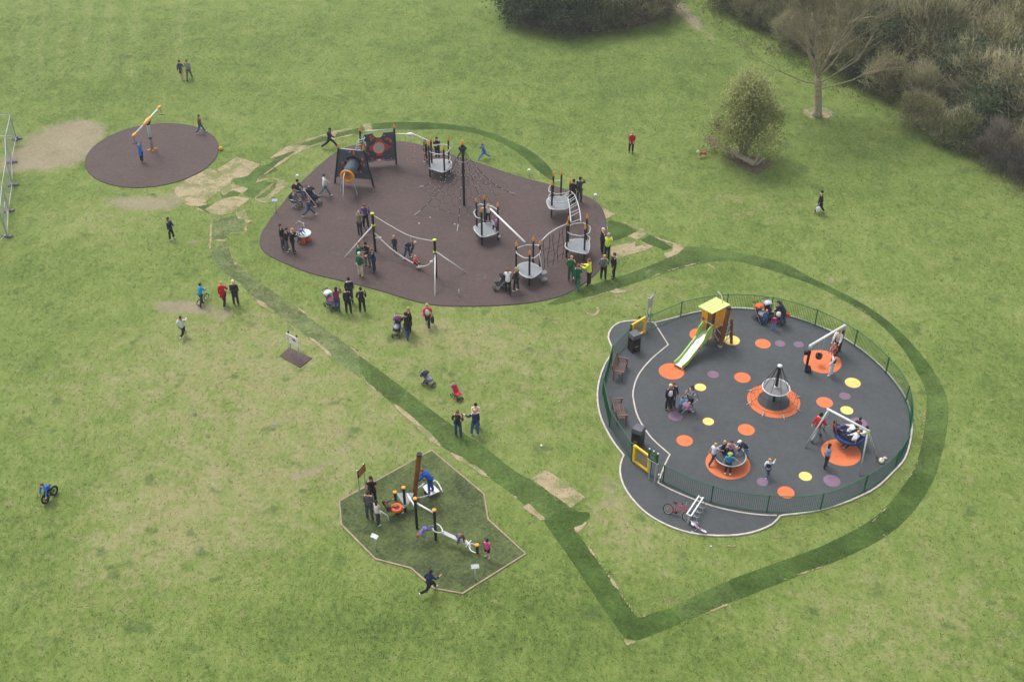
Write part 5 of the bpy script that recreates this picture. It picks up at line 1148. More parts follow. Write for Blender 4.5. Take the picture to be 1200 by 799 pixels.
for k in range(6): m.tube([q(-.05 + (W1 + .1) * k / 5, -.05, 2.40 + .02 * k), q(-.05 + (W1 + .1) * k / 5, W2 + .05, 2.40 + .02 * k)], .025, 6)
m.build('roof', M('#dcea94', .5, .08, 3), st)
PANO = M('#f8ac2e', .5, .12, 4)
def wall(a0, b0, a1, b1, z0, z1, mat=PANO, nm='wall_panel'): m = MB(); p, r_ = q(a0, b0, (z0 + z1) / 2), q(a1, b1, (z0 + z1) / 2); m.bar(p, r_, .03, z1 - z0); return m.build(nm, mat, st)
z_p = 1.05
wall(TW1, .07, TW1 * .45, .07, .55, 2.3); wall(.07, TW2, .07, TW2 * .35, 1.0, 2.3); wall(TW1, .1, TW1, TW2, .55, 2.3); wall(TW1, TW2, TW1 * .5, TW2, 1.0, 2.3)
m = MB(); qq = q(TW1 * .78, .045, 1.75); m.lathe([(.10, 0), (.10, .02)], qq, 14, (-e2n).to_track_quat('Z', 'Y').to_matrix()); m.build('porthole', M('#8a4a6a', .5, .2, 4), st)
m = MB(); m.prism([q(*ab, 0).xy for ab in ((ins, ins), (ins, TW2), (TW1, TW2), (TW1, ins))], z_p - .06, z_p); m.build('platform', GREYPANEL, st)
# slide
s0 = q(TW1 * .22, .05, z_p); s1 = G(794.5, 428.5, .22) - c; dirn = Vector((s1.x - s0.x, s1.y - s0.y, 0)); Ls = dirn.length; dirn.normalize(); sdv = Vector((-dirn.y, dirn.x, 0))
prof = [(0, z_p), (.35, z_p - .03), (.7, z_p - .17)] + [(.7 + (Ls - 1.3) * t, z_p - .17 - (z_p - .17 - .26) * t) for t in (.25, .5, .75, 1)] + [(Ls - .25, .2), (Ls, .2)]
PL = smooth_line([Vector((s0.x, s0.y, 0)) + dirn * x + up * z_ for x, z_ in prof], False, .15)
def strip(off0, off1, dz0, dz1, mat, nm):
    m = MB(); n = len(PL); vs = []; fs = []
    for p in PL: vs += [p + sdv * off0 + up * dz0, p + sdv * off1 + up * dz0, p + sdv * off1 + up * dz1, p + sdv * off0 + up * dz1]
    for i in range(n - 1):
        for k in range(4): fs.append((i * 4 + k, i * 4 + (k + 1) % 4, (i + 1) * 4 + (k + 1) % 4, (i + 1) * 4 + k))
    fs += [(3, 2, 1, 0), tuple((n - 1) * 4 + k for k in range(4))]
    m.add(vs, fs); o = m.build(nm, mat, st); bm = bmesh.new(); bm.from_mesh(o.data); bmesh.ops.recalc_face_normals(bm, faces=bm.faces); bm.to_mesh(o.data); bm.free(); return o
GREENP = M('#a8c860', .45, .12, 4)
strip(-.24, .24, -.03, 0, M('#e2e4e4', .25, .05, 3, .3), 'slide_bed'); strip(-.30, -.235, -.10, .17, GREENP, 'slide_side'); strip(.235, .30, -.10, .17, GREENP, 'slide_side')
for s_ in (-1, 1):
    m = MB(); o0 = Vector((s0.x, s0.y, 0)) + sdv * s_ * .29; m.plate([(0, z_p - .15), (.75, z_p - .35), (.8, z_p + .1), (.55, z_p + .5), (.2, z_p + .62), (0, z_p + .55)], .04, o0, dirn, up); m.build('slide_hood', GREENP, st)
for t in (.45, .97): p = PL[int(t * (len(PL) - 1))]; m = MB(); m.ball(p + sdv * .3 + up * .06, .07, 8, 6); m.build('joint', REDORANGE, st, True)
m = MB(); m.tube([Vector((s0.x, s0.y, z_p + .55)) + sdv * .3, Vector((s0.x, s0.y, z_p + .55)) - sdv * .3], .025, 6); m.build('grab_bar', WHITE, st)
# leaning climbing posts and rope steps
a0, a1 = G(843.7, 406.5) - c, G(854.2, 362, 2.55) - c; b0, b1 = G(857, 402.6) - c, G(857.6, 373.5, 1.85) - c
m = MB(); m.tube([a0, a1], .125, 9); po = m.build('leaning_post', WOOD, st); m = MB(); m.tube([a0 - (a1 - a0).normalized() * .02, a0 + (a1 - a0) * .06], .135, 9); m.build('post_shoe', STEEL, po)
m = MB(); m.tube([a1, a1 + (a1 - a0).normalized() * .10], .13, 9); m.build('post_end', BLACK, po)
m = MB(); m.tube([b0, b1], .085, 8); m.build('upright_post', WOOD, st)
for k, (za, zb) in enumerate(((.35, .55), (.85, 1.0), (1.35, 1.45))):
    A0 = a0 + (a1 - a0) * (za / 2.55); B0 = b0 + (b1 - b0) * (zb / 1.85); P0 = q(.05, TW2 * .4, za + .35)
    m = MB(); m.tube(smooth_line([P0, A0 + Vector((0, 0, -.03)), B0], False, .15), .028, 6); m.build('rope_step', PALEROPE, st, True)
for k in range(3): f_ = (k + 1) / 4; m = MB(); m.tube([a0 + (a1 - a0) * .16 + (b0 - a0) * f_ * .9, a0 + (a1 - a0) * .6 + (b0 - a0) * f_ * .9], .018, 5); m.build('rope', ROPE, st)
m = MB(); m.tube(smooth_line([q(TW1 * .45, TW2, 2.42), q(TW1 * .65, TW2, 2.85), q(TW1 * 1.0, TW2, 3.05)], False, .1), [.045] * 2 + [.045] * 60 if False else .035, 7); m.build('roof_horn', WHITE, st, True)
wall(.1, TW2 * .55, .1, TW2, .1, 1.0, M('#6a4428', .7, .2, 4), 'lower_panel')

# ---- net roundabout
c = G(906.6, 470.2); h_ = Hgt(906.6, 470.2, 429); nr = thing('net_roundabout', 'black mast with grey mesh disc over an orange ring', 'roundabout', (c.x, c.y, .02))
m = MB(); m.tube([Vector((0, 0, 0)), Vector((0, 0, h_))], .08, 12); mo = m.build('mast', BLACK, nr)
m = MB(); m.lathe([(.09, h_ - .06), (.13, h_ - .03), (.13, h_ + .03), (.04, h_ + .07)], (0, 0, 0), 14); m.build('mast_cap', WHITE, mo, True)
dz = .97; dr = .72
b_ = NB('grey_mesh_disc'); v_ = b_.n.new('ShaderNodeTexVoronoi'); v_.inputs['Scale'].default_value = 28; b_.link(b_.pos(obj=True), v_.inputs['Vector'])
MESHD = b_.fin(b_.ramp(v_.outputs[0], [(.2, (.10, .10, .105)), (.6, (.22, .22, .23))]), .8)
m = MB(); m.lathe([(dr, dz - .02), (dr, dz)], (0, 0, 0), 32); m.build('mesh_disc', MESHD, nr)
m = MB(); m.tube([Vector((dr * math.cos(a), dr * math.sin(a), dz)) for a in np.linspace(0, 2 * math.pi, 32, endpoint=False)], .03, 7, closed=True); m.build('disc_rim', WHITE, nr, True)
m = MB(); m.lathe([(.14, dz), (.14, dz + .05), (.09, dz + .1)], (0, 0, 0), 12); m.build('disc_hub', STEEL, nr, True)
net = MB()
for k in range(8):
    a = 2 * math.pi * k / 8 + .2; d = Vector((math.cos(a), math.sin(a), 0)); m = MB(); m.tube([Vector((0, 0, h_)) + d * .06, d * dr + Vector((0, 0, dz))], .014, 5); m.build('stay_rope', ROPE, nr)
    e = d * (RR * .98); m = MB(); m.tube([e + Vector((0, 0, .12)), d * (RR + .16)], .022, 5); m.tube([e * .9 + Vector((0, 0, .13)), e + Vector((0, 0, .12))], .04, 6); m.build('anchor', STEEL, nr, True)
    net.tube([d * dr + Vector((0, 0, dz)), d * dr * 1.15 + Vector((0, 0, .45)), e + Vector((0, 0, .12))], .008, 5)
for f_ in (.3, .55, .8):
    L = []
    for k in range(16):
        a = 2 * math.pi * k / 16 + .2; d = Vector((math.cos(a), math.sin(a), 0)); L.append(d * (dr + (RR - dr) * f_) + Vector((0, 0, dz * (1 - f_) ** 1.5 + .12)))
    net.tube(L, .007, 5, closed=True)
net.build('rope_net', ROPE, nr)

# ---- bowl roundabout
c = G(854.2, 543); br = thing('bowl_roundabout', 'grey bowl roundabout with silver rim above an orange spot', 'roundabout', (c.x, c.y, .026))
m = MB(); m.lathe([(.34, 0), (.3, .1), (.45, .28), (.78, .50), (.76, .53), (.5, .40), (.02, .36)], (0, 0, 0), 30); m.build('bowl', M('#4b4f54', .8, .25, 9), br, True)
m = MB(); m.tube([Vector((.79 * math.cos(a), .79 * math.sin(a), .53)) for a in np.linspace(0, 2 * math.pi, 34, endpoint=False)], .035, 8, closed=True); m.build('rim', STEEL, br, True)
m = MB(); m.lathe([(.10, .36), (.10, .62), (.16, .66), (.05, .7)], (0, 0, 0), 12); m.build('centre_knob', STEEL, br, True)

# ---- basket swing
al, ar_ = G(971.2, 479.8, 2.35), G(1017.3, 504.4, 2.35); bases = [G(942.5, 525.3), G(965, 503.5), G(1007.2, 558), G(1027.8, 536.2)]
bs, bc = root_at('basket_swing', 'silver A frame swing with a blue basket full of children', 'swing', bases)
for a, b, nm in ((al, bases[0], 'leg'), (al, bases[1], 'leg'), (ar_, bases[2], 'leg'), (ar_, bases[3], 'leg')): tubes(nm, bs, bc, [[a, b]], .045, STEEL, 8)
tubes('top_beam', bs, bc, [[al - (ar_ - al).normalized() * .1, ar_ + (ar_ - al).normalized() * .1]], .06, WHITE, 8)
m = MB(); m.ball(ar_ - bc - Vector((0, 0, .12)), .11, 8, 6); m.build('lime_collar', LIME, bs, True)
C0 = G(993.6, 520) - bc; C0.z = .58; m = MB(); m.tube([C0 + Vector((.68 * math.cos(a), .68 * math.sin(a), 0)) for a in np.linspace(0, 2 * math.pi, 28, endpoint=False)], .10, 9, closed=True); m.build('basket_rim', M('#1d3a70', .7, .2, 5), bs, True)
m = MB(); m.lathe([(.62, 0), (.5, -.10), (.25, -.16), (.02, -.17), (.02, -.15), (.25, -.14), (.5, -.08), (.62, .02)], C0, 24); m.build('basket_net', M('#16233f', .8, .3, 18), bs, True)
bd = (ar_ - al).normalized()
for s_ in (-1, 1):
    hook = (al + ar_) / 2 - bc + bd * .75 * s_; m = MB()
    for t_ in (-1, 1): m.tube([hook, C0 + bd * .55 * s_ + Vector((-bd.y, bd.x, 0)) * .42 * t_], .014, 5)
    m.build('chain', STEEL, bs)
# ---- baby swing
pl, pr_ = G(944, 435.5), G(983.4, 411.8); ys, yc = root_at('baby_swing', 'swing of black posts and silver beam over an orange spot', 'swing', [pl, pr_])
hl_, hr_ = Hgt(944, 435.5, 405), Hgt(983.4, 411.8, 381); hh = (hl_ + hr_) / 2
for p in (pl, pr_):
    m = MB(); m.tube([p - yc, p - yc + up * (hh - .25)], .075, 10); m.build('post', BLACK, ys); m = MB(); m.tube([p - yc + up * (hh - .3), p - yc + up * (hh + .02)], .10, 10); m.build('post_top', STEEL, ys, True)
tubes('top_beam', ys, yc, [[pl + up * hh, pr_ + up * hh]], .07, WHITE, 9)
m = MB(); m.lathe([(.2, 0), (.17, .2), (.09, .42)], pl - yc + Vector((.12, -.02, 0)), 12); m.build('post_foot', BLACK, ys, True)
m = MB(); m.box(pl - yc + up * (hh - .5) + Vector((-.1, 0, 0)), (.34, .16, .22)); m.build('spare_seat', BLACK, ys)
sd2 = (pr_ - pl).normalized(); Sx = G(975.2, 419.5) - yc
for k, f_ in ((0, .30), (1, .0)):
    ce = (pl + (pr_ - pl) * .34 - yc) if k == 0 else Vector((Sx.x, Sx.y, 0)); ce.z = .6; top_ = pl + sd2 * (sd2.dot(ce + yc - pl)) + up * hh - yc
    so = MB(); so.lathe([(.15, -.14), (.19, -.06), (.20, .10), (.17, .10), (.16, -.04), (.05, -.10)], ce, 14); s_o = so.build('cradle_seat', M('#17181a' if k == 0 else '#a04438', .6, .2, 4), ys, True)
    m = MB()
    for t_ in (-1, 1): m.tube([top_ + sd2 * .22 * t_, ce + sd2 * .18 * t_ + up * .1], .012, 5)
    m.build('chain', STEEL, s_o)

# ---- pushchairs
def pushchair(label, u, v, rz, seat='#24262b', hood=None, frame=None, blanket=None, sc=1.0, bag_=None, loc=None):
    c = loc or G(u, v); rt = thing('pushchair', label, 'pushchair', (c[0], c[1], .0 if not loc else loc[2]), R(rz), 'pushchairs parked round the playground'); F_ = frame or M('#9fa3a8', .4, .1, 4, .6)
    S_ = cloth(seat); rt.scale = (sc,) * 3                       # local +x is the front
    for x, y, r_ in ((.36, .22, .10), (.36, -.22, .10), (-.30, .25, .13), (-.30, -.25, .13)):
        m = MB(); L = [Vector((x + r_ * .82 * math.cos(a), y, r_ + r_ * .82 * math.sin(a))) for a in np.linspace(0, 2 * math.pi, 14, endpoint=False)]; m.tube(L, .024, 6, closed=True); wo_ = m.build('wheel', BLACK, rt, True)
        m = MB(); m.lathe([(r_ * .7, -.012), (r_ * .7, .012)], (x, y, r_), 12, Matrix.Rotation(R(90), 3, 'X')); m.build('hub', F_, wo_)
    for y in (.24, -.24):
        m = MB(); m.tube(smooth_line([Vector((.36, y, .12)), Vector((.1, y, .42)), Vector((-.28, y, .80)), Vector((-.52, y * .95, 1.02))], False, .15), .018, 6); m.build('side_frame', F_, rt, True)
        m = MB(); m.tube([Vector((-.30, y, .14)), Vector((.02, y, .46))], .016, 6); m.build('rear_leg', F_, rt, True)
    m = MB(); m.tube([Vector((-.52, .24, 1.02)), Vector((-.56, 0, 1.04)), Vector((-.52, -.24, 1.02))], .022, 6); m.build('handle', BLACK, rt, True)
    m = MB(); m.plate([(-.19, -.08), (.19, -.08), (.19, .26), (-.19, .26)], .06, Vector((.06, 0, .44)), Vector((0, 1, 0)), Vector((1, 0, .08)).normalized()); m.plate([(-.19, 0), (.19, 0), (.17, .52), (-.17, .52)], .06, Vector((-.03, 0, .45)), Vector((0, 1, 0)), Vector((-.55, 0, .83)).normalized()); m.build('seat', S_, rt)
    m = MB(); m.box((.42, 0, .22), (.14, .36, .04)); m.build('foot_rest', BLACK, rt); m = MB(); m.box((-.12, 0, .24), (.34, .36, .14)); m.build('basket', cloth('#1f2126'), rt)
    if hood:
        m = MB(); n_ = 9; vs = []; fs = []
        for i in range(7):
            a = R(10 + 118 * i / 6)
            for k in range(n_): t = -1 + 2 * k / (n_ - 1); w__ = math.sqrt(max(0, 1 - t * t)); vs.append(Vector((-.26 - .36 * math.cos(a) * (.55 + .45 * w__) + .12, t * .25, .72 + .40 * math.sin(a) * (.55 + .45 * w__))))
        for i in range(6):
            for k in range(n_ - 1): fs.append((i * n_ + k, (i + 1) * n_ + k, (i + 1) * n_ + k + 1, i * n_ + k + 1))
        m.add(vs, fs); ho = m.build('hood', cloth(hood), rt, True); sm = ho.modifiers.new('thick', 'SOLIDIFY'); sm.thickness = .02
    if blanket: m = MB(); m.ball((.06, 0, .58), (.24, .17, .12), 10, 6); m.build('blanket', cloth(blanket), rt, True)
    if bag_: m = MB(); m.ball((-.46, 0, .72), (.12, .2, .17), 10, 7); m.build('hanging_bag', cloth(bag_), rt, True)
    return rt
pushchair('pushchair with white hood and pink blanket beside a woman in magenta', 388, 360, -50, '#6d7080', '#dcdfe6', None, '#c06a90')
pushchair('pushchair with purple hood and white cover beside two women in black', 466, 391, -100, '#2a2c30', '#5a1f58', None, '#aeb4c2')
pushchair('grey and blue pushchair parked alone on the grass', 502, 450.5, -25, '#5d6c88', '#232a3c', None, '#b8a8c0', .8, bag_='#1a2138')
pushchair('red seated folding buggy parked alone on the grass', 535.5, 466, -55, '#b01a28', None, None, None, .8, bag_='#b06a90')
pushchair('black and blue buggy with long white handle near the seated men', 368, 239, -30, '#17191e', '#14161a', M('#dfe0e2', .4, .1, 4), '#1c2a58', 1.1)
pushchair('black buggy beside the red haired woman in white top', 586.8, 339, 200, '#1c1e24', '#20232a', None, None)
pushchair('buggy with orange hood parked by the far fence', 890, 376, -60, '#3a3c42', '#e0602a', None, '#c8ccd8')
pushchair('black and white buggy standing between the orange hood and the stooping woman', 899, 372.5, -75, '#20222a', '#b8bcc8', None, '#23283c')
pushchair('buggy with cream lining beside the stooping woman in navy', 911, 377, -95, '#26282e', None, None, '#d8ccb8')
pushchair('pale pink buggy held by the woman in grey top', 805, 481, 190, '#98708a', None, M('#cfd2d6', .4, .1, 4), None, .9)
# folding chairs
for u, v, rz, lab in ((349.5, 231, -15, 'folding camp chair under the man in black jacket'), (346.2, 242.5, -20, 'folding camp chair under the man in grey top')):
    c = G(u, v); rt = thing('folding_chair', lab, 'chair', (c.x, c.y, .02), R(rz), 'folding camp chairs')
    m = MB(); m.box((.05, 0, .43), (.46, .46, .03)); m.build('seat', cloth('#3b3e44'), rt); m = MB(); m.box((-.26, 0, .68), (.03, .46, .42), Euler((0, R(-12), 0)).to_matrix()); m.build('backrest', cloth('#3b3e44'), rt)
    for x, x2, y in ((.25, -.25, .24), (.25, -.25, -.24), (-.22, .25, .24), (-.22, .25, -.24)): m = MB(); m.tube([Vector((x, y, 0)), Vector((x2, y, .46 if x > 0 else .43))], .016, 6); m.build('leg', STEEL, rt)
    for y in (.25, -.25): m = MB(); m.box((.02, y, .64), (.46, .05, .025)); m.build('armrest', STEEL, rt)

# ---- bicycles
def bicycle(label, pa, pb, color, r_=.25, lean=0, tyre='#1a1a1c', fat=.022, rimc=None, z=.02, rackbar='#2a2a2c', seat='#1d1d20', grips=None, scale=None):
    """pa rear wheel contact, pb front wheel contact (photo pixels)"""
    a, b = G(*pa), G(*pb); d = b - a; Wb = d.length; rz = math.atan2(d.y, d.x); c = a
    rt = thing('bicycle', label, 'bicycle', (c.x, c.y, z), 0, 'children\'s bicycles'); rt.rotation_mode = 'XYZ'; rt.rotation_euler = (R(lean), 0, rz)
    FM = M(color, .35, .12, 4); rm = M(rimc or '#b8bcc0', .4, .1, 4, .5)
    for x in (0, Wb):
        m = MB(); m.tube([Vector((x + (r_ - fat) * math.cos(t), 0, r_ + (r_ - fat) * math.sin(t))) for t in np.linspace(0, 2 * math.pi, 26, endpoint=False)], fat, 7, closed=True); w_o = m.build('wheel', M(tyre, .8, .2, 5), rt, True)
        m = MB(); m.tube([Vector((x + (r_ - fat * 2.3) * math.cos(t), 0, r_ + (r_ - fat * 2.3) * math.sin(t))) for t in np.linspace(0, 2 * math.pi, 26, endpoint=False)], fat * .5, 5, closed=True); m.build('rim', rm, w_o, True)
        m = MB()
        for k in range(10): t = 2 * math.pi * k / 10; m.tube([Vector((x, 0, r_)), Vector((x + (r_ - fat * 2) * math.cos(t), 0, r_ + (r_ - fat * 2) * math.sin(t)))], .004 if fat < .03 else .012, 4)
        m.tube([Vector((x, -.04, r_)), Vector((x, .04, r_))], .02, 8); m.build('spokes', rm, w_o)
    bb = Vector((Wb * .40, 0, r_ * .95)); st_ = Vector((Wb * .26, 0, r_ * 2.35)); hd_ = Vector((Wb * .80, 0, r_ * 2.5)); rr_ = Vector((0, 0, r_)); fr = Vector((Wb, 0, r_))
    for p, q_, n_ in ((bb, st_, 'seat_tube'), (st_, hd_, 'top_tube'), (bb, hd_, 'down_tube')): m = MB(); m.tube([p, q_], .022, 7); m.build(n_, FM, rt, True)
    for y in (.045, -.045):
        o_2 = Vector((0, y, 0)); m = MB(); m.tube([rr_ + o_2, bb + o_2 * .4], .012, 6); m.tube([rr_ + o_2, st_ + o_2 * .3], .011, 6); m.build('rear_stay', FM, rt, True); m = MB(); m.tube([hd_ + o_2 * .5, hd_ + (fr - hd_) * .3 + o_2, fr + o_2], .016, 6); m.build('fork', FM, rt, True)
    m = MB(); m.ball(st_ + Vector((-.02, 0, .08)), (.12, .065, .035), 10, 6); m.tube([st_, st_ + Vector((0, 0, .07))], .014, 6); m.build('saddle', M(seat, .7, .2, 4), rt, True)
    hb_ = hd_ + Vector((-.03, 0, .16)); m = MB(); m.tube([hd_, hb_], .016, 6); m.tube(smooth_line([hb_ + Vector((-.08, .24, .06)), hb_ + Vector((0, .1, .02)), hb_, hb_ + Vector((0, -.1, .02)), hb_ + Vector((-.08, -.24, .06))], False, .06), .014, 6); ho = m.build('handlebar', M('#8c9096', .4, .1, 4, .5), rt, True)
    for y in (.24, -.24): m = MB(); m.tube([hb_ + Vector((-.14, y * 1.08, .075)), hb_ + Vector((-.06, y * .95, .055))], .022, 7); m.build('grip', M(grips or '#26262a', .7, .1, 4), ho, True)
    m = MB(); m.lathe([(.075, -.006), (.075, .006)], bb, 14, Matrix.Rotation(R(90), 3, 'X')); m.tube([bb + Vector((.13, .06, .02)), bb + Vector((0, .05, 0)), bb + Vector((0, -.05, 0)), bb + Vector((-.13, -.06, -.02))], .011, 6); m.build('crank', BLACK, rt)
    return rt
bicycle('red bicycle leaning beside the silver rack', (781.5, 602.5), (804, 611.5), '#c42c46', .27, -24)
bicycle('small white and pink bicycle tipped over in front of the rack', (814.5, 613.5), (826.5, 623), '#d8a8c4', .16, 52, '#dfe2e6', .028, '#e6e8ec', .06, grips='#9cc0e4', seat='#e6e2ea')
bicycle('black bicycle with fat wheels under the rider in blue', (65.2, 579.5), (55.2, 589), '#1d1f24', .27, 6, '#17181a', .04, '#3a3c40', 0)
bicycle('small bicycle held by the person in bright blue jacket', (233.5, 357.5), (242, 351), '#8a9a20', .22, 8, '#1b1c1e', .022, None, 0)
bicycle('grey bicycle propped behind the upper yellow gate', (741.5, 384.5), (759, 376), '#70757c', .3, 14)
# bike rack
a, b = G(808.2, 615.5), G(822.6, 593.5); ex = b - a; rt = thing('bike_rack', 'silver bicycle rack on the dark apron outside the fence', 'bike rack', (a.x, a.y, .02), math.atan2(ex.y, ex.x)); L = ex.length
for y in (0, .22): m = MB(); m.bar(Vector((0, y, .62)), Vector((L, y, .62)), .06, .05); m.build('top_bar', WHITE, rt)
for x in (.05, L - .05): m = MB(); m.tube([Vector((x, .11, 0)), Vector((x, .11, .6))], .045, 8); m.box((x, .11, .585), (.07, .3, .04)); m.build('leg', STEEL, rt)
for k in range(4):
    x = .2 + k * (L - .4) / 3; m = MB(); m.tube(smooth_line([Vector((x, .0, .6)), Vector((x, -.22, .45)), Vector((x, -.22, .2)), Vector((x, .05, .08)), Vector((x, .3, .2)), Vector((x, .3, .5)), Vector((x, .22, .6))], False, .08), .016, 6); m.build('wheel_loop', STEEL, rt, True)

# ---- temporary mesh fence at the left edge
def heras(a, b, name_label, i):
    a, b = G(*a), G(*b); ex = b - a; L = ex.length; rt = thing('mesh_fence_panel', name_label, 'fence panel', (a.x, a.y, 0), math.atan2(ex.y, ex.x), 'temporary fence panels')
    m = MB(); m.tube([Vector((.03, 0, .1)), Vector((.03, 0, 1.95)), Vector((L - .03, 0, 1.95)), Vector((L - .03, 0, .1))], .025, 7); m.tube([Vector((.03, 0, .25)), Vector((L - .03, 0, .25))], .022, 6); m.build('frame', STEEL, rt, True)
    m = MB(); n = int(L / .11)
    for k in range(1, n): m.tube([Vector((L * k / n, 0, .25)), Vector((L * k / n, 0, 1.95))], .004, 3, cap=False)
    for k in range(1, 8): m.tube([Vector((0, 0, .25 + 1.7 * k / 8)), Vector((L, 0, .25 + 1.7 * k / 8))], .004, 3, cap=False)
    m.build('wire_mesh', M('#8f959a', .5, .1, 4, .4), rt)['kind'] = 'stuff'
    m = MB(); m.box((0, .0, .07), (.24, .72, .14), None, .9); fo = m.build('foot_block', M('#6a6c70', .9, .2, 4), rt); fo.rotation_euler = (0, 0, 0)
C_ = [(20, 163.5), (14.3, 191), (15.5, 217.5), (11, 248), (9, 277.5)]
nm = ['farthest wire mesh panel running along the left photo edge', 'second wire mesh panel from the far corner at the left edge', 'third wire mesh panel from the far corner at the left edge', 'nearest full wire mesh panel with a white sign tied on']
for i in range(4): heras(C_[i], C_[i + 1], nm[i], i)
heras((20, 163.5), (-14, 163), 'wire mesh panel turning left at the far corner', 4); heras((9, 277.5), (-14, 300), 'wire mesh panel turning away at the near end', 5)
a, b = G(11, 248), G(9, 277.5); d = (b - a).normalized(); c = a + d * .9 + Vector((d.y, -d.x, 0)) * -.05; rt = thing('notice', 'small white notice with red print tied to the mesh fence', 'notice', (c.x, c.y, .9), math.atan2(d.y, d.x))
m = MB(); m.box((.3, 0, .0), (.6, .015, .75)); m.build('board', M('#dcd6d4', .6, .05, 3), rt)
for k in range(3): m = MB(); m.box((.3, (.010), .2 - k * .16), (.42, .004, .06)); m.box((.3, -.010, .2 - k * .16), (.42, .004, .06)); m.build('print_line', M('#b04a44', .7, .1, 3), rt)

# ---- small loose things
def ball_(u, v, r_, col, lab, panels=None):
    c = G(u, v); rt = thing('ball', lab, 'ball', (c.x, c.y, 0)); m = MB(); m.ball((0, 0, r_), r_, 16, 10); m.build('skin', M(col, .5, .15, 9), rt, True); m = MB(); m.tube([Vector((math.cos(t) * r_ * .99, math.sin(t) * r_ * .99 * .6, r_ + math.sin(t) * r_ * .79)) for t in np.linspace(0, 2 * math.pi, 20, endpoint=False)], .008, 5, closed=True); m.build('seam', M('#6e5a14', .6, .1, 3), rt)
ball_(259, 176.3, .15, '#d8a812', 'yellow ball on the grass right of the round surface')
def softtoy(u, v, lab, col, s_=1):
    c = G(u, v); rt = thing('bag', lab, 'bag', (c.x, c.y, .02), random.random() * 3); m = MB(); m.ball((0, 0, .11 * s_), (.2 * s_, .14 * s_, .11 * s_), 10, 7); m.build('body', cloth(col), rt, True); m = MB(); m.tube([Vector((-.1 * s_, 0, .2 * s_)), Vector((0, 0, .3 * s_)), Vector((.1 * s_, 0, .2 * s_))], .012, 5); m.build('handle', cloth('#b8a890'), rt, True)
softtoy(1032.5, 541.5, 'cream bag left on the dark surface near the basket swing leg', '#d8ceb0'); softtoy(1037, 538, 'small pale bundle beside the cream bag', '#c8ccd8', .6)
for u, v, s_ in ((634.5, 522, .10), (491, 262, .08), (504, 255, .07), (533, 263, .07), (556, 249, .06), (566, 258, .06), (833, 640, .07), (655, 470, .05), (772, 556, .08)):
    c = G(u, v, .025); m = MB(); m.box((0, 0, s_ * .25), (s_ * 1.5, s_, s_ * .5), Euler((.1, .2, random.random() * 3)).to_matrix(), .7); o = m.build('paper_scrap', M('#d8d8d2', .8, .1, 4)); o.location = c; tag(o, 'small white scrap of litter lying flat on the ground', 'litter', 'white litter scraps')
# dog
c = G(823, 184.5); dg_ = thing('dog', 'small tan and white dog beside the lone leafy bush', 'dog', (c.x, c.y, 0), R(195))
V = [(-.20, 0, .34), (0, 0, .34), (.20, 0, .36), (.30, 0, .46), (.40, 0, .52), (.52, 0, .48), (-.3, 0, .42), (-.42, 0, .52)]; E = [(0, 1), (1, 2), (2, 3), (3, 4), (4, 5), (0, 6), (6, 7)]; Rr = [.10, .10, .115, .075, .075, .035, .03, .02]
for x, ya in ((.2, .07), (.2, -.07)): i = len(V); V += [(x, ya, .26), (x - .02, ya, .14), (x + .01, ya, .02), (x + .05, ya, .015)]; E += [(2, i), (i, i + 1), (i + 1, i + 2), (i + 2, i + 3)]; Rr += [.05, .03, .025, .022]
for x, ya in ((-.2, .07), (-.2, -.07)): i = len(V); V += [(x + .05, ya, .25), (x - .06, ya, .14), (x - .01, ya, .02), (x + .03, ya, .015)]; E += [(0, i), (i, i + 1), (i + 1, i + 2), (i + 2, i + 3)]; Rr += [.065, .03, .024, .022]
for y in (.05, -.05): i = len(V); V.append((.37, y * 1.5, .60)); E.append((4, i)); Rr.append(.025)
def patch(me):
    for p in me.polygons:
        if p.center.x > .26 or p.center.z < .16 or (p.center.x < -.36): p.material_index = 1
TAN = M('#a85c34', .9, .2, 8); skin_obj('body', V, E, Rr, TAN, dg_, 1, 1, [TAN, M('#d8ccbc', .9, .12, 8)], patch)
# ================================================================ TREES AND SHRUBS
def leaf_mat(name, cols, rough=.75):
    b = NB(name); n = b.noise(.9, 4, .6); a = b.attr('tone')
    f = b.math('ADD', b.math('MULTIPLY', a, .75), b.math('MULTIPLY', n, .25))
    k = len(cols); c = b.ramp(f, [((i + .5) / k, q_) for i, q_ in enumerate(cols)])
    m = b.fin(c, rough, 0, .2); tl = b.n.new('ShaderNodeBsdfTranslucent'); b.link(c, tl.inputs[0]); mx = b.n.new('ShaderNodeMixShader'); mx.inputs[0].default_value = .40
    b.link(b.p.outputs[0], mx.inputs[1]); b.link(tl.outputs[0], mx.inputs[2]); b.link(mx.outputs[0], b.out.inputs[0]); return m      # thin leaves let some light through
BARK_G = M('#9d927a', .95, .35, 5, name='grey_brown_bark', bump=.02); BARK_D = M('#62594c', .95, .35, 5, name='dark_bark', bump=.02); BARK_P = M('#6b5a52', .95, .3, 5, name='purple_brown_twigs')
IVY = leaf_mat('dark_evergreen_leaves', [(.034, .056, .026), (.064, .096, .042), (.105, .145, .066), (.16, .20, .11)])
OLIVE = leaf_mat('olive_young_leaves', [(.12, .125, .05), (.22, .225, .08), (.31, .315, .12), (.42, .41, .19)])
FRESH = leaf_mat('fresh_green_leaves', [(.075, .105, .030), (.125, .170, .042), (.18, .23, .062), (.25, .29, .10)])
TWIGL = leaf_mat('brown_grey_twigs', [(.13, .12, .065), (.28, .26, .145), (.42, .395, .23), (.57, .54, .35)])
PURPL = leaf_mat('purple_brown_twigs_fine', [(.12, .10, .078), (.23, .20, .155), (.36, .32, .26)])
BUSHL = leaf_mat('yellow_green_leaves', [(.17, .20, .055), (.28, .315, .085), (.38, .41, .13), (.48, .49, .20)])
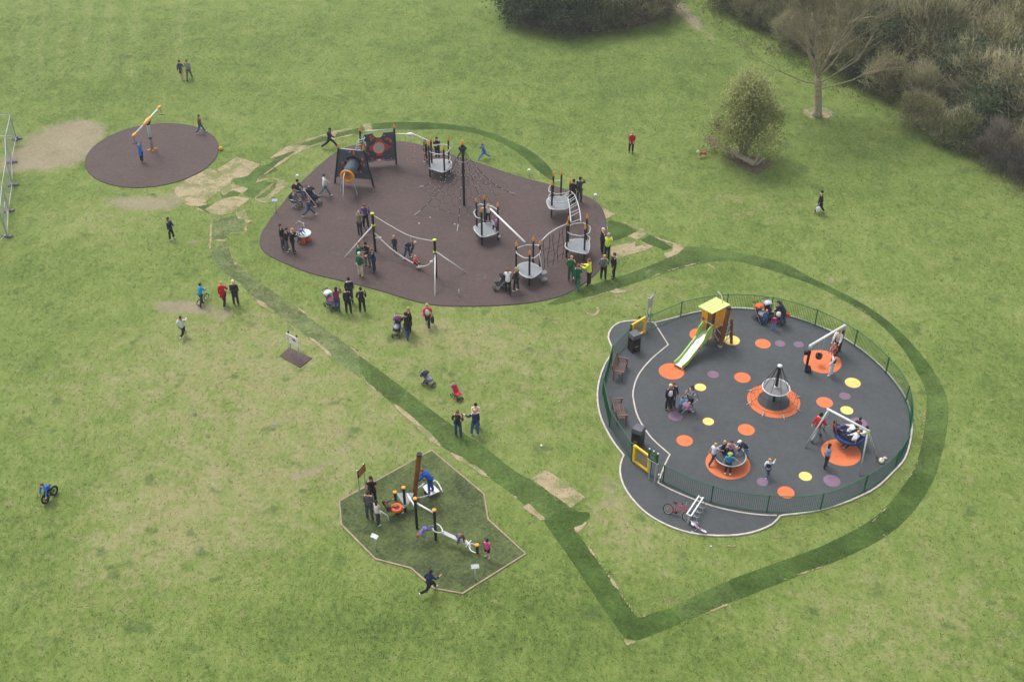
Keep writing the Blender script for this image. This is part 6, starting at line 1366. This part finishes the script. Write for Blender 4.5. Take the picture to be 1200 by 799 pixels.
def quads(name, P, D, Ln, Wd, tone, mat, parent=None, kink=True):
    """many small folded leaves: P base, D direction, Ln length, Wd half width"""
    n = len(P); up_ = rng.normal(size=(n, 3)); D = D / np.linalg.norm(D, axis=1, keepdims=True); s = np.cross(D, up_); s /= np.linalg.norm(s, axis=1, keepdims=True) + 1e-9; nn = np.cross(s, D)
    m_ = P + D * Ln[:, None] * .5; t_ = P + D * Ln[:, None] + nn * (Ln * .12)[:, None]
    v = np.stack([P, m_ + s * Wd[:, None] + nn * (Wd * .5)[:, None], t_, m_ - s * Wd[:, None] + nn * (Wd * .5)[:, None]], 1).reshape(-1, 3)
    i = np.arange(n) * 4; f = np.concatenate([np.stack([i, i + 1, i + 2], 1), np.stack([i, i + 2, i + 3], 1)])
    return tri_mesh(name, v, f, np.repeat(tone, 4), mat, parent)
def tri_mesh(name, v, f, tone, mat, parent):
    me = bpy.data.meshes.new(name); me.vertices.add(len(v)); me.vertices.foreach_set('co', v.astype(np.float32).ravel()); me.loops.add(f.size); me.loops.foreach_set('vertex_index', f.astype(np.int32).ravel())
    me.polygons.add(len(f)); me.polygons.foreach_set('loop_start', np.arange(0, f.size, 3, dtype=np.int32)); me.update()
    a = me.attributes.new('tone', 'FLOAT', 'POINT'); a.data.foreach_set('value', tone.astype(np.float32)); me.materials.append(mat)
    o = bpy.data.objects.new(name, me); COL.objects.link(o)
    if parent is not None: o.parent = parent
    return o
def twig_mesh(name, A, B, r, tone, mat, parent):
    """thin three-sided tapering twigs from A to B"""
    n = len(A); D = B - A; D = D / (np.linalg.norm(D, axis=1, keepdims=True) + 1e-9); x = np.cross(D, rng.normal(size=(n, 3))); x /= np.linalg.norm(x, axis=1, keepdims=True) + 1e-9; y = np.cross(D, x)
    vs = []
    for k in range(3): a = 2 * math.pi * k / 3; vs.append(A + (x * math.cos(a) + y * math.sin(a)) * r[:, None])
    vs.append(B); v = np.stack(vs, 1).reshape(-1, 3); i = np.arange(n) * 4
    f = np.concatenate([np.stack([i, i + 1, i + 3], 1), np.stack([i + 1, i + 2, i + 3], 1), np.stack([i + 2, i, i + 3], 1)])
    return tri_mesh(name, v, f, np.repeat(tone, 4), mat, parent)
def branches(seed, base, d0, L0, r0, depth, spread=.6, up_bias=.15, ratio=.72, nch=(2, 4), bend=.12):
    """recursive limbs: returns thick segments for tubes and fine twig arrays"""
    rn = random.Random(seed); segs = []; tw = []; tips = []
    def grow(p, d, L, r, k):
        pts = [p]; n = 4
        for j in range(n):
            d = (d + Vector((rn.gauss(0, bend), rn.gauss(0, bend), rn.gauss(0, bend) + up_bias * .12))).normalized(); p = p + d * L / n; pts.append(p)
        if k <= 0 or r < .012:
            for a, b in zip(pts[:-1], pts[1:]): tw.append((a, b, max(r, .006)))
            tips.append(p); return
        segs.append((pts, r, r * .66))
        for c_ in range(rn.randint(*nch)):
            t = rn.uniform(.35, 1.0); i = min(n - 1, int(t * n)); q_ = pts[i] + (pts[i + 1] - pts[i]) * (t * n - i)
            ax = Vector((rn.gauss(0, 1), rn.gauss(0, 1), rn.gauss(0, 1))).normalized(); nd = (d + ax * spread * rn.uniform(.6, 1.3) + Vector((0, 0, up_bias))).normalized()
            grow(q_, nd, L * ratio * rn.uniform(.75, 1.15), r * .56, k - 1)
        grow(p, (d + Vector((rn.gauss(0, .2), rn.gauss(0, .2), .1))).normalized(), L * ratio, r * .62, k - 1)
    grow(Vector(base), Vector(d0).normalized(), L0, r0, depth); return segs, tw, tips
def bush(name, label, cat, loc, w_, d_, h_, kind, seed, group=None, dens=1.0, loose=.25):
    """shrub: stems, twigs and leaves in uneven clumps through its volume"""
    g = np.random.default_rng(seed); rt = thing(name, label, cat, loc, g.uniform(0, 6.28) if kind != 'willow' else 0, group)
    K = int(34 * dens); th = g.uniform(0, 2 * np.pi, K); cz = g.uniform(0.05, 1, K) ** .8; rad = np.sqrt(g.uniform(.15, 1, K)); prof = np.sqrt(np.clip(1 - (cz * 1.02 - .42) ** 2 / .38, .12, 1))
    if kind == 'willow': prof = np.clip(1 - cz ** 1.25, .06, 1) ** .6 * (.92 + .25 * np.sin(th * 3 + 1) )
    C = np.stack([np.cos(th) * rad * prof * w_ / 2, np.sin(th) * rad * prof * d_ / 2, (.12 if kind != 'willow' else .04) * h_ + cz * h_ * (.80 if kind != 'willow' else .88)], 1); C += g.normal(size=C.shape) * np.array([w_, d_, h_]) * .05
    cs = g.uniform(.09, .19, K)[:, None] * np.array([w_, d_, h_ * .9]) * (1.15 if kind != 'willow' else 1.0); ct = np.clip(g.normal(.48, .26, K), 0, 1)
    stems = MB()
    for i in range(min(K, 16)):
        tip = Vector(C[i]); b0 = Vector((g.normal(0, .04 * w_), g.normal(0, .04 * d_), 0)); mid = b0 + (tip - b0) * .5 + Vector((g.normal(0, .1), g.normal(0, .1), .12 * h_)); stems.tube([b0, mid, tip], [.05, .035, .015], 5)
    stems.build('stems', BARK_D if kind in ('ivy', 'fresh') else BARK_G, rt, True)
    spec = {'ivy': (IVY, 150, .19, .08, 0), 'olive': (OLIVE, 80, .19, .062, 48), 'fresh': (FRESH, 120, .16, .06, 40), 'bare': (OLIVE, 34, .18, .06, 80), 'purple': (PURPL, 20, .12, .03, 95), 'willow': (BUSHL, 165, .15, .042, 16)}[kind]
    mat, nl, ll, lw, ntw = spec
    idx = np.repeat(np.arange(K), int(nl * dens)); n = len(idx); P = C[idx] + g.normal(size=(n, 3)) * cs[idx] * .62; P[:, 2] = np.clip(P[:, 2], .05, None)
    D = g.normal(size=(n, 3)) + (P - np.array([0, 0, h_ * .3])) / np.array([w_, d_, h_]) * 1.3
    if kind == 'willow': D[:, 2] -= .9
    quads('leaves', P, D, ll * g.uniform(.6, 1.5, n), lw * g.uniform(.7, 1.4, n), np.clip(ct[idx] + g.normal(0, .16, n) + (P[:, 2] / h_ - .5) * .12, 0, 1), mat, rt)
    if ntw:
        idx = np.repeat(np.arange(K), int(ntw * dens)); n = len(idx); A = C[idx] + g.normal(size=(n, 3)) * cs[idx] * .55; A[:, 2] = np.clip(A[:, 2], .03, None)
        D = g.normal(size=(n, 3)) * .75 + (A - np.array([0, 0, h_ * .1])) / np.array([w_, d_, h_]) * 2.0 + np.array([0, 0, .5]); D /= np.linalg.norm(D, axis=1, keepdims=True)
        twig_mesh('twigs', A, A + D * g.uniform(.3, 1.3, n)[:, None] * (1 if kind != 'willow' else .8), g.uniform(.014, .032, n), np.clip(ct[idx] + g.normal(0, .2, n), 0, 1), PURPL if kind == 'purple' else TWIGL, rt)
    return rt
# --- the bare tree on the lawn
c = G(957.5, 136); bt = thing('bare_tree', 'large leafless tree with spreading limbs on the lawn before the thicket', 'tree', c)
trunk_top = Vector((-.42, .1, 3.3)); tr = MB()
tr.tube(smooth_line([Vector((0, 0, -.05)), Vector((.0, 0, .35)), Vector((.06, .03, 1.6)), trunk_top], False, .5), [.50, .40, .36, .34, .33, .32, .31, .30, .30][:len(smooth_line([Vector((0, 0, -.05)), Vector((.0, 0, .35)), Vector((.06, .03, 1.6)), trunk_top], False, .5))] + [.30] * 20, 12) if False else tr.tube([Vector((0, 0, -.05)), Vector((0, 0, .3)), Vector((-.14, .02, 1.5)), Vector((-.30, .06, 2.5)), trunk_top], [.44, .31, .27, .25, .24], 12)
tr.build('trunk', BARK_G, bt, True)
allseg = []; alltw = []; alltip = []
mains = [((.02, .05, 1), 4.6, .16, 5), ((-.34, -.1, 1), 3.8, .085, 5), ((.32, .1, 1), 4.0, .10, 5), ((.2, .5, .9), 3.6, .10, 5), ((-.3, .4, .9), 3.4, .09, 5), ((.75, -.25, .55), 3.4, .055, 5), ((-.25, -.5, .85), 3.0, .08, 5), ((.95, .1, .30), 3.8, .05, 5), ((.5, -.4, .8), 3.2, .08, 5), ((-.7, .2, .7), 3.2, .07, 5)]
for i, (d, L, r_, k) in enumerate(mains):
    s_, t_, tp = branches(40 + i, trunk_top - Vector((0, 0, (.0, .35, .2, .5, .1, .9, .3, 1.3, .2, .1)[i])), d, L, r_, k, .62, .10, .70, (2, 3)); allseg += s_; alltw += t_; alltip += tp
s_, t_, tp = branches(77, trunk_top - Vector((.1, 0, .7)), (-1, -.1, .22), 3.6, .06, 4, .5, .1, .6, (1, 2)); allseg += s_; alltw += t_; alltip += tp
lm = MB()
for pts, ra, rb in allseg: lm.tube(pts, ra, 6 if ra > .05 else 4, rb, cap=False)
lm.build('limbs', BARK_G, bt, True)
A = np.array([t[0] for t in alltw]); B = np.array([t[1] for t in alltw]); rr = np.array([t[2] for t in alltw]) * .8
twig_mesh('twigs', A, A + (B - A) * 1.25, np.maximum(rr, .009), rng.uniform(.2, .9, len(A)), TWIGL, bt)
idx = rng.integers(0, len(A), 15000); A2 = A[idx] + (B[idx] - A[idx]) * rng.uniform(0, 1, 15000)[:, None]; D2 = rng.normal(size=(15000, 3)) + np.array([0, 0, .4]); D2 /= np.linalg.norm(D2, axis=1, keepdims=True)
twig_mesh('fine_twigs', A2, A2 + D2 * rng.uniform(.2, .8, 15000)[:, None], np.full(15000, .009), rng.uniform(.15, .8, 15000), TWIGL, bt)
idx = rng.integers(0, len(A), 4000); quads('buds', B[idx] + rng.normal(size=(4000, 3)) * .12, rng.normal(size=(4000, 3)), rng.uniform(.05, .11, 4000), rng.uniform(.015, .03, 4000), rng.uniform(.2, .9, 4000), OLIVE, bt)
# --- leafy bush on the lawn with a fallen log
c = G(869, 187); bush('leafy_bush', 'tall yellow green leafy bush standing alone on the lawn', 'bush', c, 4.7, 4.3, 6.3, 'willow', 5, None, 1.7)
a, b = G(856, 183), G(884, 196); lg = thing('fallen_log', 'pale fallen log under the lone leafy bush', 'log', ((a.x + b.x) / 2, (a.y + b.y) / 2, 0)); o0 = Vector(lg.location)
m = MB(); m.tube([a - o0 + Vector((0, 0, .45)), (a + b) / 2 - o0 + Vector((0, 0, .30)), b - o0 + Vector((0, 0, .24))], [.16, .20, .23], 10); m.build('trunk', BARK_G, lg, True)
for p, q_ in ((b - o0 + Vector((0, 0, .2)), Vector((.2, .1, .75))), (b - o0 + Vector((.1, 0, .2)), Vector((.55, .15, .45))), (a - o0 + Vector((0, 0, .4)), Vector((-.5, .2, .2)))): m = MB(); m.tube([p, p + q_], [.13, .07], 7); m.build('stub', BARK_G, lg, True)
# --- evergreen clump at the top
for i, (u, v, w_, h_, k, lab) in enumerate([(614, 20, 5.5, 3.6, 'ivy', 'dark evergreen bush at the left end of the top clump'), (642, 28, 6.0, 4.2, 'ivy', 'dark evergreen bush in the middle of the top clump'), (674, 29, 6.0, 4.2, 'ivy', 'dark evergreen bush right of the middle of the top clump'), (705, 28, 5.0, 3.4, 'fresh', 'lighter green bush in the top clump'), (735, 24, 5.4, 3.8, 'olive', 'olive twiggy bush near the right end of the top clump'), (759, 14, 5.0, 3.6, 'olive', 'olive twiggy bush at the right end of the top clump'), (650, -6, 7, 4.2, 'ivy', 'tall dark evergreen bush behind the top clump'), (720, -8, 7, 4.5, 'olive', 'tall olive bush behind the top clump')]):
    bush('evergreen_bush' if k == 'ivy' else 'bush', lab, 'bush', G(u, v), w_, w_ * .9, h_, k, 100 + i, 'bushes of the top clump', 1.25)
# --- the thicket at the upper right: a few kinds of shrub, copied
EDGE = [(822, -6), (846, 12), (872, 30), (900, 50), (935, 72), (972, 92), (1015, 110), (1058, 126), (1100, 148), (1145, 174), (1197, 210), (1250, 243)]
kinds = [('bare', 'brown twiggy shrub crowded in the thicket', 'twiggy_shrub'), ('olive', 'olive budding shrub crowded in the thicket', 'budding_shrub'), ('ivy', 'dark ivy clad shrub crowded in the thicket', 'ivy_shrub'), ('fresh', 'fresh green shrub at the thicket edge', 'green_shrub'), ('purple', 'purple brown bare shrub at the thicket edge', 'purple_shrub')]
protos = {}
for i, (k, lab, nm_) in enumerate(kinds):
    for j in range(2):
        protos[k, j] = bush(nm_, lab, 'shrub', (0, 0, 0), 5.0, 4.6, 4.6, k, 300 + i * 10 + j, lab + 's' if False else 'shrubs of the thicket', 1.35 if k in ('bare', 'purple') else 1.1)
used = set()
def put(k, x, y, s_, sz=1.0, row=0):
    j = random.randint(0, 1); o = protos[k, j]
    if (k, j) in used: o = copy_tree(o)
    used.add((k, j)); o.location = (x, y, -.05); o.scale = (s_, s_, s_ * sz); o.rotation_euler = (0, 0, random.uniform(0, 6.28))
    o['label'] = dict(kl)[k] + (' in the front row by the lawn' if row == 0 else ' just behind the front row' if row == 1 else ' in the middle of the thicket' if row < 4 else ' deep inside the thicket')
kl = [('bare', 'brown twiggy shrub'), ('olive', 'olive budding shrub'), ('ivy', 'dark ivy clad shrub'), ('fresh', 'fresh green leafy shrub'), ('purple', 'grey brown bare shrub')]
E_ = smooth_line([G(*p) for p in EDGE], False, 2.6)
for row in range(8):
    for i, p in enumerate(E_[::1]):
        t = E_[min(i + 1, len(E_) - 1)] - E_[max(i - 1, 0)]; n = Vector((t.y, -t.x, 0)).normalized()
        if n.y < 0 and n.x < 0: n = -n
        if n.dot(Vector((.6, .8, 0))) < 0: n = -n
        q_ = p + n * (1.7 + row * 2.95 + random.uniform(-.7, .7)) + t.normalized() * random.uniform(-1, 1)
        if q_.y > 125 or q_.x > 60 or (row > 0 and random.random() < .06): continue
        f = i / len(E_)
        if row == 0: k = random.choices(['bare', 'olive', 'fresh', 'purple', 'ivy'], [3.5, 4.5, 3.4 if .4 < f < .9 else 2.2, 1.2 if f > .85 else .1, .6])[0]; s_ = random.uniform(.45, .7)
        else: k = random.choices(['bare', 'olive', 'ivy', 'purple'], [6, 5.5, 2.6 if .55 < f < .9 else .9, .6])[0]; s_ = random.uniform(.85, 1.25)
        put(k, q_.x, q_.y, s_, random.uniform(.85, 1.25), row)
for (u, v, k, s_) in ((1128, 172, 'fresh', .62), (1105, 165, 'fresh', .5), (1162, 190, 'purple', .62), (1190, 205, 'purple', .6), (1075, 150, 'olive', .6), (1150, 165, 'ivy', .9), (1130, 120, 'ivy', 1.1), (1185, 160, 'ivy', 1.1), (1195, 130, 'ivy', 1.2), (855, 12, 'olive', .8), (885, 22, 'olive', .7)): q_ = G(u, v); put(k, q_.x, q_.y, s_)
# --- rough growth along the thicket edge: nettles, brambles, dead stalks
def verge():
    P = []; T = []
    for i in range(len(E_) - 1):
        a, b = E_[i], E_[i + 1]; t = (b - a); n = Vector((t.y, -t.x, 0)).normalized()
        if n.dot(Vector((.6, .8, 0))) < 0: n = -n
        for k in range(700):
            q_ = a + t * random.random() + n * (random.gauss(.3, 1.1) if i > len(E_) * .3 else random.gauss(.6, 1.7)); cl = math.sin(q_.x * 2.1) * math.cos(q_.y * 1.7) + random.gauss(0, .5)
            if cl > -.4: P.append((q_.x, q_.y, abs(random.gauss(.05, .12)))); T.append(.5 + cl * .2)
    P = np.array(P); n = len(P); T = np.clip(np.array(T), 0, 1); cut = int(n * .7); D = rng.normal(size=(n, 3)) * .8 + np.array([0, 0, 1.0])
    o = quads('rough_verge', P[:cut], D[:cut], rng.uniform(.10, .26, cut), rng.uniform(.02, .05, cut), T[:cut], FRESH); tag(o, 'rough nettles and weeds along the foot of the thicket', 'weeds', kind='stuff')
    o = twig_mesh('dead_stalks', P[cut:], P[cut:] + D[cut:] / np.linalg.norm(D[cut:], axis=1, keepdims=True) * rng.uniform(.2, .7, n - cut)[:, None], np.full(n - cut, .014), rng.uniform(.4, 1, n - cut), TWIGL, None); tag(o, 'dry dead stalks along the foot of the thicket', 'weeds', kind='stuff')
verge()
# --- grass tufts standing proud of the lawn
def tufts(N=150000):
    xs, ys, dry, bare, lush = GFIELD; y = rng.uniform(29, 108, N); x = rng.uniform(-1, 1, N) * (y * .44 + 9)
    ix = np.clip(np.searchsorted(xs, x), 0, len(xs) - 1); iy = np.clip(np.searchsorted(ys, y), 0, len(ys) - 1); d, b, l = dry[iy, ix], bare[iy, ix], lush[iy, ix]
    keep = (b < .35) & (rng.random(N) < .62 + .4 * np.clip(l, 0, 1) - .25 * np.clip(d, 0, 1))
    for P in PADS: keep &= ~inside(P, x, y)
    x, y, d, l = x[keep], y[keep], d[keep], l[keep]; n = len(x)
    cl = np.sin(x * 1.3 + np.sin(y * .9) * 2) * np.cos(y * 1.1 + np.sin(x * .7) * 2)
    tone = np.clip(.52 + .16 * d - .20 * l + .10 * cl + rng.normal(0, .20, n), 0, 1); k = 2
    P = np.repeat(np.stack([x, y, np.zeros(n)], 1), k, 0) + np.concatenate([rng.normal(size=(n * k, 2)) * .05, np.zeros((n * k, 1))], 1)
    D = rng.normal(size=(n * k, 3)) * .75; D[:, 2] = np.abs(D[:, 2]) * .6 + .45; D /= np.linalg.norm(D, axis=1, keepdims=True); L = rng.uniform(.05, .12, n * k); tn = np.repeat(tone, k)
    S_ = np.cross(D, rng.normal(size=(n * k, 3))); S_ /= np.linalg.norm(S_, axis=1, keepdims=True) + 1e-9
    v = np.stack([P - S_ * .016, P + S_ * .016, P + D * L[:, None]], 1).reshape(-1, 3); f = np.arange(n * k * 3).reshape(-1, 3)
    m_ = leaf_mat('grass_blades', [(.095, .145, .034), (.125, .178, .045), (.175, .222, .068), (.26, .27, .125)]); o = tri_mesh('grass_tufts', v, f, np.repeat(tn, 3), m_, None); tag(o, 'short tufts of grass over the lawn', 'grass', kind='stuff')
tufts()
finish_skins()
# ================================================================ thin haze in the air
m = MB(); m.box((0, 90, 21.5), (400, 420, 47)); hz = m.build('haze', bpy.data.materials.new('thin_haze')); hm = hz.data.materials[0]; hm.use_nodes = True; hm.node_tree.nodes.clear()
pv = hm.node_tree.nodes.new('ShaderNodeVolumePrincipled'); pv.inputs['Color'].default_value = (.93, .96, 1, 1); pv.inputs['Density'].default_value = .0005; pv.inputs['Anisotropy'].default_value = .2
oo = hm.node_tree.nodes.new('ShaderNodeOutputMaterial'); hm.node_tree.links.new(pv.outputs[0], oo.inputs['Volume']); tag(hz, 'thin pale haze in the air over the park', 'haze', kind='stuff')
